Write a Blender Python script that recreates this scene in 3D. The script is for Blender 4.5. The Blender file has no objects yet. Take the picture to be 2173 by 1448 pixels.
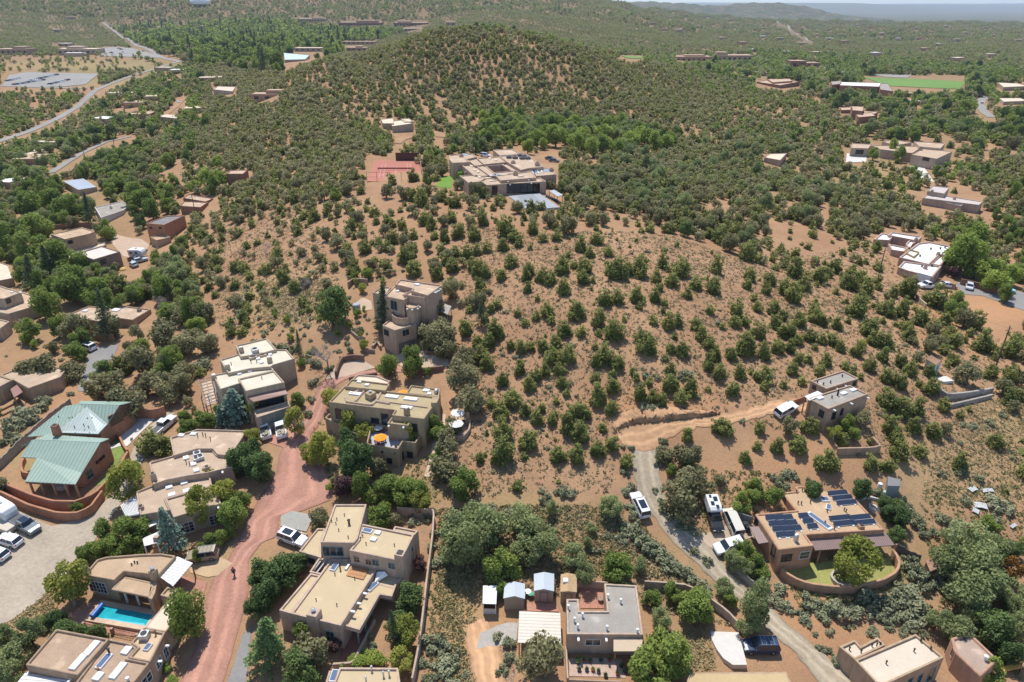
import bpy, bmesh, math, random
import numpy as np
from mathutils import Vector, Matrix
random.seed(7); RNG = np.random.default_rng(11)
SC = bpy.context.scene; COL = SC.collection
R = math.radians
# ------------------------------------------------------------------ camera, sky, sun, exposure
CAMZ = 75.0; PITCH = R(26.4); FPX = 1449.0; CX, CY = 1086.5, 724.0
cd = bpy.data.cameras.new('camera'); cam = bpy.data.objects.new('camera', cd); COL.objects.link(cam)
cam.location = (0, 0, CAMZ); cam.rotation_euler = (math.pi/2 - PITCH, 0, 0)
cd.sensor_width = 36; cd.lens = 36*FPX/2173; cd.clip_start = 1; cd.clip_end = 80000
SC.camera = cam
SUN_EL, SUN_AZ = R(65), R(-18)
w = bpy.data.worlds.new('World'); SC.world = w; w.use_nodes = True
nt = w.node_tree; sky = nt.nodes.new('ShaderNodeTexSky'); sky.sky_type = 'NISHITA'; sky.sun_disc = False
sky.sun_elevation = SUN_EL; sky.sun_rotation = SUN_AZ; sky.altitude = 2100
bg = nt.nodes['Background']; bg.inputs['Strength'].default_value = 0.15
nt.links.new(sky.outputs[0], bg.inputs['Color'])
sd = bpy.data.lights.new('sun', 'SUN'); sd.energy = 4.0; sd.angle = R(0.53); sd.color = (1, 0.955, 0.88)
so = bpy.data.objects.new('sun', sd); COL.objects.link(so)
SDIR = Vector((math.sin(SUN_AZ)*math.cos(SUN_EL), math.cos(SUN_AZ)*math.cos(SUN_EL), math.sin(SUN_EL)))
so.rotation_euler = SDIR.to_track_quat('Z', 'Y').to_euler(); so.location = SDIR*300
SC.view_settings.view_transform = 'Standard'; SC.view_settings.look = 'None'
SC.view_settings.exposure = 0.46; SC.view_settings.gamma = 1.0
SC.cycles.max_bounces = 5; SC.cycles.diffuse_bounces = 3; SC.cycles.glossy_bounces = 2
SC.cycles.transmission_bounces = 3; SC.cycles.volume_bounces = 0; SC.cycles.transparent_max_bounces = 4
SC.cycles.use_denoising = True
# ------------------------------------------------------------------ pixel rays and terrain
CT, ST = math.cos(PITCH), math.sin(PITCH)
def ray(px, py):
    a, b = (px-CX)/FPX, (CY-py)/FPX
    return np.array((a, CT + b*ST, -ST + b*CT))
def P(px, py, z):                      # point of the ray at height z
    d = ray(px, py); t = (z-CAMZ)/d[2]; return np.array((d[0]*t, d[1]*t, z))
def proj(x, y, z):
    dz = z-CAMZ; dep = y*CT - dz*ST; up = y*ST + dz*CT
    return CX + FPX*x/dep, CY - FPX*up/dep, dep
CTRL = [(0,1448,-1),(450,1448,-2),(900,1448,-2.5),(1300,1448,-2),(1750,1448,-3),(2173,1448,-4),(-400,1400,-1),(2600,1400,-5),
(0,1250,-.5),(250,1250,-1),(500,1250,-.5),(700,1300,-1),(1000,1300,-1.5),(1300,1280,-1),(1550,1220,-1),(1800,1230,-1),(2173,1250,-3),
(0,1080,.5),(200,1060,.5),(350,1000,1),(600,1060,1.5),(830,1060,2),(1000,1080,2.5),(1250,1080,3),(1400,1050,3),(1700,1090,1.5),(1950,1080,1),(2173,1050,1),
(0,900,1),(150,930,1),(330,890,2),(570,900,3.5),(690,890,4.5),(860,930,4.5),(960,900,6.5),(1150,930,6.5),(1370,920,6.5),(1550,890,8),(1690,865,9),(1780,920,7.5),(1950,900,6),(2173,900,4),
(-300,750,0),(0,750,1),(200,740,2),(400,800,4),(500,740,6),(720,780,8),(860,745,9.5),(920,770,9.5),(1100,780,11),(1400,780,12.5),(1600,760,12),(1800,780,10.5),(2000,780,7.5),(2173,760,5),(2500,760,4),
(0,600,1.5),(250,600,3),(450,600,8),(600,620,12),(800,650,13),(950,640,14.5),(1200,640,17),(1500,640,16),(1750,650,11),(2000,640,5.5),(2173,640,4),
(-300,450,1),(0,450,2),(250,500,3),(330,520,4),(500,480,10),(650,480,15.5),(850,480,19),(1050,480,20.5),(1250,490,20.5),(1500,480,15),(1750,480,8),(1950,440,4.5),(2173,450,3.5),(2500,450,3),
(0,330,3),(150,350,3),(300,340,8),(500,330,14),(700,370,18.5),(838,362,19.5),(940,390,20.5),(1065,380,21),(1150,400,21),(1300,380,16),(1500,340,10),(1700,340,6),(1950,320,5),(2173,300,4),
(0,240,5),(166,226,6),(300,230,9),(450,230,15),(600,240,22),(700,290,20),(840,265,20),(1000,260,17),(1200,255,15.5),(1400,250,17),(1600,240,12),(1830,235,6),(2080,215,4),
(100,170,12),(276,163,13),(450,160,20),(600,170,29),(800,170,29),(960,180,30),(1200,180,28),(1400,180,21),(1550,180,12),(1700,180,6),(1960,178,5),(2173,170,4),(2500,170,3),
(0,110,18),(200,105,18),(400,100,24),(600,120,22),(720,120,44),(850,90,52),(960,68,57),(1100,95,50),(1250,135,38),(1400,158,27),
(850,55,30),(720,52,30),(500,70,24),(250,60,24),(1450,122,8),(1700,110,4),(1950,100,2),(2173,100,0),(1800,60,-5),(2173,60,-10),(1500,60,5)]
XYZ = [(0,640,40),(-40,760,28),(100,820,24),(-520,2600,170),(-200,2200,112),(200,2300,82),(400,2400,45),(700,2600,12),(-1300,2600,150),(-100,1500,38),(300,1500,18),
(-900,1700,45),(-1700,2000,90),(-1500,1000,35),(-700,900,22),(0,20,-2),(-60,0,-2),(60,0,-3),(0,10000,-75),(6000,10000,-80),(-6000,10000,-20),(0,25000,-80),(14000,25000,-80),(-14000,25000,-80),(2500,4500,-40),(900,4500,-15),(-1500,4500,60)]
pts = np.array([tuple(P(*c)) for c in CTRL] + XYZ)
def warp(x, y): return np.stack((x/(y+60)*1.6, np.log(y+60)), -1)
CW = warp(pts[:,0], pts[:,1])
def _k(r2): return 0.5*r2*np.log(r2+1e-9)
_n = len(CW); _A = np.zeros((_n+3, _n+3))
_A[:_n,:_n] = _k(((CW[:,None]-CW[None])**2).sum(-1)) + np.eye(_n)*2e-3
_A[:_n,_n] = 1; _A[:_n,_n+1:] = CW; _A[_n,:_n] = 1; _A[_n+1:,:_n] = CW.T
_W = np.linalg.solve(_A, np.concatenate((pts[:,2], (0,0,0))))
def gs(x, y, cx, cy, sx, sy, h): return h*np.exp(-((x-cx)/sx)**2 - ((y-cy)/sy)**2)
def sst(a, b, t): t = np.clip((t-a)/(b-a), 0, 1); return t*t*(3-2*t)
def T(x, y):                            # terrain height
    x = np.asarray(x, float); y = np.asarray(y, float); sh = x.shape
    x = x.ravel(); y = np.maximum(y.ravel(), -45); out = np.empty(len(x))
    for i in range(0, len(x), 20000):
        xx, yy = x[i:i+20000], y[i:i+20000]; W = warp(xx, yy)
        z = _k(((W[:,None]-CW[None])**2).sum(-1)) @ _W[:_n] + _W[_n] + W @ _W[_n+1:]
        z = z + gs(xx,yy,1150,5200,420,500,75) + gs(xx,yy,1750,5300,330,400,92) + gs(xx,yy,2150,5500,400,400,62) + gs(xx,yy,700,5600,500,500,80)
        rough = np.sin(xx*.011+1)*np.sin(yy*.009) + .6*np.sin(xx*.023+yy*.017) + .5*np.sin(xx*.041-yy*.031+2)
        z = z + rough*(np.clip((yy-900)/1500, 0, 1)*9*np.clip((7000-yy)/2000, 0, 1))
        m = sst(13000, 16500, yy + 1500*np.sin(xx*.0004))
        z = z + m*(104 + 12*np.sin(xx*.00031+1) + 38*np.exp(-((xx-7150)/800)**2) + 6*np.sin(xx*.0013))
        # cut bank above the bend of the dirt road
        out[i:i+20000] = z
    return out.reshape(sh)
TS = np.exp(np.linspace(math.log(28), math.log(34000), 620))
def G(px, py, h=0.0):                   # where the pixel's ray meets the terrain (raised by h)
    d = ray(px, py); q = TS[:,None]*d[None]
    f = q[:,2] + CAMZ - T(q[:,0], q[:,1]) - h
    k = np.argmax(f < 0)
    if f[k] >= 0: k = len(TS)-1
    a, b = TS[max(k-1,0)], TS[k]
    for _ in range(9):
        t = np.linspace(a, b, 5); qq = t[:,None]*d[None]; ff = qq[:,2]+CAMZ-T(qq[:,0],qq[:,1])-h
        j = int(np.argmax(ff < 0)) if (ff < 0).any() else 4
        a, b = t[max(j-1,0)], t[j]
        if b-a < .02: break
    t = (a+b)/2; return np.array((d[0]*t, d[1]*t, d[2]*t+CAMZ))
def gz(x, y): return float(T(np.array([x]), np.array([y]))[0])
# ------------------------------------------------------------------ materials
MATS = {}
def mat(name, c, rough=.9, var=.0, scale=6., c2=None, metal=0., bump=0., spec=.3, detail=6, wave=None):
    if name in MATS: return MATS[name]
    m = bpy.data.materials.new(name); m.use_nodes = True; n = m.node_tree.nodes; l = m.node_tree.links
    b = n['Principled BSDF']; b.inputs['Base Color'].default_value = (*c, 1); b.inputs['Roughness'].default_value = rough
    b.inputs['Metallic'].default_value = metal; b.inputs['Specular IOR Level'].default_value = spec
    if var or c2:
        tc = n.new('ShaderNodeTexCoord'); ns = n.new('ShaderNodeTexNoise'); ns.inputs['Scale'].default_value = scale; ns.inputs['Detail'].default_value = detail
        l.new(tc.outputs['Object'], ns.inputs['Vector'])
        n2 = n.new('ShaderNodeTexNoise'); n2.inputs['Scale'].default_value = scale*.09; n2.inputs['Detail'].default_value = 4; l.new(tc.outputs['Object'], n2.inputs['Vector'])
        ad = n.new('ShaderNodeMath'); ad.operation = 'ADD'; l.new(ns.outputs[0], ad.inputs[0]); l.new(n2.outputs[0], ad.inputs[1])
        mr = n.new('ShaderNodeMapRange'); mr.inputs[1].default_value = .7; mr.inputs[2].default_value = 1.3; l.new(ad.outputs[0], mr.inputs[0])
        mx = n.new('ShaderNodeMix'); mx.data_type = 'RGBA'
        d = c2 or tuple(v*(1-var) for v in c); e = c if c2 else tuple(min(1, v*(1+var)) for v in c)
        mx.inputs[6].default_value = (*d, 1); mx.inputs[7].default_value = (*e, 1); l.new(mr.outputs[0], mx.inputs[0]); l.new(mx.outputs[2], b.inputs['Base Color'])
        if bump:
            bp = n.new('ShaderNodeBump'); bp.inputs['Strength'].default_value = bump; bp.inputs['Distance'].default_value = .05
            l.new(ns.outputs[0], bp.inputs['Height']); l.new(bp.outputs[0], b.inputs['Normal'])
    MATS[name] = m; return m
def seam(name, c, rough=.45, scale=2.2, axis='X', depth=.5, metal=.0):      # standing-seam metal / board pattern
    if name in MATS: return MATS[name]
    m = mat(name, c, rough, .08, 2., metal=metal); n = m.node_tree.nodes; l = m.node_tree.links; b = n['Principled BSDF']
    scale *= .32; tc = n.new('ShaderNodeTexCoord'); wv = n.new('ShaderNodeTexWave'); wv.bands_direction = axis; wv.inputs['Scale'].default_value = scale
    l.new(tc.outputs['UV'], wv.inputs['Vector'])
    mr = n.new('ShaderNodeMapRange'); mr.inputs[1].default_value = .0; mr.inputs[2].default_value = .3; mr.inputs[3].default_value = 1-depth; l.new(wv.outputs['Fac'], mr.inputs[0])
    mx = n.new('ShaderNodeMix'); mx.data_type = 'RGBA'; mx.blend_type = 'MULTIPLY'; mx.inputs[0].default_value = 1
    src = b.inputs['Base Color'].links[0].from_socket; l.new(src, mx.inputs[6]); l.new(mr.outputs[0], mx.inputs[7]); l.new(mx.outputs[2], b.inputs['Base Color'])
    return m
def leafmat(name, c1, c2, trans=.38):
    if name in MATS: return MATS[name]
    m = bpy.data.materials.new(name); m.use_nodes = True; n = m.node_tree.nodes; l = m.node_tree.links
    b = n['Principled BSDF']; b.inputs['Roughness'].default_value = .75; b.inputs['Specular IOR Level'].default_value = .25
    a = n.new('ShaderNodeAttribute'); a.attribute_name = 'v'; w_ = n.new('ShaderNodeAttribute'); w_.attribute_name = 'w'; oi = n.new('ShaderNodeObjectInfo')
    s = n.new('ShaderNodeMath'); s.operation = 'MULTIPLY_ADD'; s.inputs[1].default_value = .55; l.new(oi.outputs['Random'], s.inputs[0]); l.new(w_.outputs['Fac'], s.inputs[2])
    s2 = n.new('ShaderNodeMath'); s2.operation = 'MULTIPLY_ADD'; s2.inputs[1].default_value = .5; l.new(a.outputs['Fac'], s2.inputs[0]); l.new(s.outputs[0], s2.inputs[2])
    mx = n.new('ShaderNodeMix'); mx.data_type = 'RGBA'; mx.inputs[6].default_value = (*c1, 1); mx.inputs[7].default_value = (*c2, 1); l.new(s2.outputs[0], mx.inputs[0])
    l.new(mx.outputs[2], b.inputs['Base Color'])
    tr = n.new('ShaderNodeBsdfTranslucent'); l.new(mx.outputs[2], tr.inputs['Color']); ms = n.new('ShaderNodeMixShader'); ms.inputs[0].default_value = trans
    l.new(b.outputs[0], ms.inputs[1]); l.new(tr.outputs[0], ms.inputs[2]); l.new(ms.outputs[0], n['Material Output'].inputs['Surface'])
    MATS[name] = m; return m
def glassmat(name, c=(.02,.03,.04)):
    return mat(name, c, .08, spec=.6)
GLASS = glassmat('window_glass'); SKYG = glassmat('skylight_glass', (.10,.14,.22))
WHITE = mat('white_paint', (.68,.68,.67), .6, .04, 3); DARK = mat('dark_metal', (.03,.03,.03), .6); STEEL = mat('galvanised_steel', (.45,.46,.47), .4, .1, 5, metal=.5)
WOOD = mat('weathered_wood', (.26,.16,.09), .85, .25, 4); GREYWOOD = mat('grey_timber', (.30,.27,.24), .9, .25, 4); TEAL = mat('teal_paint', (.18,.30,.30), .6)
STEELW = mat('white_dome', (.80,.81,.83), .35, .03, 3)
def tracks(m):                          # wheel tracks and dusty edges along a drive
    n = m.node_tree.nodes; l = m.node_tree.links; b = n['Principled BSDF']; at = n.new('ShaderNodeAttribute'); at.attribute_name = 'a'
    tc = n.new('ShaderNodeTexCoord'); ns = n.new('ShaderNodeTexNoise'); ns.inputs['Scale'].default_value = .35; ns.inputs['Detail'].default_value = 6; l.new(tc.outputs['Object'], ns.inputs['Vector'])
    def mth(op, a, c): t = n.new('ShaderNodeMath'); t.operation = op; [l.new(v, t.inputs[k]) if hasattr(v, 'links') else setattr(t.inputs[k], 'default_value', v) for k, v in enumerate((a, c))]; return t.outputs[0]
    wob = mth('MULTIPLY_ADD', ns.outputs[0], .22); wob.node.inputs[2].default_value = -.11
    e = mth('ABSOLUTE', mth('SUBTRACT', mth('ADD', at.outputs['Fac'], wob), .5), 0.); tr = mth('ABSOLUTE', mth('SUBTRACT', e, .19), 0.)
    mr = n.new('ShaderNodeMapRange'); mr.inputs[1].default_value = .03; mr.inputs[2].default_value = .11; mr.inputs[3].default_value = 1.16; mr.inputs[4].default_value = .92; l.new(tr, mr.inputs[0])
    m2 = n.new('ShaderNodeMapRange'); m2.inputs[1].default_value = .40; m2.inputs[2].default_value = .5; m2.inputs[3].default_value = 1.; m2.inputs[4].default_value = .74; l.new(e, m2.inputs[0])
    f = mth('MULTIPLY', mr.outputs[0], m2.outputs[0]); mx = n.new('ShaderNodeMix'); mx.data_type = 'RGBA'; mx.blend_type = 'MULTIPLY'; mx.inputs[0].default_value = 1; src = b.inputs['Base Color'].links[0].from_socket
    l.new(src, mx.inputs[6]); l.new(f, mx.inputs[7]); l.new(mx.outputs[2], b.inputs['Base Color']); return m
def stucco(name, c, v=.10):
    if name in MATS: return MATS[name]
    m = mat(name, c, .95, v, 1.6, bump=.25); n = m.node_tree.nodes; l = m.node_tree.links; b = n['Principled BSDF']      # rain streaks run down the plaster
    tc = n.new('ShaderNodeTexCoord'); mp = n.new('ShaderNodeMapping'); mp.inputs['Scale'].default_value = (.8,.8,.2); ns = n.new('ShaderNodeTexNoise'); ns.inputs['Scale'].default_value = 1.6; ns.inputs['Detail'].default_value = 5; l.new(tc.outputs['Object'], mp.inputs[0]); l.new(mp.outputs[0], ns.inputs['Vector'])
    mr = n.new('ShaderNodeMapRange'); mr.inputs[1].default_value = .40; mr.inputs[2].default_value = .62; mr.inputs[3].default_value = .87; mr.inputs[4].default_value = 1.04; l.new(ns.outputs[0], mr.inputs[0])
    mx = n.new('ShaderNodeMix'); mx.data_type = 'RGBA'; mx.blend_type = 'MULTIPLY'; mx.inputs[0].default_value = 1; src = b.inputs['Base Color'].links[0].from_socket; l.new(src, mx.inputs[6]); l.new(mr.outputs[0], mx.inputs[7]); l.new(mx.outputs[2], b.inputs['Base Color']); return m
def gravel(name, c, v=.16):
    if name in MATS: return MATS[name]
    m = mat(name, c, .97, v, 5., bump=.2); n = m.node_tree.nodes; l = m.node_tree.links; b = n['Principled BSDF']      # pale worn and patched areas
    tc = n.new('ShaderNodeTexCoord'); ns = n.new('ShaderNodeTexNoise'); ns.inputs['Scale'].default_value = .42; ns.inputs['Detail'].default_value = 5; ns.inputs['Roughness'].default_value = .62; l.new(tc.outputs['Object'], ns.inputs['Vector'])
    mr = n.new('ShaderNodeMapRange'); mr.inputs[1].default_value = .585; mr.inputs[2].default_value = .63; mr.inputs[4].default_value = min(1, v*4.5); l.new(ns.outputs[0], mr.inputs[0])
    mx = n.new('ShaderNodeMix'); mx.data_type = 'RGBA'; src = b.inputs['Base Color'].links[0].from_socket; l.new(src, mx.inputs[6]); mx.inputs[7].default_value = (min(.8, c[0]*1.38), min(.8, c[1]*1.42), min(.8, c[2]*1.45), 1); l.new(mr.outputs[0], mx.inputs[0]); l.new(mx.outputs[2], b.inputs['Base Color'])
    return m
# ------------------------------------------------------------------ mesh helpers
class MB:
    def __init__(s): s.v = []; s.f = []; s.uv = {}
    def quad(s, *p):
        i = len(s.v); s.v += [tuple(map(float, q)) for q in p]; s.f.append(tuple(range(i, i+len(p)))); return len(s.f)-1
    def box(s, c, sx, sy, sz, rz=0., taper=1.):          # c = centre of the base
        ca, sa = math.cos(rz), math.sin(rz); i = len(s.v)
        for z, k in ((0, 1), (sz, taper)):
            for a, b in ((-1,-1),(1,-1),(1,1),(-1,1)):
                x, y = a*sx/2*k, b*sy/2*k; s.v.append((c[0]+x*ca-y*sa, c[1]+x*sa+y*ca, c[2]+z))
        s.f += [(i,i+3,i+2,i+1),(i+4,i+5,i+6,i+7)] + [(i+k, i+(k+1)%4, i+4+(k+1)%4, i+4+k) for k in range(4)]
    def bar(s, a, b, r, r2=None, n=6):                   # tapered round bar
        a = Vector(a); b = Vector(b); d = (b-a)
        if d.length < 1e-6: return
        q = d.to_track_quat('Z', 'Y'); r2 = r if r2 is None else r2; i = len(s.v)
        for p, rr in ((a, r), (b, r2)):
            for k in range(n):
                t = 2*math.pi*k/n; s.v.append(tuple(p + q @ Vector((rr*math.cos(t), rr*math.sin(t), 0))))
        s.f += [(i+k, i+(k+1)%n, i+n+(k+1)%n, i+n+k) for k in range(n)] + [tuple(range(i+n, i+2*n)), tuple(range(i+n-1, i-1, -1))]
    def prism(s, poly, z0, z1):
        n = len(poly); i = len(s.v)
        z1s = z1 if hasattr(z1, '__len__') else [z1]*n; z0s = z0 if hasattr(z0, '__len__') else [z0]*n
        s.v += [(p[0], p[1], z) for p, z in zip(poly, z0s)] + [(p[0], p[1], z) for p, z in zip(poly, z1s)]
        s.f += [tuple(range(i+n, i+2*n)), tuple(range(i+n-1, i-1, -1))] + [(i+k, i+(k+1)%n, i+n+(k+1)%n, i+n+k) for k in range(n)]
    def slab(s, pts, t):                                  # 3D polygon given a downward thickness
        n = len(pts); i = len(s.v)
        s.v += [tuple(map(float, p)) for p in pts] + [(p[0], p[1], p[2]-t) for p in pts]
        s.f += [tuple(range(i, i+n)), tuple(range(i+2*n-1, i+n-1, -1))] + [(i+(k+1)%n, i+k, i+n+k, i+n+(k+1)%n) for k in range(n)]
    def lathe(s, c, prof, n=14, cap=True):
        i = len(s.v)
        for r, z in prof:
            for k in range(n): s.v.append((c[0]+r*math.cos(2*math.pi*k/n), c[1]+r*math.sin(2*math.pi*k/n), c[2]+z))
        for j in range(len(prof)-1): s.f += [(i+j*n+k, i+j*n+(k+1)%n, i+(j+1)*n+(k+1)%n, i+(j+1)*n+k) for k in range(n)]
        if cap: s.f += [tuple(range(i+(len(prof)-1)*n, i+len(prof)*n)), tuple(range(i+n-1, i-1, -1))]
    def build(s, name, m, parent=None, origin=None, bevel=0., smooth=False, uvdir=None):
        me = bpy.data.meshes.new(name); o = np.array(origin if origin is not None else (0,0,0), float)
        if len(s.v): me.from_pydata([tuple(np.array(v)-o) for v in s.v], [], s.f)
        me.materials.append(m); ob = bpy.data.objects.new(name, me); COL.objects.link(ob)
        if uvdir is not None:
            uv = me.uv_layers.new(); a = np.array(uvdir[0]); b = np.array(uvdir[1])
            for lp in me.loops:
                c = np.array(me.vertices[lp.vertex_index].co); uv.data[lp.index].uv = (c @ a, c @ b)
        bm = bmesh.new(); bm.from_mesh(me); bmesh.ops.recalc_face_normals(bm, faces=bm.faces); bm.to_mesh(me); bm.free()
        if smooth: me.polygons.foreach_set('use_smooth', [True]*len(me.polygons))
        if parent is not None: ob.parent = parent
        elif origin is not None: ob.location = o
        if bevel:
            md = ob.modifiers.new('round', 'BEVEL'); md.width = bevel; md.segments = 2; md.limit_method = 'ANGLE'; md.angle_limit = R(40); md.use_clamp_overlap = True
        return ob
def tag(o, label=None, cat=None, group=None, kind=None):
    if label: o['label'] = label
    if cat: o['category'] = cat
    if group: o['group'] = group
    if kind: o['kind'] = kind
    return o
def empty(name, loc, rz=0.):
    o = bpy.data.objects.new(name, None); COL.objects.link(o); o.location = tuple(map(float, loc)); o.rotation_euler = (0,0,rz); o.empty_display_size = .3; return o
def area2(p): return sum(p[i][0]*p[(i+1)%len(p)][1]-p[(i+1)%len(p)][0]*p[i][1] for i in range(len(p)))
def ccw(p): return p if area2(p) > 0 else p[::-1]
def inset(p, d):                                          # p counter-clockwise, moves edges inward by d
    n = len(p); out = []
    for i in range(n):
        a, b, c = (np.array(p[k][:2]) for k in ((i-1)%n, i, (i+1)%n))
        u = (b-a)/np.linalg.norm(b-a); v = (c-b)/np.linalg.norm(c-b); n1 = np.array((-u[1],u[0])); n2 = np.array((-v[1],v[0]))
        m = n1+n2; k = m @ m
        m = m*(2/k) if k > .2 else n1; L = np.linalg.norm(m); m = m*min(1, 2.5/L)
        out.append(tuple(b+m*d))
    return out
EXPOLY = []          # ground polygons no random plant may stand in
EXPIX = []           # picture boxes of buildings and roads left free of random plants
LMK = []             # (phrase, x, y) landmarks used in plant labels
def pip(poly, x, y):
    x = np.asarray(x); y = np.asarray(y); r = np.zeros(x.shape, bool); n = len(poly); j = n-1
    for i in range(n):
        xi, yi = poly[i][0], poly[i][1]; xj, yj = poly[j][0], poly[j][1]
        if yi != yj: r ^= ((yi > y) != (yj > y)) & (x < (xj-xi)*(y-yi)/(yj-yi)+xi)
        j = i
    return r
def fastmesh(name, V, F, mats, attrs=None, midx=None):    # V (n,3), F (m,k) numpy arrays
    me = bpy.data.meshes.new(name); k = F.shape[1]; m = len(F)
    me.vertices.add(len(V)); me.vertices.foreach_set('co', np.ascontiguousarray(V, dtype=np.float32).ravel())
    me.loops.add(m*k); me.loops.foreach_set('vertex_index', np.ascontiguousarray(F, dtype=np.int32).ravel())
    me.polygons.add(m); me.polygons.foreach_set('loop_start', np.arange(0, m*k, k, dtype=np.int32))
    for mm in mats: me.materials.append(mm)
    if midx is not None: me.polygons.foreach_set('material_index', np.asarray(midx, dtype=np.int32))
    me.update(calc_edges=True)
    for an, av in (attrs or {}).items():
        at = me.attributes.new(an, 'FLOAT', 'FACE'); at.data.foreach_set('value', np.asarray(av, dtype=np.float32))
    return me
# ------------------------------------------------------------------ terrain sheet
def build_ground():
    nu, nv = 420, 640
    u = np.linspace(-1.75, 1.75, nu); v = np.concatenate((np.linspace(math.log(22), math.log(95), 60), np.exp(np.linspace(0,0,0)), np.linspace(math.log(95.5), math.log(30000), nv-60)))
    Y = np.exp(v)-60; X = u[None,:]*(Y[:,None]+60)/1.0
    YY = np.repeat(Y[:,None], nu, 1); Z = T(X, YY)
    V = np.stack((X, YY, Z), -1).reshape(-1,3)
    i = np.arange((len(v)-1)*nu).reshape(len(v)-1, nu)[:,:-1].ravel()
    F = np.stack((i, i+1, i+nu+1, i+nu), -1)
    # grass / dry-grass / red-soil cover painted where the photo shows such ground
    px, py, dep = proj(V[:,0], V[:,1], V[:,2])
    def blobs(L):
        g = np.zeros(len(V))
        for (bx, by, rx, ry, k) in L: g = np.maximum(g, k*np.exp(-(((px-bx)/rx)**2+((py-by)/ry)**2)**1.5))
        return g
    gg = blobs(GRASS); gy = blobs(DRYGRASS); gr = blobs(REDSOIL)
    far = .55*np.clip((V[:,1]-560)/700, 0, 1)+.45*np.clip((V[:,1]-2400)/1200, 0, 1)
    me = fastmesh('ground', V, F, [ground_mat()])
    me.polygons.foreach_set('use_smooth', np.ones(len(F), bool))
    for an, av in (('grass', gg), ('dry', gy), ('red', gr), ('far', far)):
        at = me.attributes.new(an, 'FLOAT', 'POINT'); at.data.foreach_set('value', av.astype(np.float32))
    o = bpy.data.objects.new('ground', me); COL.objects.link(o); tag(o, kind='structure'); return o
GRASS = [(1000,1240,70,120,.2),(1090,1110,120,60,.5),(1240,1110,120,50,.35),(1300,1180,150,60,.25),(560,640,90,50,.35),(2120,960,80,90,.2),(1950,1060,90,60,.3),(200,160,170,22,.6),(330,150,90,25,.6),(700,1010,60,60,.5),(1500,1260,120,60,.5),(1450,1400,90,60,.5),
 (1100,1330,60,60,.3),(1880,1200,160,90,.4),(40,1230,80,120,.25),(250,1010,70,90,.5),(110,960,110,60,.35),(880,1040,80,40,.7),(770,1180,400,30,.2),(1750,395,160,30,.6),(1900,330,160,40,.5),(2040,250,140,60,.45),(1640,420,60,30,.4),(60,60,400,60,.35),(1750,140,500,50,.4),(100,500,180,260,.5),(860,300,1500,80,.12)]
DRYGRASS = [(975,1260,60,110,.8),(1080,1080,140,40,.5),(2140,930,90,110,.45),(2100,1020,110,60,.3),(1960,980,90,60,.4),(200,140,200,14,.9),(260,172,80,10,.9),(620,640,110,60,.45),(30,1260,70,90,.5),(100,985,60,25,.8),(60,960,50,30,.6),(1400,1180,80,60,.3),(1420,1380,60,50,.5),(480,1190,80,40,.5),(1860,390,90,30,.5)]
REDSOIL = [(1400,860,160,45,.9),(1050,1330,60,80,.9),(985,1290,70,90,.85),(1250,1170,80,50,.6),(2080,660,160,35,.8),(1690,1310,150,70,.5),(1560,1010,150,40,.4),(540,690,40,70,.7),(150,800,110,60,.4),(1700,980,130,50,.5),(2050,700,100,60,.6),(560,1100,120,90,.3)]
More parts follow.
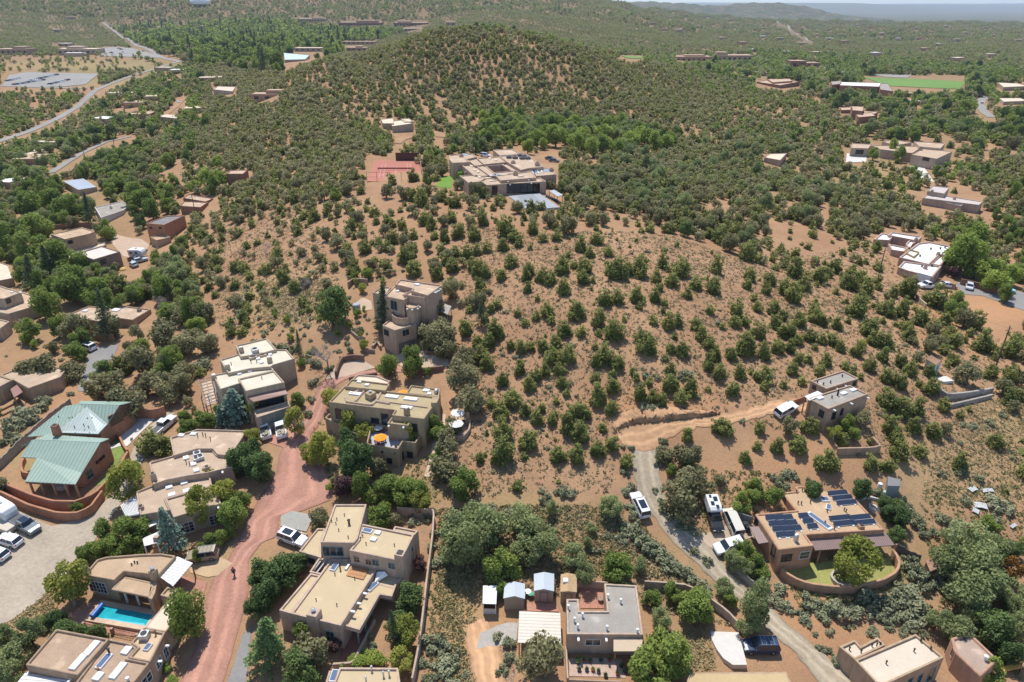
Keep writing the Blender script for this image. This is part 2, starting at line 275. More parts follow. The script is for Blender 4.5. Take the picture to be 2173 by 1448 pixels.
def ground_mat():
    m = bpy.data.materials.new('dry_hillside_soil'); m.use_nodes = True; n = m.node_tree.nodes; l = m.node_tree.links
    b = n['Principled BSDF']; b.inputs['Roughness'].default_value = 1; b.inputs['Specular IOR Level'].default_value = .1
    tc = n.new('ShaderNodeTexCoord')
    def noise(s, d=8, r=.6):
        t = n.new('ShaderNodeTexNoise'); t.inputs['Scale'].default_value = s; t.inputs['Detail'].default_value = d; t.inputs['Roughness'].default_value = r; l.new(tc.outputs['Object'], t.inputs['Vector']); return t.outputs[0]
    def ramp(x, a, b_): t = n.new('ShaderNodeMapRange'); t.inputs[1].default_value = a; t.inputs[2].default_value = b_; l.new(x, t.inputs[0]); return t.outputs[0]
    def mix(f, a, c, mode='MIX'):
        t = n.new('ShaderNodeMix'); t.data_type = 'RGBA'; t.blend_type = mode
        for s_, x in ((t.inputs[0], f), (t.inputs[6], a), (t.inputs[7], c)):
            if isinstance(x, tuple): s_.default_value = (*x, 1)
            elif isinstance(x, float): s_.default_value = x
            else: l.new(x, s_)
        return t.outputs[2]
    def attr(a): t = n.new('ShaderNodeAttribute'); t.attribute_name = a; return t.outputs['Fac']
    def mul(a, b_):
        t = n.new('ShaderNodeMath'); t.operation = 'MULTIPLY'; l.new(a, t.inputs[0])
        if isinstance(b_, float): t.inputs[1].default_value = b_
        else: l.new(b_, t.inputs[1])
        return t.outputs[0]
    nb = noise(.06); nm = noise(.45); nf = noise(2.2); nr = noise(6., 3)
    c = mix(ramp(nb, .35, .65), (.315,.178,.098), (.395,.24,.135))
    c = mix(mul(ramp(nm, .45, .7), .6), c, (.25,.16,.10))
    c = mix(mul(attr('red'), ramp(nm, .2, .6)), c, (.47,.245,.12))
    c = mix(mul(attr('dry'), ramp(nm, .25, .6)), c, (.37,.29,.13))
    c = mix(mul(attr('grass'), ramp(nf, .35, .6)), c, (.16,.17,.065))
    c = mix(mul(ramp(nr, .54, .66), .7), c, (.15,.10,.07)); n5 = noise(1.1, 6, .7); c = mix(mul(ramp(n5, .56, .68), .5), c, (.21,.15,.085))  # dark speckles: rocks, plus scrub shadows painted into the soil colour
    c = mix(mul(ramp(nr, .30, .22), .5), c, (.52,.40,.30))
    # beyond the modelled woods the plain itself is mottled with scrub
    fr = noise(.03, 10, .75); c = mix(mul(attr('far'), ramp(fr, .33, .5)), c, (.07,.085,.05))
    bp = n.new('ShaderNodeBump'); bp.inputs['Strength'].default_value = .6; bp.inputs['Distance'].default_value = .12; l.new(nf, bp.inputs['Height']); l.new(bp.outputs[0], b.inputs['Normal'])
    l.new(c, b.inputs['Base Color']); return m
build_ground()
# ------------------------------------------------------------------ draped ground strips (roads, drives, patios, lawns)
def resample(pl, n):
    p = np.array(pl, float); d = np.concatenate(([0], np.cumsum(np.linalg.norm(np.diff(p, axis=0), axis=1)))); t = np.linspace(0, d[-1], n)
    return np.stack([np.interp(t, d, p[:,k]) for k in range(p.shape[1])], -1)
def strip(name, L, Rr, m, off=.07, n=None, k=7, keep=True, kind='structure', label=None, cat=None, flat=None, ragged=.0):
    """sheet between two picture polylines, laid on the terrain"""
    gl = [G(*q)[:2] for q in L]; gr = [G(*q)[:2] for q in Rr]
    n = n or max(8, int(max(np.linalg.norm(np.diff(np.array(gl),axis=0),axis=1).sum(), np.linalg.norm(np.diff(np.array(gr),axis=0),axis=1).sum())/1.0))
    n = min(n, 260); a, b = resample(gl, n), resample(gr, n)
    if ragged: a = a + RNG.normal(0, ragged, a.shape); b = b + RNG.normal(0, ragged, b.shape)
    t = np.linspace(0, 1, k)[None,:,None]; g = a[:,None]*(1-t)+b[:,None]*t
    z = T(g[...,0], g[...,1]) + off if flat is None else np.full(g.shape[:2], flat)
    V = np.concatenate((g, z[...,None]), -1).reshape(-1,3)
    i = np.arange((n-1)*k).reshape(n-1,k)[:,:-1].ravel(); F = np.stack((i, i+1, i+k+1, i+k), -1)
    me = fastmesh(name, V, F, [m]); at = me.attributes.new('a', 'FLOAT', 'POINT'); at.data.foreach_set('value', np.tile(np.linspace(0,1,k), n).astype(np.float32)); me.polygons.foreach_set('use_smooth', np.ones(len(F), bool))
    bm = bmesh.new(); bm.from_mesh(me); bmesh.ops.recalc_face_normals(bm, faces=bm.faces)
    if sum(f.normal.z for f in bm.faces) < 0: bmesh.ops.reverse_faces(bm, faces=bm.faces)
    bm.to_mesh(me); bm.free()
    o = bpy.data.objects.new(name, me); COL.objects.link(o); tag(o, label, cat, None, kind)
    if keep:
        for j in range(0, n-1, max(1, n//12)):
            e = min(n-1, j+max(1, n//12)); EXPOLY.append([tuple(a[j]), tuple(a[e]), tuple(b[e]), tuple(b[j])])
    return o
def wallrun(name, pxs, h, th, m, label, cat, top=True, closed=False, cap=None, sink=.4, step=1.2, excl=False, dh=None):
    """a free-standing wall whose TOP edge is given in the picture"""
    w3 = [G(x, y, h)[:2] for x, y in pxs]
    L = np.linalg.norm(np.diff(np.array(w3), axis=0), axis=1).sum(); n = max(len(pxs), int(L/step)+2)
    c = resample(w3, n); d = np.gradient(c, axis=0); d /= np.linalg.norm(d, axis=1)[:,None]+1e-9; nn = np.stack((-d[:,1], d[:,0]), -1)*th/2
    z = T(c[:,0], c[:,1]); z = np.convolve(np.pad(z, 2, 'edge'), np.ones(5)/5, 'valid')
    o3 = (c[n//2,0], c[n//2,1], float(z[n//2])); mb = MB(); V = []
    for i in range(n):
        hh = h + (dh(i/(n-1)) if dh else 0)
        for s, zz in ((1, z[i]-sink), (1, z[i]+hh), (-1, z[i]+hh), (-1, z[i]-sink)): V.append((c[i,0]+s*nn[i,0], c[i,1]+s*nn[i,1], zz))
    mb.v = V
    for i in range(n-1):
        for k in range(4): mb.f.append((4*i+k, 4*i+(k+1)%4, 4*i+4+(k+1)%4, 4*i+4+k))
    mb.f += [(0,1,2,3), (4*n-1,4*n-2,4*n-3,4*n-4)]
    o = mb.build(name, m, None, o3, bevel=min(.12, th*.3)); tag(o, label, cat)
    if cap:
        q = MB()
        for i in range(n-1):
            a, b = c[i], c[i+1]; zz = z[i]+h
            q.bar((a[0],a[1],zz), (b[0],b[1],z[i+1]+h), .16, .16, 4)
        q.build('coping', cap, o, o3)
    return o
# ------------------------------------------------------------------ houses
class House:
    def __init__(s, name, label, base, cat='house', group=None, lmk=None):
        s.base = G(*base); s.z0 = s.base[2]; s.o = tuple(s.base); s.root = tag(empty(name, s.o), label, cat, group)
        s.hs = 1.; s.walls = []; s.roofs = []; s.px = []; s.main = None
        if lmk: LMK.append((lmk, s.o[0], s.o[1]))
    def blk(s, px, h, wm, rm, par=.32, th=.28, bev=.13, excl=True, z=None, bottom=None, wname='wall'):
        h = h*s.hs; zt = s.z0 + h if z is None else z
        p = ccw([tuple(P(x, y, zt)[:2]) for x, y in px]); s.px += list(px)
        if bottom is None:
            a = np.array(p); zb = float(T(a[:,0], a[:,1]).min()) - .6
        else: zb = s.z0 + bottom
        zr = zt - par; n = len(p); mb = MB(); q = inset(p, th)
        V = [(*c, zb) for c in p] + [(*c, zt) for c in p] + [(*c, zt) for c in q] + [(*c, zr-.05) for c in q]
        mb.v = V
        for j in range(3):
            for k in range(n): mb.f.append((j*n+k, j*n+(k+1)%n, (j+1)*n+(k+1)%n, (j+1)*n+k))
        if bottom is not None: mb.f.append(tuple(range(n-1, -1, -1)))
        mb.build(wname, wm, s.root, s.o, bevel=bev)
        r = MB(); r.v = [(*c, zr) for c in inset(p, th-.03)]; r.f = [tuple(range(n))]; r.build('roof', rm, s.root, s.o)
        for k in range(n): s.walls.append((p[k], p[(k+1)%n], zb, zt))
        s.roofs.append((p, zr))
        if excl:
            EXPOLY.append(inset(p, -1.0))
            xs = [c[0] for c in px]; ys = [c[1] for c in px]; far = np.hypot(*p[0]) > 145; EXPIX.append((min(xs)+1, min(ys), max(xs)-1, max(ys)+1) if far else (min(xs)-3, min(ys)-4, max(xs)+3, max(ys)+(h if h < 9 else 5)*9*min(1, 130/max(40, np.hypot(*p[0])))))
        return p
    def hit(s, px, py, roof=True, wall=True):
        d = ray(px, py); best = None
        if roof:
            for p, z in s.roofs:
                t = (z-CAMZ)/d[2]; q = d*t
                if pip(p, np.array([q[0]]), np.array([q[1]]))[0] and (best is None or t < best[0]): best = (t, np.array((q[0], q[1], z)), None, p)
        if wall:
            for a, b, zb, zt in s.walls:
                e = np.array((b[0]-a[0], b[1]-a[1])); nrm = np.array((e[1], -e[0])); L = np.linalg.norm(e); nrm /= L
                den = nrm @ d[:2]
                if den > -1e-6: continue
                t = (nrm @ np.array(a))/den; q = d*t; z = q[2]+CAMZ; u = ((q[:2]-np.array(a)) @ e)/L
                if -.1 <= u <= L+.1 and zb <= z <= zt and (best is None or t < best[0]): best = (t, np.array((q[0], q[1], z)), (e/L, nrm), None)
        return best
    def win(s, px, py, w, h, frame=None, nx=2, ny=2, glass=None, kind='window', pane='pane', label=None, t=.07):
        b = s.hit(px, py, roof=False)
        if b is None: return None
        _, c, (e, n), _ = b; e3 = np.array((*e, 0)); n3 = np.array((*n, 0)); up = np.array((0,0,1.))
        frame = frame or WHITE; glass = glass or GLASS
        def bx(mb, u0, u1, v0, v1, d0, d1):
            pts = [c+e3*u+up*v+n3*d for d in (d0, d1) for u, v in ((u0,v0),(u1,v0),(u1,v1),(u0,v1))]; i = len(mb.v); mb.v += [tuple(q) for q in pts]
            mb.f += [(i,i+1,i+2,i+3),(i+4,i+5,i+6,i+7)] + [(i+k,i+(k+1)%4,i+4+(k+1)%4,i+4+k) for k in range(4)]
        f = MB(); bx(f, -w/2-t, w/2+t, h/2, h/2+t, -.1, .07); bx(f, -w/2-t, w/2+t, -h/2-t, -h/2, -.1, .09)
        bx(f, -w/2-t, -w/2, -h/2, h/2, -.1, .07); bx(f, w/2, w/2+t, -h/2, h/2, -.1, .07)
        for k in range(1, nx): bx(f, -w/2+w*k/nx-.025, -w/2+w*k/nx+.025, -h/2, h/2, -.02, .05)
        for k in range(1, ny): bx(f, -w/2, w/2, -h/2+h*k/ny-.02, -h/2+h*k/ny+.02, -.02, .045)
        fo = f.build(kind, frame, s.root, s.o); g = MB(); bx(g, -w/2, w/2, -h/2, h/2, -.1, .02)
        po = g.build(pane, glass, fo, s.o)
        if label: fo['label'] = label
        return fo
    def rdir(s, p):
        best = max(range(len(p)), key=lambda i: np.hypot(p[(i+1)%len(p)][0]-p[i][0], p[(i+1)%len(p)][1]-p[i][1])); a, b = p[best], p[(best+1)%len(p)]
        return math.atan2(b[1]-a[1], b[0]-a[0])
    def sky(s, px, py, w=1., l=1., h=.3, m=None, glass=None, rot=None):
        b = s.hit(px, py, wall=False)
        if b is None: return
        c, p = b[1], b[3]; rz = s.rdir(p) if rot is None else rot
        mb = MB(); mb.box((c[0], c[1], c[2]-.03), l, w, h, rz, .94); o = mb.build('skylight', m or WHITE, s.root, s.o, bevel=.05)
        if glass:
            g = MB(); g.box((c[0], c[1], c[2]+h-.05), l*.8, w*.72, .05, rz); g.build('glazing', glass, o, s.o)
        return o
    def chim(s, px, py, w=.9, h=1.3, m=None, cap=None, down=0., taper=.88, rz=None):
        b = s.hit(px, py)
        if b is None: return
        c = b[1]; r = s.rdir(s.roofs[-1][0]) if rz is None else rz; mb = MB(); mb.box((c[0], c[1], c[2]-.2-down), w, w, h+.2+down, r, taper)
        o = mb.build('chimney', m, s.root, s.o, bevel=.1)
        k = MB()
        if cap is STEEL: k.bar((c[0],c[1],c[2]+h-.05), (c[0],c[1],c[2]+h+.35), .2, .2, 8); k.lathe((c[0],c[1],c[2]+h+.3), [(.32,0),(.3,.06),(.05,.2)], 8)
        else: k.box((c[0],c[1],c[2]+h-.02), w*.55, w*.55, .12, r)
        k.build('chimney_cap', cap or DARK, o, s.o); return o
    def pipe(s, px, py, h=.6, r=.07, m=None):
        b = s.hit(px, py, wall=False)
        if b is None: return
        c = b[1]; mb = MB(); mb.bar((c[0],c[1],c[2]-.05), (c[0],c[1],c[2]+h), r, r, 7); mb.lathe((c[0],c[1],c[2]+h-.02), [(r*1.7,0),(r*1.5,.09),(r*.3,.14)], 7)
        return mb.build('vent_pipe', m or DARK, s.root, s.o)
    def ac(s, px, py, w=1.1, h=.9, m=None):
        b = s.hit(px, py, wall=False)
        if b is None: return
        c = b[1]; rz = s.rdir(b[3]); mb = MB(); mb.box((c[0],c[1],c[2]-.02), w, w, h, rz); o = mb.build('roof_cooler', m or STEEL, s.root, s.o, bevel=.04)
        f = MB(); f.lathe((c[0],c[1],c[2]+h-.01), [(w*.36,0),(w*.36,.06)], 12); f.build('fan_grille', DARK, o, s.o); return o
    def canale(s, px, py, m=None, l=.6):                  # roof drain spout on a wall
        b = s.hit(px, py, roof=False)
        if b is None: return
        c, (e, n) = b[1], b[2]; mb = MB(); mb.box((c[0]+n[0]*l/2, c[1]+n[1]*l/2, c[2]-.1), l+.1, .28, .2, math.atan2(n[1], n[0]))
        return mb.build('roof_spout', m or WHITE, s.root, s.o)
    def poly(s, name, pts, m, t=.15, uv=None):            # sloping roof plane, pts = (px, py, height)
        q = [P(x, y, s.z0+h) for x, y, h in pts]; mb = MB(); mb.slab(q, t); s.px += [(x, y) for x, y, h in pts]
        a, b = q[0], q[1]; e = (b-a)/np.linalg.norm(b-a); nrm = np.cross(b-a, q[2]-a); nrm /= np.linalg.norm(nrm); f = np.cross(nrm, e)
        s.roofs.append(([tuple(x[:2]) for x in q], float(np.mean([x[2] for x in q]))))
        return mb.build(name, m, s.root, s.o, uvdir=(e, f))
    def post(s, px, py, h, r=.12, m=None, base_h=0., name='post', square=True):
        c = P(px, py, s.z0+base_h); mb = MB()
        if square: mb.box((c[0],c[1],c[2]-.3), r*2, r*2, h+.3, 0)
        else: mb.bar((c[0],c[1],c[2]-.3), (c[0],c[1],c[2]+h), r, r*.9, 10); mb.box((c[0],c[1],c[2]+h-.15), r*3, r*3, .15)
        return mb.build(name, m or WOOD, s.root, s.o)
    def cover(s):
        p = np.array([P(x, y, s.z0)[:2] for x, y in s.px]); EXPOLY.append([(p[:,0].min(), p[:,1].min()), (p[:,0].max(), p[:,1].min()), (p[:,0].max(), p[:,1].max()), (p[:,0].min(), p[:,1].max())])
        q = np.array(s.px); EXPIX.append((q[:,0].min()-2, q[:,1].min()-3, q[:,0].max()+2, q[:,1].max()+22))
def panelroof(name, px4, h, m, label, cat, base, posts=None, thick=.12, pm=None, slats=None, drop=0., uv=True, hs=None):
    """free-standing flat or sloped cover on posts: px4 = picture corners of the top, h = height above the ground at base"""
    g = G(*base); root = tag(empty(name, g), label, cat); hs = hs or [h]*len(px4)
    q = [P(x, y, g[2]+hh) for (x, y), hh in zip(px4, hs)]; mb = MB()
    if slats:
        nx, ny, wdt = slats
        for k in range(nx+1):
            t = k/nx; a = q[0]*(1-t)+q[1]*t; b = q[3]*(1-t)+q[2]*t; mb.bar(a, b, wdt, wdt, 4)
        for k in range(ny+1):
            t = k/ny; a = q[0]*(1-t)+q[3]*t; b = q[1]*(1-t)+q[2]*t; mb.bar(a-np.array((0,0,.09)), b-np.array((0,0,.09)), wdt, wdt, 4)
        mb.build('lattice' if ny > 3 else 'rafters', m, root, tuple(g))
    else:
        mb.slab(q, thick); e = (q[1]-q[0])/np.linalg.norm(q[1]-q[0]); f = q[3]-q[0]; f = f/np.linalg.norm(f)
        mb.build('roof', m, root, tuple(g), uvdir=(e, f))
    for k in (posts if posts is not None else range(len(q))):
        c = q[k]*.94 + np.mean(q, axis=0)*.06; pb = MB(); zb = gz(c[0], c[1]); pb.box((c[0], c[1], zb-.3), .16, .16, c[2]-thick-zb+.28); pb.build('post', pm or WOOD, root, tuple(g))
    EXPOLY.append([tuple(x[:2]) for x in q]); xs = [x for x, y in px4]; ys = [y for x, y in px4]; EXPIX.append((min(xs), min(ys)-2, max(xs), max(ys)+18))
    return root
# ------------------------------------------------------------------ stuccos and roof coatings
ST_A = stucco('brown_stucco', (.36,.255,.175)); ST_B = stucco('warm_tan_stucco', (.40,.285,.185)); ST_C = stucco('pinkish_tan_stucco', (.43,.325,.245))
ST_E = stucco('pale_tan_stucco', (.44,.345,.25)); ST_F = stucco('ochre_tan_stucco', (.37,.275,.175)); ST_G = stucco('rose_tan_stucco', (.42,.30,.22)); ST_H = stucco('light_pink_stucco', (.45,.335,.255))
ST_K = stucco('orange_adobe_stucco', (.44,.255,.155)); ST_D = stucco('red_adobe_stucco', (.40,.195,.115)); ST_O = stucco('cabin_stucco', (.40,.275,.19)); ST_R = stucco('dark_red_stucco', (.27,.145,.095)); ST_M = stucco('rust_adobe', (.42,.25,.17))
RF_A = gravel('brown_gravel_roof', (.36,.255,.175)); RF_B = gravel('tan_gravel_roof', (.42,.30,.195)); RF_C = gravel('buff_gravel_roof', (.42,.315,.225)); RF_E = gravel('cream_coated_roof', (.55,.50,.39), .09)
RF_F = gravel('olive_tan_roof', (.36,.285,.165), .08); RF_G = gravel('peach_gravel_roof', (.44,.32,.225)); RF_H = gravel('sand_coated_roof', (.47,.37,.23), .05); RF_J = gravel('grey_gravel_roof', (.30,.27,.235)); RF_K = gravel('ochre_roof', (.43,.30,.185), .08)
RF_L = gravel('ivory_roof', (.55,.465,.365), .08); RF_W = gravel('white_coated_roof', (.70,.69,.69), .05); RF_P = gravel('pale_buff_roof', (.60,.49,.37), .06)
BRICK = mat('red_brick_paving', (.40,.20,.138), .95, .24, 3.5, bump=.3); CONC = mat('pale_concrete', (.56,.53,.49), .9, .08, 1.5); GRAV = mat('grey_tan_gravel', (.36,.30,.23), .98, .2, 2.2, bump=.3); ROADG = tracks(mat('road_gravel', (.345,.285,.205), .98, .2, 2., bump=.3))
DIRT = tracks(mat('orange_dirt', (.47,.28,.155), 1., .2, 1.2, bump=.3)); ASPH = mat('worn_asphalt', (.23,.22,.21), .95, .12, 2.); STONE = mat('flagstone', (.50,.37,.27), .95, .22, 2.5); RUBBLE = mat('stone_masonry', (.30,.22,.165), .95, .4, 3.5, bump=.5); DKSTONE = mat('dark_red_stone', (.20,.12,.085), .95, .4, 4., bump=.5)
LAWN = mat('lawn_grass', (.17,.22,.06), 1., .3, 4.); BRIGHTLAWN = mat('watered_lawn', (.13,.24,.035), 1., .18, 3.)
GREENM = seam('green_metal_roof', (.28,.365,.30), .45, 1.5, 'X', .3); PALEM = seam('pale_metal_roof', (.40,.46,.43), .4, 2.0, 'X', .28); WHITEM = seam('white_ribbed_metal', (.64,.63,.61), .5, 2.0, 'Y', .45); BROWNM = seam('brown_ribbed_metal', (.24,.165,.15), .5, 3., 'X', .35); CREAMM = seam('cream_ribbed_metal', (.55,.49,.41), .5, 1.9, 'Y', .32)
REDM = seam('rust_brown_metal', (.27,.145,.115), .5, 3., 'X', .2); SHING = mat('tan_shingles', (.42,.29,.16), .95, .25, 5.); BLUESH = mat('pale_blue_shingles', (.44,.48,.52), .8, .06, 4.); GREYSH = mat('grey_shingles', (.21,.20,.20), .9, .15, 5.); RUST = mat('rusty_tin', (.30,.17,.11), .8, .35, 2.)
# ------------------------------------------------------------------ roads, drives, yards
strip('gravel_lot', [(-60,1345),(20,1320),(100,1262),(170,1190),(228,1110),(270,1050),(300,985),(328,935),(352,893),(372,878)], [(-120,1110),(-40,1072),(40,1085),(110,1118),(190,1098),(238,1050),(268,990),(285,950),(318,905),(352,872)], GRAV, k=12)
strip('concrete_apron', [(247,925),(262,950),(270,948),(300,918),(335,885),(338,872)], [(243,910),(250,907),(262,900),(275,885),(283,878),(290,872)], CONC, off=.10)
strip('brick_drive', [(380,1460),(412,1380),(428,1320),(441,1262),(452,1226),(478,1200),(503,1150),(532,1092),(552,1052),(585,1008),(592,965),(610,935),(634,905),(652,868),(668,838),(684,812),(716,798),(760,790),(800,784),(850,776),(905,772)],
      [(470,1460),(492,1390),(505,1340),(527,1262),(527,1190),(556,1152),(592,1138),(592,1096),(640,1086),(706,1060),(702,1010),(664,966),(658,925),(676,905),(692,870),(700,828),(735,805),(770,797),(804,796),(855,790),(940,786)], tracks(mat('brick_lane', (.385,.20,.145), .95, .2, 3.0, bump=.3)), k=13, ragged=.02)
strip('truck_bay', [(546,932),(546,895),(600,882)], [(606,952),(622,935),(626,902)], BRICK, off=.085)
strip('gravel_pad', [(398,1180),(470,1184),(494,1196)], [(404,1216),(440,1226),(462,1222)], mat('tan_gravel', (.46,.33,.20), .98, .14, 3.), off=.08)
strip('side_drive', [(380,1222),(440,1236)], [(385,1262),(425,1290)], BRICK, off=.085)
strip('upper_pad', [(690,806),(722,768),(771,766)], [(735,800),(765,790),(797,781)], mat('buff_gravel', (.45,.34,.25), .98, .12, 3.), off=.09)
strip('garage_court', [(838,756),(860,745),(905,744),(950,752)], [(850,778),(880,780),(920,782),(952,778)], mat('peach_gravel', (.47,.35,.25), .98, .12, 3.), off=.09)
strip('asphalt_apron', [(478,1460),(497,1410),(514,1350)], [(520,1460),(528,1400),(534,1330)], ASPH, off=.07)
strip('concrete_pad', [(596,1118),(596,1096),(620,1086)], [(650,1130),(660,1110),(668,1095)], mat('grey_concrete', (.33,.32,.28), .95, .12, 2.), off=.14)
strip('gravel_road', [(1745,1460),(1690,1390),(1610,1318),(1560,1268),(1492,1212),(1430,1152),(1388,1100),(1358,1055),(1344,1010),(1340,955),(1325,940)], [(1845,1460),(1760,1400),(1690,1340),(1635,1290),(1570,1235),(1512,1168),(1462,1118),(1420,1078),(1404,1030),(1396,980),(1398,952)], ROADG, k=13, ragged=.14)
strip('dirt_road', [(1308,925),(1330,905),(1368,898),(1430,893),(1500,885),(1570,872),(1640,852),(1675,845),(1715,848)], [(1325,945),(1362,960),(1400,952),(1425,925),(1480,908),(1560,896),(1640,880),(1680,880),(1722,872)], DIRT, off=.09, k=13, ragged=.16)
strip('gravel_apron', [(1478,1134),(1510,1130),(1560,1108),(1588,1098)], [(1500,1158),(1530,1176),(1570,1150),(1600,1140)], mat('brown_gravel', (.42,.32,.23), .98, .14, 3.), off=.08)
strip('dirt_track', [(1005,1460),(1000,1400),(990,1370),(985,1330)], [(1072,1460),(1065,1400),(1058,1365),(1030,1310)], DIRT, off=.07, ragged=.1)
strip('gravel_patch', [(1022,1345),(1060,1325),(1100,1322)], [(1010,1375),(1050,1372),(1098,1358)], mat('grey_gravel', (.37,.34,.30), .98, .15, 3.), off=.08, ragged=.12)
strip('grey_driveway', [(165,830),(176,790),(188,752),(200,738)], [(196,834),(214,795),(240,760),(252,732)], ASPH, off=.08)
strip('dirt_yard', [(205,500),(225,488),(240,520),(262,545)], [(240,500),(300,508),(318,520),(300,548)], mat('pale_dirt', (.45,.33,.24), 1., .12, 1.), off=.08)
strip('road', [(2030,600),(2062,598),(2115,608),(2200,628)], [(2042,625),(2085,628),(2130,645),(2200,668)], ASPH, off=.09)
# far roads
PALE = mat('pale_road', (.26,.245,.225), .95, .12, .6)
def road(name, c, w, m=PALE, off=.25):
    p = np.array([G(*q)[:2] for q in c]); p = resample(p, max(8, int(len(c)*6))); d = np.gradient(p, axis=0); d /= np.linalg.norm(d, axis=1)[:,None]; n = np.stack((-d[:,1], d[:,0]), -1)*w/2
    k = 3; t = np.array((-1,0,1.))[None,:,None]; g = p[:,None]+n[:,None]*t; z = T(g[...,0], g[...,1])+off; V = np.concatenate((g, z[...,None]), -1).reshape(-1,3)
    i = np.arange((len(p)-1)*k).reshape(-1,k)[:,:-1].ravel(); F = np.stack((i, i+1, i+k+1, i+k), -1)[:,::-1]
    o = bpy.data.objects.new(name, fastmesh(name, V, F, [m])); COL.objects.link(o); tag(o, kind='structure')
    for j in range(0, len(p)-1, 3):
        e = min(len(p)-1, j+3); EXPOLY.append([tuple(p[j]-n[j]*1.2), tuple(p[e]-n[e]*1.2), tuple(p[e]+n[e]*1.2), tuple(p[j]+n[j]*1.2)])
    # the strip of sky-lit road the camera sees stays free of crowns
    for q in c: EXPIX.append((q[0]-2, q[1]-2, q[0]+2, q[1]+3))
    for a, b in zip(c[:-1], c[1:]):
        for t_ in (.25,.5,.75): EXPIX.append((a[0]*(1-t_)+b[0]*t_-2, a[1]*(1-t_)+b[1]*t_-1, a[0]*(1-t_)+b[0]*t_+2, a[1]*(1-t_)+b[1]*t_+3))
road('road', [(-10,303),(63,279),(124,251),(166,226),(201,193),(240,176),(276,163),(330,146),(381,131)], 5.2)
road('road', [(381,131),(340,122),(300,100),(276,86),(240,63),(218,48)], 5.5)
road('road', [(185,188),(120,187),(40,184),(-10,183)], 4.5)
road('lane', [(108,368),(135,350),(175,325),(225,302),(278,290)], 3.6)
road('lane', [(350,245),(372,228),(392,207)], 4.5, DIRT)
road('road', [(2105,250),(2088,238),(2079,222),(2083,212),(2095,206)], 6)
road('road', [(1650,46),(1675,60),(1692,72),(1712,84),(1722,90)], 5)
road('lane', [(870,290),(850,296),(838,305)], 5, DIRT)
road('lane', [(925,280),(938,292)], 6, DIRT)
# ------------------------------------------------------------------ A: brown house at the lower corner
h = House('adobe_house', 'brown flat-roofed adobe house with five white skylights below the swimming pool', (175,1395), lmk='the brown house below the pool')
h.blk([(119,1334),(232,1355),(164,1433),(53,1411)], 4.0, ST_A, RF_A)
h.blk([(230,1355),(276,1364),(291,1374),(271,1396),(318,1405),(262,1475),(140,1475),(168,1437)], 3.6, ST_A, RF_A)
h.blk([(276,1364),(305,1333),(351,1341),(318,1405),(271,1396),(291,1374)], 3.75, ST_A, gravel('pale_tan_gravel_roof', (.50,.37,.24)))
d1 = math.atan2(*(lambda a: (a[1], a[0]))(P(232,1355,2)-P(164,1433,2)))
for x, y, ww, ll in ((195,1377,.95,2.3),(167,1406,.95,2.4),(251,1425,.95,2.4),(269,1382,1.,1.2),(209,1437,1.,1.2)): h.sky(x, y, ww, ll, rot=d1)
h.sky(221,1405,.95,2.3, glass=SKYG, rot=d1); h.sky(314,1375,.8,1.1, rot=d1, glass=SKYG); h.ac(308,1354); h.pipe(233,1388,.9,.12); h.pipe(209,1424,.5,.12,RUST); h.pipe(309,1343,.7,.1,WOOD); h.pipe(331,1347,.8,.1,WOOD); h.chim(56,1407,1.0,.7,ST_A,STEEL); h.pipe(272,1445,.5,.15,WHITE)
for x, y, ww, hh in ((352,1385,.9,1.8),(337,1407,1.2,1.2),(312,1442,1.5,1.3)): h.win(x, y, ww, hh)
for x, y in ((349,1371),(333,1404),(62,1427),(151,1441)): h.canale(x, y)
panelroof('carport', [(53,1428),(153,1445),(120,1490),(15,1475)], 2.5, WHITEM, 'white metal carport roof against the brown house', 'carport', (60,1455))
# pool yard
strip('brick_patio', [(158,1295),(180,1283),(215,1275),(290,1290),(345,1293)], [(150,1322),(185,1330),(230,1345),(290,1352),(330,1330)], BRICK, off=.07)
g = G(262,1308); pz = g[2]
hole = [tuple(P(x,y,pz)[:2]) for x, y in ((219,1288),(326,1308),(310,1332),(197,1313))]
pr = tag(empty('swimming_pool', g), 'turquoise swimming pool with a rolled blue cover in the brick patio', 'swimming pool'); LMK.append(('the swimming pool', g[0], g[1]))
hc = ccw(hole); mb = MB(); oc = inset(hc, -.75)
zc = float(T(np.array([q[0] for q in oc]), np.array([q[1] for q in oc])).max()) + .16
mb.v = [(*q, zc) for q in oc] + [(*q, zc) for q in hc] + [(*q, zc-.35) for q in hc] + [(*q, zc-.6) for q in oc]
for k in range(4):
    j = (k+1)%4; mb.f += [(k,j,4+j,4+k),(4+k,4+j,8+j,8+k),(12+k,12+j,j,k)]
mb.build('coping', STONE, pr, tuple(g), bevel=.03)
WAT = mat('pool_water', (.02,.33,.39), .06, .22, 1.1, spec=.5, bump=.12); LW = mat('pool_step_water', (.10,.50,.58), .06, spec=.5)
mb = MB(); mb.v = [(*q, zc-.14) for q in inset(hc, -.02)]; mb.f = [(0,1,2,3)]; mb.build('water', WAT, pr, tuple(g))
a, b_, c_, d_ = (P(x,y,zc-.11) for x, y in ((222,1312),(240,1313.5),(306,1323),(309,1331))); e_ = P(213,1318,zc-.11)
mb = MB(); mb.v = [tuple(v) for v in (a, b_, P(262,1318,zc-.11), c_, d_, P(255,1325,zc-.11), P(214,1317,zc-.11))]; mb.f = [tuple(range(7))]; mb.build('shallow_ledge', LW, pr, tuple(g))
mb = MB(); mb.bar(P(217,1283,zc+.35), P(195,1309,zc+.35), .32, .32, 12); tag(mb.build('pool_cover_roll', mat('blue_vinyl', (.02,.12,.45), .4), None, P(206,1296,zc), smooth=False), 'rolled blue pool cover along the end of the pool', 'pool cover')
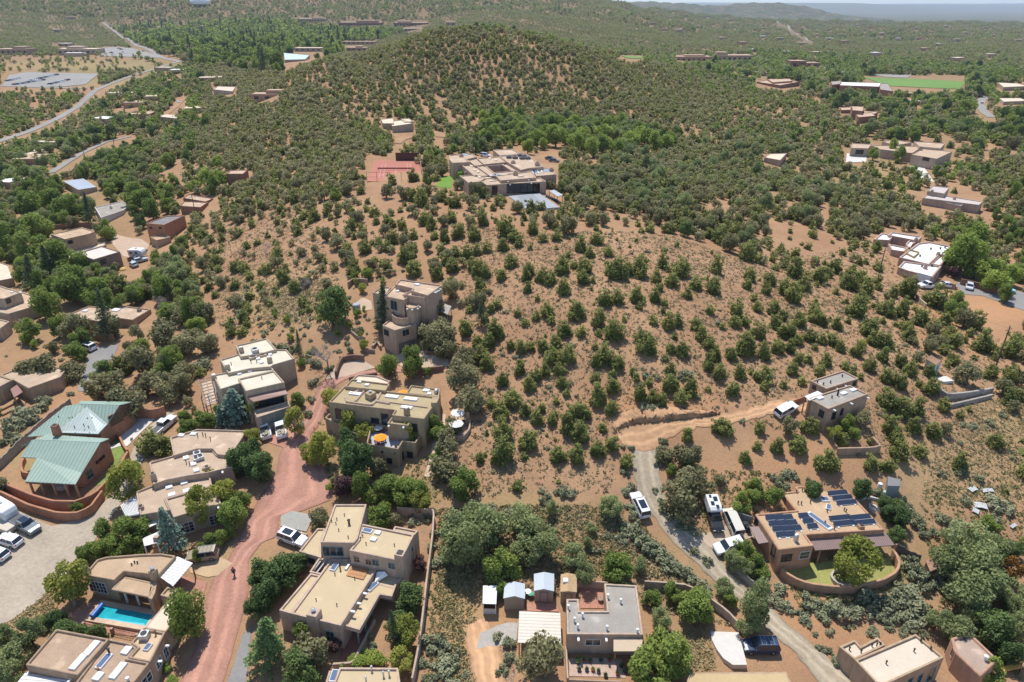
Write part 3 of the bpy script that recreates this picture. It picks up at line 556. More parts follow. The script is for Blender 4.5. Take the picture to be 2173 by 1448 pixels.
fr = tag(empty('pool_fence', G(240,1338)), 'low iron railing between the pool patio and the brown house', 'fence')
o3 = tuple(G(240,1338)); mb = MB(); pb = MB()
for (x0,y0,x1,y1) in ((176,1322,208,1330),(236,1334,290,1346)):
    a, b_ = G(x0,y0,1.0), G(x1,y1,1.0); mb.bar(a, b_, .035, n=5); mb.bar(a-[0,0,.75], b_-[0,0,.75], .03, n=5)
    for t in np.linspace(0,1,18): q = a*(1-t)+b_*t; mb.bar(q-[0,0,1.1], q, .02, n=4)
    for q in (a, b_): pb = MB(); pb.box((q[0],q[1],q[2]-1.3), .35, .35, 1.35); pb.build('pillar', ST_A, fr, o3)
mb.build('railing', DARK, fr, o3)
strip('brick_steps', [(213,1337),(232,1342)], [(212,1350),(231,1354)], BRICK, off=.12, n=6, keep=False)
# ------------------------------------------------------------------ B: pool house
h = House('pool_house', 'tan adobe pool house with columned porch and white ribbed side canopy', (245,1262), lmk='the tan pool house')
h.blk([(205,1187),(226,1181),(302,1175),(344,1174),(373,1179),(336,1220),(262,1212),(241,1231),(186,1221),(184,1212)], 3.9, ST_B, RF_B)
h.blk([(262,1222),(322,1235),(327,1247),(315,1267),(235,1251)], 3.1, ST_B, RF_B, bottom=2.75, par=.1)
h.blk([(321,1235),(333,1235),(329,1258),(322,1272),(313,1268)], 3.0, ST_B, ST_B, par=.02)
h.blk([(355,1244),(378,1250),(360,1269),(339,1263)], 2.7, ST_B, RF_B)
h.chim(329,1226,1.0,1.5,ST_B,STEEL,down=3); h.chim(187,1216,.7,.9,ST_B,STEEL)
h.win(208,1246,2.7,1.9,nx=5,ny=3)
for x, y in ((271,1277),(296,1282)): h.post(x, y, 2.75, .17, WHITE, name='column', square=False)
h.post(244,1268, 2.75, .09, WHITE, name='column', square=False)
for x, y in ((286,1195),(292,1196),(280,1200)): h.pipe(x, y, .3, .08)
h.blk([(357,1274),(386,1279),(367,1322),(351,1341),(305,1333)], 2.9, ST_E, RF_P, par=.04)
panelroof('side_canopy', [(376,1181),(409,1195),(367,1244),(337,1223)], 2.9, WHITEM, 'white ribbed metal canopy beside the tan pool house', 'canopy', (392,1225), posts=[1,2])
# ------------------------------------------------------------------ C: stepped adobe house
h = House('stepped_adobe_house', 'stepped buff adobe house of four flat roofs along the red brick drive', (400,1140), lmk='the stepped adobe house')
h.blk([(360,928),(419,910),(524,913),(500,950),(480,966),(461,964),(451,952),(418,952),(368,967)], 5.2, ST_C, RF_C)
h.blk([(316,981),(368,966),(418,953),(451,953),(461,965),(490,966),(494,990),(440,1003),(400,1009),(354,1018),(325,1028)], 4.8, ST_C, RF_C)
h.blk([(288,1043),(324,1029),(400,1011),(445,1006),(450,1030),(351,1058),(362,1082),(297,1093)], 3.9, ST_C, RF_C)
h.blk([(350,1058),(449,1030),(470,1068),(368,1098)], 4.1, ST_C, RF_C)
for x, y in ((385,925),(411,922),(395,973),(411,986),(417,999),(359,1035),(391,1026),(396,1043),(365,1051)): h.sky(x, y, .95, 1.1)
for x, y, k in ((328,1020,1.5),(440,998,.8),(319,983,.4),(363,930,.5),(300,1080,.6)): h.chim(x, y, .9, k, ST_C, DARK)
h.ac(420,970,1.2,1.); h.ac(418,978,1.,.7); h.ac(427,975,1.,.8)
for x, y in ((431,926),(420,928),(437,928),(447,935),(396,985),(403,988)): h.pipe(x, y, .7)
h.win(392,1121,2.6,1.8,nx=4,ny=3); h.win(459,1102,1.9,1.7,nx=3,ny=3); h.canale(463,1075); h.canale(472,1000)
panelroof('lattice_pergola', [(256,1072),(288,1050),(297,1091),(268,1096)], 2.8, WHITE, 'white lattice pergola beside the stepped adobe house', 'pergola', (280,1100), slats=(11,9,.07), pm=WHITE)
panelroof('patio_canopy', [(298,1107),(334,1098),(332,1112),(308,1123)], 2.4, WHITE, 'small plain white patio canopy below the stepped adobe house', 'canopy', (318,1130), pm=WHITE)
panelroof('slatted_pergola', [(302,1143),(337,1128),(335,1152),(306,1159)], 2.5, WHITEM, 'small white pergola behind the pool house', 'pergola', (320,1172), pm=WHITE)
fo = G(341,1172); mb = MB(); mb.box((fo[0],fo[1],fo[2]-.4), 1.5, 1.2, 1.6, 0, .95); mb.box((fo[0],fo[1],fo[2]+1.15), .9, .8, 2.0, 0, .85); tag(mb.build('outdoor_fireplace', ST_C, None, fo, bevel=.1), 'tall stucco fireplace beside the small white pergola', 'fireplace')
# ------------------------------------------------------------------ D: green metal roof house
h = House('green_roof_house', 'red adobe house under wide green metal roofs with a grey hip', (180,1000), lmk='the green-roofed house')
ab = lambda x, y, z: tuple(P(x, y, h.z0+z)[:2])
# walls follow the undersides of the roofs
WR = ccw([ab(82,975,2.6), ab(60,948,3.6), ab(96,925,3.6), ab(229,933,3.7), ab(213,940,5.3), ab(171,1003,2.7)])
def gable_walls(name, pts):            # pts: (px, py, top height) corners, walls dropped to the ground
    q = [P(x, y, h.z0+z) for x, y, z in pts]; mb = MB(); n = len(q)
    zb = [gz(c[0], c[1])-.6 for c in q]
    for k in range(n):
        a, b = q[k], q[(k+1)%n]; mb.quad((a[0],a[1],zb[k]), (b[0],b[1],zb[(k+1)%n]), tuple(b), tuple(a))
        e = b-a; L = np.hypot(e[0], e[1])
        h.walls.append((tuple(a[:2]), tuple(b[:2]), min(zb[k], zb[(k+1)%n]), max(a[2], b[2])))
        h.walls.append((tuple(b[:2]), tuple(a[:2]), min(zb[k], zb[(k+1)%n]), max(a[2], b[2])))
    return mb.build(name, ST_D, h.root, h.o)
h.poly('roof', [(68,933,5.6),(213,939,5.6),(174,1004,3.15),(160,1028,2.75),(53,1022,2.75),(77,972,4.1),(44,970,4.1)], GREENM)
h.poly('roof', [(213,939,5.62),(68,933,5.62),(44,946,4.3),(100,922,4.6),(232,931,4.6)], GREENM)
h.poly('roof', [(138,862,6.2),(166,857,6.6),(253,860,6.6),(227,902,4.3),(208,923,4.05),(120,920,4.1),(100,924,4.0),(58,927,3.2)], GREENM)
h.poly('roof', [(253,860,6.62),(166,857,6.62),(172,851,5.9),(280,853,5.9)], GREENM)
h.poly('grey_hip', [(120,918,4.45),(208,921,4.4),(228,900,4.62),(184,863,6.62)], PALEM, t=.2)
gable_walls('wall', [(171,1001,3.0),(213,943,5.2),(230,935,4.3),(230,938,4.3)])
gable_walls('wall', [(84,975,3.9),(84,998,3.0),(168,1004,2.9),(212,945,5.1),(96,938,5.1)])
gable_walls('wall', [(212,921,3.8),(226,903,4.1),(252,864,6.3),(277,855,5.6),(172,858,5.6),(110,918,3.6)])
for x, y in ((63,1022),(86,1024),(112,1025),(138,1026),(160,1026)): h.post(x, y-1, 2.6, .12, WOOD, base_h=0) if False else None
for x in (62,85,111,137,159):
    c = P(x, 1021.5+(x-62)*.05, h.z0+2.6); zb = gz(c[0], c[1]); mb = MB(); mb.box((c[0],c[1],zb-.3), .26, .26, h.z0+2.6-zb+.3); mb.build('porch_post', mat('tan_post', (.38,.25,.15), .8), h.root, h.o)
h.chim(122,921,1.1,1.9,mat('red_brick', (.36,.15,.10), .9, .2, 6),DARK,taper=.9)
for x, y in ((246,888),(265,872)): h.win(x, y, 2.6, 2.2, WOOD, 1, 4, mat('garage_door_wood', (.12,.075,.045), .7), 'garage_door', 'door_panel')
for x, y in ((206,981),(213,975),(219,969)): h.win(x, y, .45, .45, DARK, 1, 1)
h.win(190,1006,1.3,1.6,TEAL)
for x, y in ((126,889),(135,884),(149,884),(155,891),(176,889),(187,893),(197,892),(179,906),(189,910),(148,892),(159,910),(149,926),(187,928),(103,943),(73,962)): h.pipe(x, y, .55, .06)
h.cover()
ht = G(134,1034); mb = MB(); mb.lathe((ht[0],ht[1],ht[2]-.05), [(1.05,0),(1.1,.75),(1.0,.9),(.2,.98)], 18); tag(mb.build('hot_tub', mat('grey_vinyl', (.45,.44,.43), .7), None, ht, smooth=False), 'round covered hot tub under the green porch roof', 'hot tub')
wallrun('yard_wall', [(-30,1030),(0,1042),(60,1070),(120,1087),(160,1088),(190,1076),(216,1040)], 1.7, .4, ST_D, 'outer curved red adobe wall below the green-roofed house', 'wall')
o = wallrun('yard_wall', [(-20,1013),(30,1034),(70,1050),(110,1062),(160,1063),(200,1047),(232,1012),(254,986),(270,957)], 1.9, .4, ST_D, 'inner curved red adobe wall topped with rough stakes', 'wall')
o = wallrun('stake_fence', [(-40,1000),(0,972),(42,932),(100,880),(148,846)], 2.0, .16, GREYWOOD, 'long grey stake fence beside the green-roofed house', 'fence', dh=lambda t: random.uniform(-.15,.15), step=.5)
wallrun('garage_court_wall', [(278,867),(330,869),(348,860)], 2.1, .4, ST_D, 'orange-red adobe wall at the head of the concrete apron', 'wall')
wallrun('garden_wall', [(240,916),(250,921),(257,933),(262,944),(270,955)], 1.0, .4, ST_D, 'small scalloped red wall beside the concrete apron', 'wall')
wallrun('courtyard_wall', [(50,968),(43,985),(47,1001),(60,1003)], 1.2, .4, ST_D, 'rounded red courtyard wall at the side of the green-roofed house', 'wall')
strip('lawn', [(228,925),(232,960),(236,995),(205,1030)], [(256,930),(266,955),(250,985),(222,1030)], LAWN, off=.06, k=6)
strip('path', [(229,950),(256,940)], [(230,956),(257,947)], CONC, off=.12, n=6, keep=False)
strip('garden_terrace', [(0,905),(50,880)], [(10,918),(60,890)], mat('straw_ground', (.42,.36,.24), 1, .2, 2), off=.07)
# ------------------------------------------------------------------ E: cream-roofed house
h = House('cream_roof_house', 'pale tan adobe house with bright cream roofs above a two-car garage', (575,893), lmk='the cream-roofed house')
h.blk([(499,733),(566,717),(587,741),(548,752),(510,757)], 7.6, ST_E, RF_E)
h.blk([(466,763),(509,750),(560,742),(586,741),(608,741),(625,761),(580,774),(574,778),(530,782),(484,792)], 7.2, ST_E, RF_E)
h.blk([(451,795),(484,789),(530,779),(575,776),(582,786),(508,804),(510,813),(467,826)], 6.8, ST_E, RF_E)
h.blk([(505,804),(582,786),(604,811),(521,830)], 7.0, ST_E, RF_E)
h.poly('porch_roof', [(524,842,5.85),(603,822,5.85),(611,836,5.2),(538,853,5.2)], REDM)
h.blk([(538,872),(612,851),(617,862),(545,886)], 3.3, ST_E, ST_E, par=.3, th=.2)
for x, y in ((551,858),(571,853),(592,849)): h.win(x, y, 1.8, 1.5, DARK, 2, 1)
h.win(582,885,4.6,2.1,ST_E,4,4,mat('grey_green_garage_door', (.16,.19,.18), .6),'garage_door','door_panel')
for x, y, k in ((513,748,1.2),(484,785,1.2),(573,769,1.2),(455,805,1.0)): h.chim(x, y, .95, k, ST_E, WHITE)
h.ac(542,749,1.3,1.); h.ac(537,760,1.6,.5,ST_E); h.ac(556,755,1.6,.4,ST_E)
for x, y in ((573,753),(548,762),(555,770),(508,794),(530,788),(564,782),(533,753)): h.sky(x, y, .8, 1.0)
for x, y in ((491,775),(533,771),(545,770),(556,805)): h.pipe(x, y, .5)
panelroof('timber_pergola', [(421,806),(450,800),(463,848),(436,858)], 3.2, GREYWOOD, 'grey timber pergola on the end of the cream-roofed house', 'pergola', (445,850), slats=(2,8,.09), pm=GREYWOOD)
strip('flagstone_terrace', [(428,815),(448,808)], [(440,862),(462,856)], STONE, off=.08, n=10, keep=False)
strip('step_path', [(455,868),(452,900)], [(465,868),(462,905)], STONE, off=.1, n=12, keep=False)
# ------------------------------------------------------------------ F: house with roof terrace
h = House('terrace_house', 'ochre adobe house with an orange umbrella on its blue roof terrace', (845,990), lmk='the terrace house')
h.blk([(759,794),(800,797),(828,808),(822,815),(746,805)], 7.6, ST_E, RF_P)
h.blk([(746,804),(827,814),(818,829),(731,820)], 7.8, ST_F, RF_F)
h.blk([(730,819),(920,841),(932,843),(900,889),(831,881),(838,870),(697,853)], 7.4, ST_F, RF_F)
h.blk([(872,817),(934,825),(932,842),(861,834)], 7.3, ST_F, RF_F)
h.blk([(918,841),(933,842),(927,855),(914,855)], 8.1, ST_F, ST_F, par=.05)
h.blk([(832,884),(875,889),(866,903),(821,898)], 6.5, ST_F, RF_F)
DECK = mat('blue_grey_deck', (.36,.38,.43), .9, .1, 3)
tp = h.blk([(787,899),(822,903),(868,906),(896,918),(882,940),(855,936),(845,953),(777,942)], 3.9, ST_F, DECK, par=.95, th=.25)
h.blk([(689,886),(698,877),(770,889),(786,905),(780,925),(757,922)], 3.4, ST_F, RF_F, par=.7)
for x, y, ww, ll in ((755,837,1.0,2.6),(832,843,1.,2.6),(872,848,1.,2.6),(863,866,.9,2.2),(763,811,.9,.9),(905,830,.9,1.3),(911,837,.7,.8),(779,818,.8,.8)): h.sky(x, y, ww, ll)
h.chim(787,845,1.5,1.2,ST_F,STEEL,taper=1.); h.chim(864,882,.9,1.6,ST_F,WHITE); h.chim(926,835,.7,.8,STEEL,WHITE)
RB = MB()
def para(pts, z, r=.22):                # low rounded roof curbs
    for a, b in zip(pts[:-1], pts[1:]): RB.bar(P(*a, h.z0+z), P(*b, h.z0+z), r, r, 6)
para([(733,843),(736,853),(789,860),(796,853),(800,848),(808,835),(805,830),(780,828),(762,829),(743,836)], 7.2); para([(773,830),(754,852)], 7.2); para([(798,852),(827,857)], 7.2); para([(800,850),(907,865)], 7.2, .12)
RB.build('roof_curb', ST_C, h.root, h.o)
for x, y, ww, hh in ((718,878,1.0,2.0),(796,893,1.4,1.0),(817,890,1.2,2.2),(827,978,.8,1.0),(870,965,.9,1.1),(881,910,.8,1.9),(870,915,.5,1.4),(855,968,.5,1.6)): h.win(x, y, ww, hh, DARK, 1, 1)
for x, y in ((812,958),(838,962),(826,903),(857,906)): h.canale(x, y, DARK if y > 950 else WHITE, .4)
tz = h.z0+3.9-.95
TANC = mat('ecru_canvas', (.62,.60,.56), .85, .05, 2)
def umbrella(px, py, z0, hgt, rad, m, label, slope=.45, g=None):
    c = P(px, py, z0+hgt-.2); c[2] = z0; r = tag(empty('patio_umbrella', c), label, 'umbrella')
    mb = MB(); mb.lathe((c[0],c[1],z0+hgt-slope), [(rad,0),(rad*.99,.03),(rad*.5,slope*.55),(.06,slope)], 8, cap=False); mb.lathe((c[0],c[1],z0+hgt-slope-.02), [(rad*.98,.0),(rad*.5,slope*.5),(.05,slope-.03)], 8, cap=False); mb.build('canopy', m, r, tuple(c))
    p = MB(); p.bar((c[0],c[1],z0), (c[0],c[1],z0+hgt+.1), .035, n=6); p.build('pole', WHITE, r, tuple(c)); b = MB(); b.lathe((c[0],c[1],z0), [(.35,0),(.33,.08),(.08,.14)], 10); b.build('base', DARK, r, tuple(c)); return c
ORG = mat('orange_canvas', (.80,.28,.02), .8, .06, 2); WCAN = mat('white_canvas', (.80,.80,.80), .8, .04, 2)
umbrella(807,926,tz,2.4,1.2,ORG,'orange umbrella open on the blue roof terrace')
RED = mat('red_wood', (.22,.055,.035), .7)
def chair(px, py, z0, rz, label, m=RED, g='chairs on the roof terrace'):
    c = P(px, py, z0); r = tag(empty('patio_chair', c), label, 'chair', g); r.rotation_euler[2] = rz
    mb = MB(); mb.box((0,0,.4), .55, .55, .08); mb.build('seat', m, r, (0,0,0)); mb = MB(); mb.box((0,.27,.44), .55, .07, .55); mb.build('backrest', m, r, (0,0,0))
    for sx in (-1,1):
        for sy in (-1,1): q = MB(); q.box((sx*.23,sy*.23,0), .06, .06, .42); q.build('leg', m, r, (0,0,0))
    return r
def table(px, py, z0, rad, label, m, hgt=.74):
    c = P(px, py, z0); r = tag(empty('patio_table', c), label, 'table'); mb = MB(); mb.lathe((c[0],c[1],z0+hgt-.05), [(rad,0),(rad,.05)], 16); mb.build('tabletop', m, r, tuple(c))
    mb = MB(); mb.bar((c[0],c[1],z0), (c[0],c[1],z0+hgt-.05), .06); mb.lathe((c[0],c[1],z0), [(.3,0),(.28,.05)], 8); mb.build('pedestal', DARK, r, tuple(c))
table(804,915,tz,.85,'round white table on the blue roof terrace',WHITE)
table(810,942,tz,.6,'small dark red table under the orange umbrella',RED)
for i, (x, y, a) in enumerate(((799,942,1.6),(816,938,-1.6),(804,947,3.1),(798,913,1.),(812,918,-1.))): chair(x, y, tz, a, ('red wooden chair left of the orange umbrella pole','red wooden chair right of the orange umbrella pole','red wooden chair nearest the terrace front wall','red chair on the left of the round white table','red chair on the right of the round white table')[i])
for i, (x, y) in enumerate(((833,932),(848,933))): chair(x, y, tz, 3.14, ('red chair with tan cushion under the terrace tower, left one','red chair with tan cushion under the terrace tower, right one')[i])
for i, (x, y, lb) in enumerate(((786,940,'potted plant in the left corner of the roof terrace'),(840,949,'spiky potted plant at the front corner of the roof terrace'))):
    c = P(x, y, tz); r = tag(empty('potted_plant', c), lb, 'potted plant'); mb = MB(); mb.lathe(c, [(.2,0),(.28,.4)], 10); mb.build('pot', mat('terracotta', (.35,.15,.08), .9), r, tuple(c)); mb = MB()
    for k in range(40): a = random.uniform(0,6.28); e = random.uniform(.3,1.3); L = random.uniform(.3,.6); mb.bar((c[0],c[1],c[2]+.38), (c[0]+L*math.cos(a)*math.cos(e), c[1]+L*math.sin(a)*math.cos(e), c[2]+.38+L*math.sin(e)), .03, .005, 3)
    mb.build('foliage', mat('pot_leaves', (.10,.16,.05), .8), r, tuple(c))
umbrella(855,832,h.z0+4.4,2.4,1.2,ORG,'small orange umbrella in the courtyard behind the terrace house')
c = G(968,905); umbrella(968,897,c[2],2.4,1.35,TANC,'lower white umbrella on the hillside patio'); c = G(971,884); umbrella(971,874,c[2],2.4,1.3,TANC,'upper white umbrella on the hillside patio'); LMK.append(('the two white umbrellas', c[0], c[1]))
for i, (x, y) in enumerate(((978,905),(984,897),(977,916))):
    c = G(x, y); chair(x, y, c[2]+.1, i*1.7, ('red chair right of the lower white umbrella','red chair between umbrella and garden fireplace','red chair nearest the rounded patio wall')[i], g='chairs on the hillside patio')
strip('flagstone_patio', [(955,880),(960,925)], [(992,885),(985,932)], STONE, off=.08, n=10, keep=False)
wallrun('patio_wall', [(997,890),(996,910),(984,925),(972,928),(963,922)], .9, .35, ST_C, 'low rounded stucco wall around the hillside patio', 'wall')
fo = G(993,898); mb = MB(); mb.box((fo[0],fo[1],fo[2]-.3), 1.1, .9, 1.2); mb.box((fo[0],fo[1],fo[2]+.85), .7, .6, 1.3, 0, .8); tag(mb.build('outdoor_fireplace', ST_A, None, fo, bevel=.08), 'brown garden fireplace beside the white umbrellas', 'fireplace')
strip('flagstone_path', [(938,880),(935,915),(918,942),(908,985),(900,1012)], [(946,880),(944,918),(928,945),(920,985),(912,1014)], STONE, off=.1, n=40, k=3, keep=False)
# ------------------------------------------------------------------ G: hillside house with garage tower
h = House('hillside_house', 'rose-tan hillside adobe house with a round tower over its garage', (842,748), lmk='the hillside tower house')
zb2 = gz(*G(880,660)[:2]) - h.z0
h.blk([(849,592),(938,605),(908,627),(872,617),(876,612),(838,603)], 11.2, ST_G, RF_G)
h.blk([(856,625),(872,616),(909,624),(902,632)], 10.6, ST_G, RF_G)
h.blk([(790,620),(810,608),(830,609),(816,628)], 9.8, ST_G, RF_G)
h.blk([(815,628),(838,605),(876,612),(857,625),(867,629),(857,637)], 10.2, ST_G, RF_G)
h.blk([(867,632),(896,636),(894,644),(886,651),(878,654),(869,654),(862,650),(860,643)], 9.0, ST_G, RF_G)
h.blk([(836,657),(858,652),(876,660),(876,671),(866,675),(852,676),(841,674),(832,669),(830,663)], 6.9, ST_G, RF_G, par=.9, th=.22)
h.blk([(811,690),(829,675),(872,680),(884,688),(838,701)], 5.6, ST_G, RF_G)
h.win(864,735,3.9,2.4,ST_G,1,4,mat('grey_garage_door', (.13,.125,.12), .6),'garage_door','door_panel'); h.win(820,706,1.3,1.2,DARK,3,1); h.win(861,706,1.5,1.3,ST_G,2,1); h.win(836,648,1.6,2.0,TEAL,2,1)
h.ac(834,612,1.1,.9); h.sky(858,616,.9,1.3); h.sky(885,605,.8,1.2); h.sky(844,619,.7,.9)
for x, y, k in ((829,606,1.2),(925,605,1.3),(813,626,.7)): h.chim(x, y, .9, k, ST_G, DARK)
h.chim(813,689,.9,.7,ST_G,DARK); h.pipe(852,686,.8,.18,WHITE)
for x, y in ((921,619),(924,617),(928,615),(932,612)): h.canale(x, y+2, None, .5)
for x, y in ((866,656),(875,657),(885,655),(889,652)): h.canale(x, y, None, .35)
table(844,672,h.z0+6.0,.6,'grey table on the round balcony of the hillside house',DECK)
panelroof('deck', [(930,640),(958,650),(950,668),(925,655)], 3.0, GREYWOOD, 'grey timber deck on posts behind the pinyon by the hillside house', 'deck', (940,690), thick=.2, pm=GREYWOOD)
wallrun('stone_wall', [(712,790),(718,768),(727,755),(750,752),(772,754)], 1.3, .5, DKSTONE, 'reddish stone retaining wall around the upper parking pad', 'wall')
wallrun('stone_wall', [(740,802),(765,795),(800,790)], 1.2, .5, DKSTONE, 'dark stone wall along the lower edge of the upper drive', 'wall')
wallrun('stone_wall', [(880,784),(915,779),(940,775)], 1.2, .5, DKSTONE, 'stone wall below the garage court of the hillside house', 'wall')
wallrun('stone_wall', [(903,745),(930,745),(954,742)], .9, .4, DKSTONE, 'low red stone wall behind two wheelie bins', 'wall')
for k, (x, y) in enumerate(((911,748),(917,748))):
    c = G(x, y); mb = MB(); mb.box((c[0],c[1],c[2]), .6, .65, 1.0, 0, 1.12); o = mb.build('wheelie_bin', mat('bin_blue' if k == 0 else 'bin_green', (.05,.08,.10) if k == 0 else (.07,.10,.09), .5), None, c); tag(o, ('dark blue wheelie bin by the low red stone wall','green wheelie bin by the low red stone wall')[k], 'bin'); mb = MB(); mb.box((c[0],c[1]-.02,c[2]+1.0), .7, .76, .07); mb.build('lid', DARK, o, tuple(c))
for i, (pl, lb) in enumerate((([(790,735),(800,722),(808,735)],'stone terrace wall just below the garage tower'),([(745,700),(760,715),(775,715)],'stone terrace wall above the dead grey tree'),([(765,728),(775,740),(795,742)],'stone terrace wall above the upper parking pad'),([(738,600),(748,590),(780,592)],'dark stake wall behind the hillside garden'))):
    wallrun('garden_wall', pl, .8 if i < 3 else 1.4, .4, RUBBLE, lb, 'wall')
strip('gravel_terrace', [(752,645),(770,632),(788,640)], [(752,668),(770,660),(790,658)], mat('peach_gravel', (.47,.35,.25)), off=.08, n=8)
tk = G(757,660); mb = MB(); mb.lathe(tk, [(.9,-.2),(.9,1.5),(.75,1.7),(.1,1.75)], 16); tag(mb.build('water_tank', mat('grey_tank', (.30,.32,.34), .6), None, tk), 'grey round-topped water tank on the garden terrace', 'tank')
# ------------------------------------------------------------------ H: sand-coated two-storey house
h = House('sand_roof_house', 'large pinkish stucco house with sand-coloured flat roofs on three levels', (640,1352), lmk='the sand-roofed house')
h.blk([(710,1070),(778,1070),(759,1142),(751,1152),(680,1151)], 7.0, ST_H, RF_H, par=.25, bev=.05)
h.blk([(766,1111),(879,1134),(853,1187),(838,1188),(741,1168),(761,1144)], 6.6, ST_H, RF_H, par=.25, bev=.05)
h.blk([(838,1116),(888,1126),(880,1135),(833,1125)], 6.2, ST_H, RF_H, par=.25, bev=.05)
h.blk([(673,1121),(691,1121),(681,1152),(682,1184),(634,1170)], 4.0, ST_H, RF_H, par=.25, bev=.05)
h.blk([(703,1186),(742,1186),(742,1178),(801,1200),(801,1205),(723,1328),(617,1302)], 4.1, ST_H, RF_H, par=.25, bev=.05)
h.blk([(659,1216),(681,1221),(617,1302),(592,1295)], 3.8, ST_H, RF_H, par=.25, bev=.05)
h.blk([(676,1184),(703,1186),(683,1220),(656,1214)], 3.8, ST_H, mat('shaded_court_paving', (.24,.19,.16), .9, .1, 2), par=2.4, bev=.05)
bm_ = MB()
for k in range(3):
    a = P(663+k*9, 1213+k*2.2, h.z0+3.5); b_ = P(681+k*9, 1190+k*1.5, h.z0+3.5); bm_.bar(a, b_, .09, n=4)
bm_.build('pergola_beams', WHITE, h.root, h.o)
h.blk([(801,1203),(860,1222),(843,1236),(832,1266),(806,1262),(763,1337),(729,1327)], 3.3, ST_H, RF_H, par=.25, bev=.05, bottom=2.6, excl=True)
h.blk([(805,1200),(850,1216),(836,1250),(800,1240),(790,1256),(775,1250)], 3.1, ST_H, RF_H, par=.1, bev=.05)
h.chim(668,1312,1.6,1.2,ST_H,STEEL,down=4.5,taper=.92); h.chim(850,1184,1.4,1.0,ST_H,DARK,down=5,taper=.95)
h.win(640,1337,1.1,1.7,TEAL); h.win(701,1350,1.1,1.7,TEAL); h.win(707,1170,2.9,1.6,TEAL,3,1); h.win(757,1187,.8,.9,ST_H); h.win(782,1193,.8,.8,ST_H); h.win(797,1194,.9,.9,TEAL); h.win(831,1201,.9,.9,TEAL); h.win(875,1172,.7,1.7,TEAL,1,2); h.win(861,1199,.6,1.6,TEAL,1,2); h.win(662,1191,1.0,1.0,DARK)
h.sky(710,1205,.9,1.5,glass=SKYG); h.sky(780,1128,.9,1.6,glass=SKYG); h.sky(802,1132,.8,.9); h.sky(793,1146,.8,.9); h.sky(791,1246,.8,2.,glass=SKYG,rot=.98); h.sky(739,1203,.4,1.6,m=STEEL)
for x, y in ((731,1095),(715,1104),(704,1108),(713,1113),(740,1112),(719,1127),(739,1142),(770,1140),(765,1145),(777,1156),(837,1159),(711,1221),(753,1230),(671,1275),(715,1286)): h.pipe(x, y, .35, .06)
h.pipe(741,1113,.8,.16); h.pipe(722,1208,1.2,.1)
dk = [P(x, y, h.z0+4.0) for x, y in ((746,1200),(783,1208),(771,1230),(735,1221))]; mb = MB(); mb.slab(dk, .1); e = (dk[1]-dk[0])/np.linalg.norm(dk[1]-dk[0]); tag(mb.build('wood_deck', seam('cedar_deck', (.40,.20,.09), .7, 1.6, 'Y', .35), h.root, h.o, uvdir=(e, np.cross((0,0,1), e))))
mb = MB(); tq = [P(x, y, h.z0+z) for x, y, z in ((800,1214,3.9),(816,1213,4.3),(823,1221,3.7),(812,1228,3.4),(795,1237,3.3))]; mb.slab(tq, .05); tag(mb.build('white_tarp', WCAN, None, tq[2]), 'pale tarp spread on the lower sand-coloured roof', 'tarp')
for x, y in ((776,1267),(763,1288),(750,1305)): h.canale(x-6, y-8)
for x, y in ((762,1362),(777,1338),(791,1308)): h.post(x, y, 2.6, .09, TEAL, base_h=.3)
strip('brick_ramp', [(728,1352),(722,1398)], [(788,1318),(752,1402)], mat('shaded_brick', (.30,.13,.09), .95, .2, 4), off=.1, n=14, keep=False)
wallrun('entry_wall', [(795,1312),(782,1338),(766,1370),(753,1398)], .9, .35, ST_H, 'low pinkish wall along the brick entry ramp', 'wall'); wallrun('entry_wall', [(706,1408),(730,1407),(752,1405),(756,1398)], 1.0, .35, ST_H, 'short pinkish wall crossing the foot of the brick ramp', 'wall')
wallrun('retaining_wall', [(592,1120),(620,1126),(652,1134)], .8, .3, ST_H, 'low stucco wall between parked white SUV and concrete pad', 'wall')
wallrun('boundary_wall', [(842,1077),(880,1078),(921,1080),(918,1130),(911,1185),(905,1230),(896,1310),(888,1370),(874,1440)], 1.7, .3, ST_H, 'long pinkish boundary wall around the back of the sand-roofed house', 'wall')
h = House('sand_roof_casita', 'small sand-roofed stucco building cut by the bottom edge of view', (760,1470), lmk='the bottom-edge casita')
h.blk([(720,1416),(845,1417),(853,1470),(700,1470)], 3.5, ST_H, RF_H, par=.25, bev=.05); h.blk([(698,1423),(719,1423),(704,1470),(684,1470)], 3.2, ST_H, RF_H, par=.15, bev=.05); h.sky(709,1436,.9,1.8,glass=SKYG)
for x, y in ((789,1424),(814,1436),(826,1434),(777,1447)): h.pipe(x, y, .8, .1, STEEL)
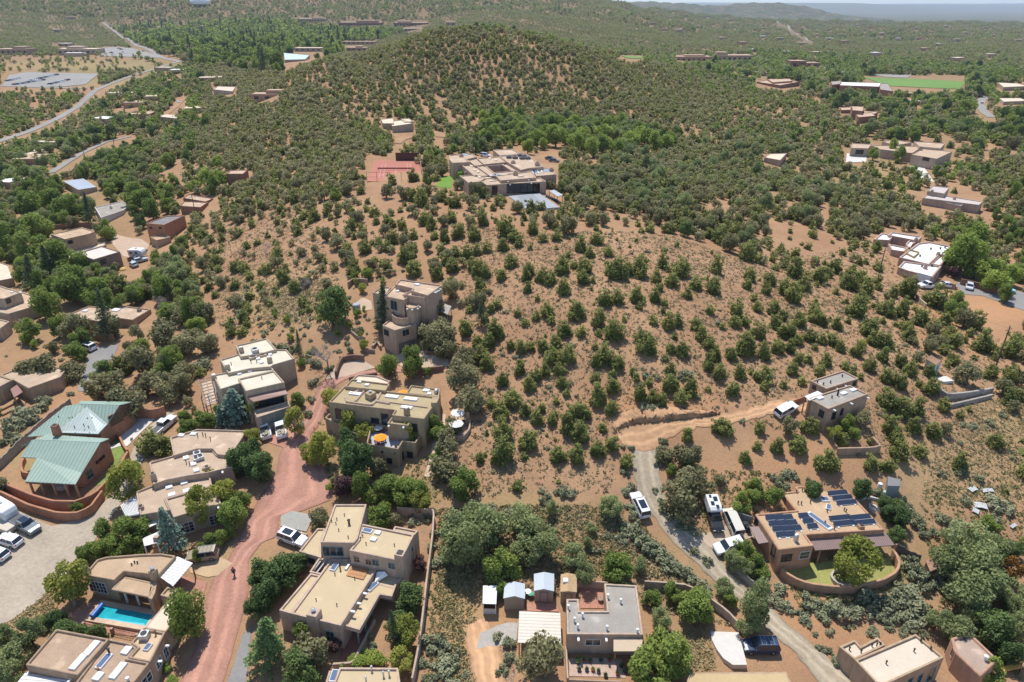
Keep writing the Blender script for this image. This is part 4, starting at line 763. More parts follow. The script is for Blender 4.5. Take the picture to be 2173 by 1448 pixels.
# ------------------------------------------------------------------ J: sheds, carport and grey-roofed house
def shed(name, label, front, ridge_b, ridge_f, eL_b, eL_f, eR_b, eR_f, he, hr, wm, rm, door=None, lmk=None):
    g = G(*front); root = tag(empty(name, g), label, 'shed'); z0 = g[2]; o = tuple(g)
    Lb, Lf, Rb, Rf = (P(*q, z0+he) for q in (eL_b, eL_f, eR_b, eR_f)); rb, rf = P(*ridge_b, z0+hr), P(*ridge_f, z0+hr)
    mb = MB(); mb.slab([Lb, Lf, rf, rb], .08); mb.slab([rb, rf, Rf, Rb], .08); e = (Lf-Lb)/np.linalg.norm(Lf-Lb); f = (Rf-Lf)/np.linalg.norm(Rf-Lf)
    mb.build('roof', rm, root, o, uvdir=(f, e))
    c = (Lb+Lf+Rb+Rf)/4; k = .93
    q = [c+(v-c)*k for v in (Lb, Lf, Rf, Rb)]; rr = [c+(v-c)*k for v in (rb, rf)]
    zb = min(gz(v[0], v[1]) for v in q)-.5; mb = MB(); zz = z0+he-.07
    def w(v, z): return (v[0], v[1], z)
    mb.quad(w(q[0],zb), w(q[1],zb), w(q[1],zz), w(q[0],zz)); mb.quad(w(q[2],zb), w(q[3],zb), w(q[3],zz), w(q[2],zz))
    mb.quad(w(q[1],zb), w(q[2],zb), w(q[2],zz), w(rr[1],z0+hr-.12), w(q[1],zz)); mb.quad(w(q[3],zb), w(q[0],zb), w(q[0],zz), w(rr[0],z0+hr-.12), w(q[3],zz))
    mb.build('wall', wm, root, o)
    if door:
        m_ = (q[1]+q[2])/2; e2 = (q[2]-q[1]); L = np.hypot(e2[0], e2[1]); e2 = e2/L; n = np.array((e2[1], -e2[0], 0)); n = n if n[1] < 0 else -n
        zd = gz(m_[0], m_[1]); db = MB(); ww = L*.36/2
        for a, b, c0, c1, d in ((-ww, ww, .05, 1.85, .05),): p = [m_+e2*u+n*d for u in (a, b)]; db.quad((*p[0][:2], zd+c0), (*p[1][:2], zd+c0), (*p[1][:2], zd+c1), (*p[0][:2], zd+c1))
        do = db.build('door', door[0], root, o); tb = MB()
        for a, b, c0, c1 in ((-ww-.1,-ww,.05,1.95),(ww,ww+.1,.05,1.95),(-ww-.1,ww+.1,1.85,1.97)):
            p = [m_+e2*u+n*.08 for u in (a, b)]; tb.quad((*p[0][:2], zd+c0), (*p[1][:2], zd+c0), (*p[1][:2], zd+c1), (*p[0][:2], zd+c1))
        tb.build('door_trim', door[1], do, o)
    pz = np.array([proj(*v) for v in (Lb,Lf,Rb,Rf)]); EXPIX.append((pz[:,0].min()-2, pz[:,1].min()-4, pz[:,0].max()+2, pz[:,1].max()+26)); EXPOLY.append([tuple(v[:2]) for v in (Lb,Lf,Rf,Rb)])
    if lmk: LMK.append((lmk, g[0], g[1]))
    return root
PINKW = seam('pinkish_siding', (.45,.33,.27), .8, 3., 'X', .12); TANW = mat('tan_siding', (.36,.27,.19), .9, .08, 3); BRT = mat('brown_trim', (.22,.13,.09), .8)
shed('garden_shed', 'tan garden shed with pale blue gable roof beside the small white-roofed stall', (1090,1299), (1092,1234), (1092,1265), (1071,1239), (1068,1270), (1114,1239), (1114,1271), 2.3, 2.8, TANW, BLUESH, lmk='the garden sheds')
shed('garden_shed', 'pinkish garden shed with pale roof and a framed double door', (1155,1277), (1155,1214), (1154,1250), (1133,1218), (1133,1254), (1176,1218), (1176,1255), 2.2, 2.8, PINKW, BLUESH, (PINKW, BRT))
r = shed('garden_shed', 'tan shingled shed with a small white skylight next to the brick courtyard', (1207,1278), (1206,1216), (1207,1255), (1190,1219), (1189,1256), (1224,1220), (1224,1257), 2.3, 2.8, TANW, SHING, (TANW, BRT))
c = P(1200,1232,G(1207,1278)[2]+2.75); mb = MB(); mb.box((c[0],c[1],c[2]-.25), .7, .7, .4); mb.build('skylight', WHITE, r, tuple(G(1207,1278)))
g = G(1040,1300); root = tag(empty('white_stall', g), 'narrow white flat-roofed animal stall on the bare orange dirt', 'shed'); q = [P(x,y,g[2]+z) for x, y, z in ((1025,1243,2.5),(1055,1243,2.5),(1053,1282,2.1),(1024,1281,2.1))]
mb = MB(); mb.slab(q, .1); mb.build('roof', WHITE, root, tuple(g)); mb = MB(); c0 = np.mean(q, axis=0); zb = g[2]-.3; qq = [c0+(v-c0)*.9 for v in q]
for a, b in ((0,1),(1,2),(3,0)): mb.quad((*qq[a][:2],zb), (*qq[b][:2],zb), (*qq[b][:2],qq[b][2]-.1), (*qq[a][:2],qq[a][2]-.1))
a, b = qq[3], qq[2]; mb.quad((*a[:2],zb), (*b[:2],zb), (*b[:2],zb+1.3), (*a[:2],zb+1.3)); mb.build('wall', mat('pale_siding', (.55,.5,.45), .8), root, tuple(g))
for k in (2,3): p_ = MB(); p_.box((qq[k][0],qq[k][1],zb), .12, .12, 2.2); p_.build('post', WHITE, root, tuple(g))
EXPIX.append((1015,1235,1060,1312))
panelroof('carport', [(1102,1297),(1189,1301),(1191,1367),(1099,1364)], 2.8, CREAMM, 'large cream ribbed carport beside the grey gravel-roofed house', 'carport', (1100,1388), hs=[2.7,2.7,2.7,2.7])
strip('brick_courtyard', [(1117,1280),(1180,1283)], [(1115,1297),(1186,1299)], BRICK, off=.09, n=8)
wallrun('plank_fence', [(1108,1296),(1145,1297),(1186,1298)], 1.0, .1, mat('red_plank', (.30,.12,.06), .8), 'low reddish plank fence behind the cream carport', 'fence')
h = House('grey_roof_house', 'tan stucco house with L-shaped grey gravel roof and brick courtyard', (1240,1390), lmk='the grey gravel-roofed house')
h.blk([(1202,1271),(1228,1271),(1230,1296),(1288,1296),(1282,1238),(1351,1242),(1365,1347),(1203,1346)], 3.6, ST_C, RF_J, par=.22, bev=.05)
h.poly('porch_roof', [(1302,1354,3.0),(1364,1356,3.0),(1361,1382,2.6),(1302,1382,2.6)], mat('tan_porch_roof', (.52,.41,.29), .9, .06, 2))
h.win(1258,1363,1.9,.95,nx=2,ny=1)
for x, y in ((1206,1293),(1219,1320),(1236,1310),(1244,1294),(1226,1334),(1288,1337),(1317,1280),(1290,1270),(1352,1344)): h.pipe(x, y, .7, .12, WHITE)
h.canale(1227,1352); h.canale(1286,1353)
for x in (1304,1358): h.post(x, 1400, 2.6, .1, WOOD)
strip('brick_courtyard', [(1229,1240),(1281,1241)], [(1231,1292),(1287,1292)], BRICK, off=.09, n=10)
mb = MB(); c = G(1274,1276); mb.lathe(c, [(.3,0),(.42,.5),(.4,.55)], 10); tag(mb.build('planter_pot', RUBBLE, None, c), 'round barrel planter on the brick courtyard', 'planter')
wallrun('courtyard_wall', [(1226,1232),(1254,1233),(1290,1236)], 1.3, .25, ST_C, 'low stucco wall behind the brick courtyard', 'wall')
wallrun('property_wall', [(1368,1232),(1415,1236),(1461,1240),(1512,1272),(1543,1294),(1574,1328)], 1.5, .3, ST_C, 'stucco property wall running down beside the gravel road', 'wall')
wallrun('garden_front_wall', [(1203,1441),(1260,1444),(1320,1446)], .8, .25, ST_A, 'dark stucco wall along the vegetable garden front', 'wall')
wallrun('garden_side_wall', [(1201,1370),(1203,1405),(1205,1440)], 1.0, .25, ST_C, 'stucco wall on the carport side of the vegetable garden', 'wall')
strip('garden_patio', [(1208,1398),(1320,1398)], [(1208,1436),(1328,1440)], mat('pink_paving', (.43,.31,.25), .95, .2, 3), off=.07, n=20)
POT = mat('dark_pot', (.05,.05,.06), .6)
k = 0
for x, y in ((1226,1400),(1227,1408),(1240,1404),(1252,1405),(1275,1404),(1293,1403),(1229,1424),(1245,1424),(1258,1424),(1270,1428),(1285,1436),(1310,1432),(1326,1427),(1318,1416)):
    c = G(x, y); r = tag(empty('potted_plant', c), ('%s potted plant in the vegetable garden, number %d from the carport side' % (('leafy','small','tall')[k%3], k+1)), 'potted plant', 'pots in the vegetable garden'); k += 1
    mb = MB(); mb.lathe(c, [(.2,0),(.28,.4)], 9); mb.build('pot', POT if k%3 else mat('red_pot', (.35,.06,.07), .6), r, tuple(c)); mb = MB()
    for j in range(36): a = random.uniform(0,6.28); e = random.uniform(.2,1.4); L = random.uniform(.25,.55); mb.bar((c[0],c[1],c[2]+.35), (c[0]+L*math.cos(a)*math.cos(e), c[1]+L*math.sin(a)*math.cos(e), c[2]+.38+L*math.sin(e)), .05, .008, 3)
    mb.build('foliage', mat('bright_leaves', (.22,.30,.04), .8) if k in (1,2,9) else mat('pot_leaves', (.10,.16,.05), .8), r, tuple(c))
for i, (x, y, s_, m_, nm, lb) in enumerate(((1120,1262,.5,WHITE,'garden_table','round white garden table between the two pale-roofed sheds'),(1126,1266,.5,mat('green_chair', (.10,.28,.20), .7),'garden_chair','green garden chair between the two pale-roofed sheds'))):
    c = G(x, y); r = tag(empty(nm, c), lb, nm.split('_')[1]); mb = MB(); mb.lathe((c[0],c[1],c[2]+.6), [(s_,0),(s_,.06)], 12); mb.build('seat' if i else 'tabletop', m_, r, tuple(c)); mb = MB(); mb.bar((c[0],c[1],c[2]-.05), (c[0],c[1],c[2]+.62), .06); mb.build('leg', m_, r, tuple(c))
# ------------------------------------------------------------------ K: solar house
h = House('solar_house', 'orange adobe house with rows of solar panels and brown metal porches', (1660,1205), lmk='the solar-panel house')
h.blk([(1687,1032),(1784,1024),(1878,1124),(1711,1135),(1728,1158),(1653,1167),(1602,1090),(1689,1082),(1658,1045),(1691,1041)], 4.3, ST_K, RF_K, par=.22, th=.4, bev=.2)
h.poly('porch_roof', [(1717,1140,3.5),(1879,1130,3.5),(1899,1157,2.9),(1730,1168,2.9)], BROWNM); h.poly('awning', [(1590,1118,2.9),(1614,1117,3.2),(1636,1150,3.2),(1610,1154,2.9)], BROWNM)
for x, y, hb in ((1732,1198,2.7),(1783,1193,2.7),(1838,1189,2.7),(1893,1184,2.7),(1594,1143,2.6)): h.post(x, y, hb, .13, WOOD)
h.win(1669,1184,1.5,1.2,DARK,2,1); h.win(1707,1178,1.5,1.3,WHITE,1,2); h.win(1641,1170,1.0,2.1,DARK,1,1,kind='door',pane='door_panel'); h.win(1605,1108,.9,1.4,DARK,1,1); h.win(1662,1062,1.0,1.6,DARK,2,1)
h.sky(1750,1061,1.2,1.3,glass=SKYG,rot=0); h.sky(1758,1078,.8,1.4,glass=SKYG,rot=1.1); h.sky(1738,1107,1.0,4.6,glass=SKYG,rot=-1.08)
for x, y in ((1693,1070),(1700,1071),(1719,1068),(1738,1050),(1755,1087),(1795,1087),(1791,1084),(1702,1043),(1690,1046),(1770,1124),(1750,1112)): h.pipe(x, y, .5, .08)
h.chim(1688,1149,.6,1.3,STEEL,WHITE); h.chim(1826,1122,.9,.7,ST_K,DARK)
PV = mat('solar_cell', (.025,.035,.06), .22, spec=.5); PVF = mat('panel_frame', (.55,.56,.58), .5)
zr = h.z0+4.3-.22; ex = P(1653,1166,zr)-P(1728,1158,zr); ex = -ex/np.linalg.norm(ex); ey = np.array((-ex[1], ex[0], 0))
def pv(x, y, w_, l_=1.1, lb=None):
    c = P(x, y, zr); rz = math.atan2(ex[1], ex[0]); l_ *= .78; w_ *= .93
    mb = MB(); mb.slab([(-w_/2,-l_/2,.15),(w_/2,-l_/2,.15),(w_/2,l_/2,.45),(-w_/2,l_/2,.45)], .05); r = mb.build('solar_panel', PV, h.root, (0,0,0)); r.location = Vector(c)-Vector(h.o); r.rotation_euler[2] = rz; f = MB()
    for a, b in (((-w_/2,-l_/2,.13),(w_/2,-l_/2,.13)),((-w_/2,l_/2,.42),(w_/2,l_/2,.42))): f.bar(a, b, .035, n=4)
    for sx in (-.35,.35): f.bar((sx*w_,l_/2,0), (sx*w_,l_/2,.42), .03, n=4); f.box((sx*w_,-l_/2-.15,0), .3, .3, .1)
    f.build('stand', PVF, r, (0,0,0))
n_ = 0
for row, L in enumerate((((1635,1101),(1653,1100.5),(1671,1100)),((1642,1113.5),(1661,1112.5),(1680,1111.5)),((1650,1125),(1670,1124),(1689,1123)),((1658,1137),(1677.5,1136)))):
    for k, (x, y) in enumerate(L): pv(x, y, 1.75, 1.15, 'dark solar panel, %s in the %s row of the western block' % (('left one','middle one','right one')[k], ('back','second','third','front')[row]))
for k, (x, y) in enumerate(((1705,1097),(1714.5,1108),(1724,1119.5))): pv(x, y, 1.75, 1.15, 'dark solar panel, %s of three beside the long roof skylight' % ('rearmost','middle','frontmost')[k])
for k, (x, y) in enumerate(((1777,1048.5),(1787,1058.5),(1796,1069))): pv(x, y, 3.6, 1.0, 'blue-black solar strip, %s of three near the rear roof edge' % ('rearmost','middle','frontmost')[k])
for k, (x, y) in enumerate(((1782,1101.5),(1824,1100),(1791,1113),(1834,1111))): pv(x, y, 3.75, 1.05, 'blue-black solar strip in the %s half of the %s long row near the porch' % (('left','right')[k%2], ('rear','front')[k//2]))
wallrun('yard_wall', [(1659,1205),(1679,1222),(1697,1231),(1720,1238),(1774,1244),(1821,1243),(1877,1228),(1903,1213),(1910,1197),(1904,1178),(1897,1163)], 1.5, .4, ST_K, 'curved orange adobe wall around the lawn of the solar house', 'wall')
strip('lawn', [(1660,1202),(1730,1194),(1820,1190),(1890,1184)], [(1680,1228),(1735,1245),(1830,1250),(1902,1222)], mat('dry_lawn', (.27,.27,.09), 1, .25, 3), off=.06, n=26)
pr_ = G(1785,1232); mb = MB(); mb.lathe(pr_, [(1.5,-.1),(1.55,.6),(1.25,.65),(1.2,.2)], 20, cap=False); tag(mb.build('stone_planter', mat('pale_stone', (.42,.38,.34), .95, .3, 4), None, pr_), 'round stone planter ring under the big lawn tree', 'planter')
for i, (pl, hh, lb) in enumerate((([(1820,1059),(1840,1051),(1862,1056),(1880,1065)],.5,'curving white garden edge behind the solar house'),([(1858,1085),(1843,1070),(1848,1062),(1862,1075),(1868,1084),(1878,1080)],.5,'looping white garden edge nearest the rear shed'))): wallrun('garden_edge', pl, hh, .35, CONC, lb, 'garden edging')
wallrun('stake_fence', [(1905,1152),(1930,1168),(1956,1180)], 1.6, .14, mat('dark_stakes', (.12,.10,.085), .9), 'dark stake fence right of the solar house porch', 'fence', dh=lambda t: random.uniform(-.12,.12), step=.5)
wallrun('stake_fence', [(1543,1183),(1560,1198),(1580,1216),(1600,1235)], 1.4, .14, GREYWOOD, 'grey stake fence between gravel road and the solar house', 'fence', dh=lambda t: random.uniform(-.12,.12), step=.5)
wallrun('stake_fence', [(1567,1085),(1580,1092),(1597,1097)], 1.5, .14, GREYWOOD, 'short stake fence behind the parked vans', 'fence', step=.5)
for k, (x, y) in enumerate(((1580,1121),(1586,1127))):
    c = G(x, y); mb = MB(); mb.box(c, .6, .65, 1.0, 0, 1.12); o = mb.build('wheelie_bin', mat(('bin_green','bin_dark_blue')[k], ((.05,.12,.09),(.04,.07,.12))[k], .5), None, c); tag(o, ('green wheelie bin beside the solar house awning','dark blue wheelie bin beside the solar house awning')[k], 'bin'); mb = MB(); mb.box((c[0],c[1],c[2]+1), .7, .75, .07); mb.build('lid', DARK, o, tuple(c))
shed('storage_shed', 'grey gambrel storage shed on the slope behind the solar house', (1898,1048), (1884,1011), (1884,1031), (1882,1014), (1882,1038), (1911,1018), (1911,1032), 2.1, 2.7, mat('grey_siding', (.24,.25,.25), .8), GREYSH)
for k, (x, y, m_) in enumerate(((1877,1052,mat('pale_green_barrel', (.35,.48,.42), .5)),(1866,1035,WHITE))):
    c = G(x, y); mb = MB(); mb.lathe(c, [(.35,0),(.42,.4),(.35,.85),(.1,.9)], 12); tag(mb.build('rain_barrel', m_, None, c), ('pale green rain barrel in the garden behind the solar house','white tub below the grey storage shed')[k], 'barrel')
r = shed('garden_hut', 'small dark wooden hut with a rusty tin roof under trees', (1990,1232), (1984,1186), (1990,1206), (1964,1190), (1974,1213), (2000,1187), (2007,1205), 2.4, 2.9, mat('dark_brown_boards', (.13,.09,.06), .9, .2, 3), RUST, (mat('yellowish_frame', (.38,.28,.10), .8), DARK), lmk='the rusty-roofed hut')
# ------------------------------------------------------------------ L, M, N and the white slab at the lower right
h = House('ivory_roof_house', 'tan stucco house with ivory flat roofs at the lower right', (1960,1455), lmk='the ivory-roofed house')
h.blk([(1781,1372),(1814,1357),(1826,1371),(1862,1352),(1879,1369),(1814,1400)], 3.9, ST_B, RF_L, par=.3, bev=.05)
h.blk([(1814,1400),(1943,1345),(2004,1395),(1868,1458)], 4.2, ST_B, RF_L, par=.3, bev=.05)
h.win(1975,1432,1.0,2.2,TEAL,1,1); h.win(1951,1441,.7,1.6,TEAL,1,2); h.win(1930,1447,.8,1.2,TEAL,1,2)
for x, y in ((1802,1380),(1827,1385),(1880,1409),(1939,1383),(1974,1379),(1850,1372),(1860,1371),(1867,1370),(1953,1362)): h.pipe(x, y, .5, .08)
h = House('rust_adobe_house', 'rounded rust-coloured adobe cottage with gravel roof in the bottom right corner', (2060,1462), lmk='the rust adobe cottage')
h.blk([(2018,1353),(2059,1342),(2120,1400),(2082,1436),(2028,1385)], 3.7, ST_M, gravel('rose_gravel_roof', (.36,.27,.21)), par=.3, th=.4, bev=.2); h.win(2021,1386,.6,1.3,ST_M,1,1); h.pipe(2090,1401,.7,.18,WHITE); h.pipe(2046,1358,.3,.1)
panelroof('picnic_table', [(2123,1416),(2163,1406),(2170,1416),(2130,1425)], .8, mat('orange_wood', (.70,.38,.09), .7), 'orange-topped wooden table beside the rust adobe cottage', 'table', (2145,1425))
h = House('ridged_roof_house', 'tan ribbed roof of a low house cut by the bottom edge', (1560,1480), lmk='the bottom-edge tan roof')
h.blk([(1463,1428),(1668,1426),(1690,1475),(1450,1475)], 2.7, ST_B, seam('tan_ribbed_roof', (.50,.37,.20), .8, 2., 'X', .1), par=-.02, bev=0)
g = G(1560,1420); zs = float(max(gz(*P(x,y,g[2])[:2]) for x, y in ((1508,1341),(1567,1342))))+.12; q = [P(x,y,zs) for x, y in ((1508,1340),(1537,1341),(1567,1342),(1577,1378),(1585,1411),(1555,1411),(1535,1397),(1521,1378),(1511,1358))]
mb = MB(); pl = ccw([tuple(v[:2]) for v in q]); mb.prism(pl, [min(gz(*v), zs)-.4 for v in pl], zs); tag(mb.build('parking_slab', CONC, None, g), 'quarter-round white concrete parking slab beside the dark blue SUV', 'parking slab'); EXPIX.append((1505,1338,1590,1425)); EXPOLY.append(pl)
mb = MB(); 
for a, b in zip(pl, pl[1:]+pl[:1]): mb.bar((*a, zs-.75), (*b, zs-.75), .6, .6, 4) if False else None
# ------------------------------------------------------------------ O, P: cabin and outhouse
h = House('flat_roof_cabin', 'two-level tan adobe cabin with grey roofs at the end of the dirt road', (1765,905), lmk='the two-level cabin')
h.blk([(1789,786),(1823,803),(1754,825),(1720,808)], 4.6, ST_O, RF_J, par=.25, bev=.06); h.blk([(1803,817),(1843,836),(1758,868),(1715,845)], 4.4, ST_O, RF_J, par=.25, bev=.06)
for x, y in ((1740,846),(1790,836),(1810,829)): h.sky(x, y, .8, 1.4)
h.chim(1777,840,.3,1.2,DARK,DARK); h.win(1769,882,.9,1.4,DARK,2,1); h.win(1786,874,.6,1.3,DARK,1,1); h.win(1743,878,.9,1.2,DARK,1,1); h.win(1813,814,.7,.9,DARK,1,1); h.win(1728,822,.6,.7,DARK,1,1)
for x, y in ((1792,818),(1774,824),(1767,869),(1803,855),(1838,843)): h.canale(x, y)
for x, y in ((1747,817),(1734,813),(1762,813),(1787,800),(1765,845)): h.pipe(x, y, .4, .1)
panelroof('carport', [(1708,841),(1735,830),(1748,837),(1718,850)], 3.3, WHITE, 'small white canopy against the two-level cabin', 'canopy', (1722,868))
wallrun('retaining_wall', [(1778,951),(1820,950),(1868,949),(1861,936),(1853,923)], 1.3, .35, ST_O, 'tan retaining wall below the two-level cabin', 'wall')
wallrun('entry_wall', [(1682,851),(1697,845),(1712,839)], 1.0, .3, ST_D, 'reddish entry wall beside cabin driveway', 'wall')
mb = MB()
for k in range(5): c = G(1674+k*1.5, 852+k*2.2); mb.box((c[0],c[1],c[2]-.1), 1.3, .45, .28, .3)
tag(mb.build('timber_steps', WOOD, None, G(1676,856)), 'timber steps up the bank behind the white SUV', 'steps')
shed('outhouse', 'tiny white shed with brown pitched roof and teal door on the slope', (1992,791), (1974,755), (1998,765), (1965,762), (1987,775), (1977,754), (1999,768), 2.5, 3.0, mat('cream_plaster', (.66,.61,.50), .9), mat('brown_shingles', (.28,.17,.11), .95, .15, 5), (mat('teal_door', (.10,.30,.30), .6), WHITE), lmk='the tiny white shed')
c = G(2003,808); mb = MB(); mb.box((c[0],c[1],c[2]-.3), 2.6, 2.0, .7, .2); tag(mb.build('stone_platform', CONC, None, c, bevel=.05), 'pale stone platform in front of the tiny white shed', 'platform')
wallrun('stone_wall', [(1988,810),(1999,826),(2012,836),(2060,831),(2108,823)], 1.3, .5, mat('grey_stone_wall', (.36,.32,.28), .95, .35, 3, bump=.4), 'grey stone retaining wall below the tiny white shed', 'wall')
wallrun('stone_wall', [(2016,858),(2060,848),(2106,837)], .8, .45, mat('grey_stone_wall', (.36,.32,.28)), 'lower grey stone wall parallel to the retaining wall', 'wall')
SHEET = mat('pale_tin', (.45,.45,.45), .6, .15, 2)
for i, (x, y, a, b, rz, lb) in enumerate(((2064,1040,2.6,1.5,.4,'crumpled pale sheet on the upper scrap heap'),(2080,1075,3.2,2.2,-.3,'largest pale tin sheet lying on the right-hand slope'),(2070,1086,2.,1.6,.9,'tilted pale tin sheet below the largest one'),(2095,1043,3.4,1.2,.1,'long grey board lying on the slope scrap heap'),(2150,1118,2.4,.9,.5,'long pale board lying near the right edge'))):
    c = G(x, y); mb = MB(); a *= .6; b *= .6; mb.slab([(-a/2,-b/2,.15),(0,-b/2,.3),(a/2,-b/2,.15),(a/2,b/2,.35),(0,b/2,.5),(-a/2,b/2,.3)], .05); o = mb.build('scrap_sheet', SHEET, None, c); o.location = tuple(c); o.rotation_euler[2] = rz
    for v in o.data.vertices: v.co += Vector(c)
    tag(o, lb, 'scrap sheet')
# ------------------------------------------------------------------ T: hilltop mansion and tennis court
h = House('hilltop_mansion', 'sprawling flat-roofed mansion around a square courtyard on the hilltop', (1090,414), lmk='the hilltop mansion')
h.hs = .8; S = lambda px, z, **k: h.blk(px, z, ST_G, RF_C if z > 4 else RF_G, par=.25, th=.35, bev=0, **k)
S([(953,329),(1003,326),(1012,333),(990,338),(997,344),(960,346),(953,338)], 5.6); S([(1046,318),(1086,316),(1107,327),(1060,330)], 5.2)
S([(1060,331),(1119,327),(1154,354),(1122,357),(1105,361),(1076,344)], 5.7); S([(1012,336),(1060,332),(1076,344),(1027,349)], 5.4); S([(990,338),(1012,334),(1030,349),(1008,352)], 5.0)
S([(1007,350),(1027,348),(1048,366),(1052,373),(1040,374)], 4.7); S([(1027,348),(1075,344),(1066,350),(1028,353)], 4.75); S([(1066,350),(1075,344),(1105,361),(1086,363)], 4.72); S([(1047,366),(1086,363),(1105,361),(1129,363),(1052,373)], 4.7)
S([(960,347),(1003,343),(1041,373),(1007,374),(980,351)], 4.4); S([(1051,372),(1129,363),(1138,377),(1062,383)], 5.3); S([(1020,384),(1035,376),(1062,383),(1138,378),(1146,377),(1159,385),(1032,393)], 4.4)
S([(975,373),(1010,371),(1035,376),(1022,385),(994,388)], 4.4); S([(1129,359),(1170,356),(1181,370),(1138,374)], 4.5)
MG = mat('dark_tinted_glass', (.015,.018,.02), .1, spec=.5)
for x in (1083,1098,1112,1126,1138): h.win(x, 400, 2.2, 2.9, DARK, 1, 1, MG)
h.win(1050,404,1.6,2.6,DARK,1,1,MG); h.win(983,388,.9,1.3,DARK,1,1); h.win(1000,396,1.2,1.4,DARK,1,1,MG)
BG = mat('blue_roof_glazing', (.16,.26,.36), .15, spec=.5)
for x, y, ww, ll in ((1052,372,1.6,4.0),(1136,366,2.2,4.4),(1158,364,3.2,2.2),(984,329,3.,2.4),(1158,359,4.,.8)): h.sky(x, y, ww, ll, .25, glass=BG)
for x, y, k in ((1094,372,1.2),(1140,352,1.2),(991,372,1.2),(979,333,.9),(1089,347,.8),(1170,364,1.)): h.chim(x, y, 1.6, k, ST_G, DARK)
for x, y in ((1104,332),(1112,334),(1093,337),(1108,338),(1120,338),(1080,336)): h.ac(x, y, 1.7, .8, mat('dark_unit', (.12,.12,.13), .7))
for x, y in ((1001,354),(1007,362),(1014,366),(1035,379),(1045,385),(1018,377),(1071,372),(1105,375),(1040,337),(1052,341)): h.sky(x, y, .9, 2.0, .3, m=RF_P)
for x, y in ((1077,384),(1121,381),(1082,391),(1127,388)): h.canale(x, y+1)
gt = G(1120,424); zt = gt[2]+.25
q = [P(x,y,zt) for x, y in ((1079,416),(1144,410),(1187,440),(1120,446))]; mb = MB(); mb.slab(q, 1.2); tag(mb.build('stone_terrace', mat('blue_grey_stone', (.30,.32,.34), .9, .06, 1), None, gt), 'grey stone terrace in front of the hilltop mansion', 'terrace'); EXPIX.append((1078,408,1190,440))
q = [P(x,y,zt+.03) for x, y in ((1098,416),(1133,414.5),(1160,436),(1112,437))]; mb = MB(); mb.slab(q, .02); tag(mb.build('covered_pool', mat('grey_pool_cover', (.23,.25,.27), .7, .05, 1), None, gt), 'grey covered pool set into the mansion terrace', 'swimming pool')
for k in range(6):
    x, y = 1160+k*3.9, 417.5+k*2.1; c = G(x, y); r = tag(empty('sun_lounger', c), 'dark sun lounger right of the mansion terrace, %s from the house' % ('first','second','third','fourth','fifth','sixth')[k], 'sun lounger', 'loungers beside the mansion terrace'); mb = MB(); mb.box((c[0],c[1],c[2]+.3), .7, 1.9, .14); mb.build('mattress', mat('charcoal_cushion', (.05,.05,.06), .9), r, tuple(c)); mb = MB(); mb.box((c[0],c[1],c[2]-.1), .6, 1.7, .38); mb.build('frame', DARK, r, tuple(c))
panelroof('shade_canopy', [(1165,405),(1176,403),(1195,414),(1183,417)], 2.4, mat('grey_canopy', (.36,.38,.40), .8), 'grey shade canopy beside the mansion terrace', 'canopy', (1180,420), pm=DARK)
strip('lawn', [(936,376),(950,374),(962,376)], [(924,396),(940,400),(958,400)], BRIGHTLAWN, off=.12, n=10); wallrun('hedge', [(961,353),(970,359),(977,366)], 2.6, 1.6, mat('clipped_hedge', (.15,.26,.03), .95, .3, 3), 'clipped bright green hedge in the mansion side court', 'hedge')
g = G(838,362); zc = max(gz(*G(x,y)[:2]) for x, y in ((795,342),(889,342),(860,362)))+.1
TC = mat('red_court', (.38,.15,.105), .92, .12, .4); q = [P(x,y,zc) for x, y in ((794,341),(890,341),(897,385),(779,385))]; r = tag(empty('tennis_court', g), 'red tennis court left of the hilltop mansion', 'tennis court'); LMK.append(('the red tennis court', g[0], g[1]))
mb = MB(); mb.slab(q, 2.5); mb.build('playing_surface', TC, r, tuple(g)); EXPIX.append((778,328,897,378)); EXPOLY.append([tuple(v[:2]) for v in q])
def cq(u, v): return q[3]*(1-u)*(1-v)+q[2]*u*(1-v)+q[1]*u*v+q[0]*(1-u)*v
mb = MB()
for (u0,v0,u1,v1) in ((.2,.17,.2,.83),(.8,.17,.8,.83),(.27,.17,.27,.83),(.73,.17,.73,.83),(.2,.17,.8,.17),(.2,.83,.8,.83),(.27,.33,.73,.33),(.27,.67,.73,.67),(.5,.33,.5,.67)):
    a, b = cq(u0,v0), cq(u1,v1); d = (b-a)/np.linalg.norm(b-a); n = np.array((-d[1],d[0],0))*.05; up = np.array((0,0,.012)); mb.quad(a-n+up, b-n+up, b+n+up, a+n+up)
mb.build('court_lines', mat('court_line', (.62,.42,.38), .9), r, tuple(g))
a, b = cq(.14,.5), cq(.86,.5); mb = MB(); mb.slab([a+[0,0,1.0], b+[0,0,1.0], b+[0,.03,1.0], a+[0,.03,1.0]], .6); mb.bar(a, a+[0,0,1.1], .06); mb.bar(b, b+[0,0,1.1], .06); mb.build('net', mat('net_mesh', (.36,.15,.11), .9), r, tuple(g))
mb = MB(); a, b, c = cq(.48,1.0), cq(1,1), cq(1,.25); mb.slab([a+[0,0,3], b+[0,0,3], b+[0,.15,3], a+[0,.15,3]], 3); mb.build('back_screen', mat('dark_windscreen', (.10,.045,.035), .9), r, tuple(g)); mb = MB(); mb.slab([b+[0,0,3], c+[0,0,2.4], c+[.12,0,2.4], b+[.12,0,3]], 3); mb.build('side_screen', ST_A, r, tuple(g))
for k, t in enumerate((.0,.18,.38,.42,.62,.8)): a = cq(t,0); mb = MB(); mb.bar(a, a+[0,0,3.2], .06); mb.build('fence_post', DARK, r, tuple(g))
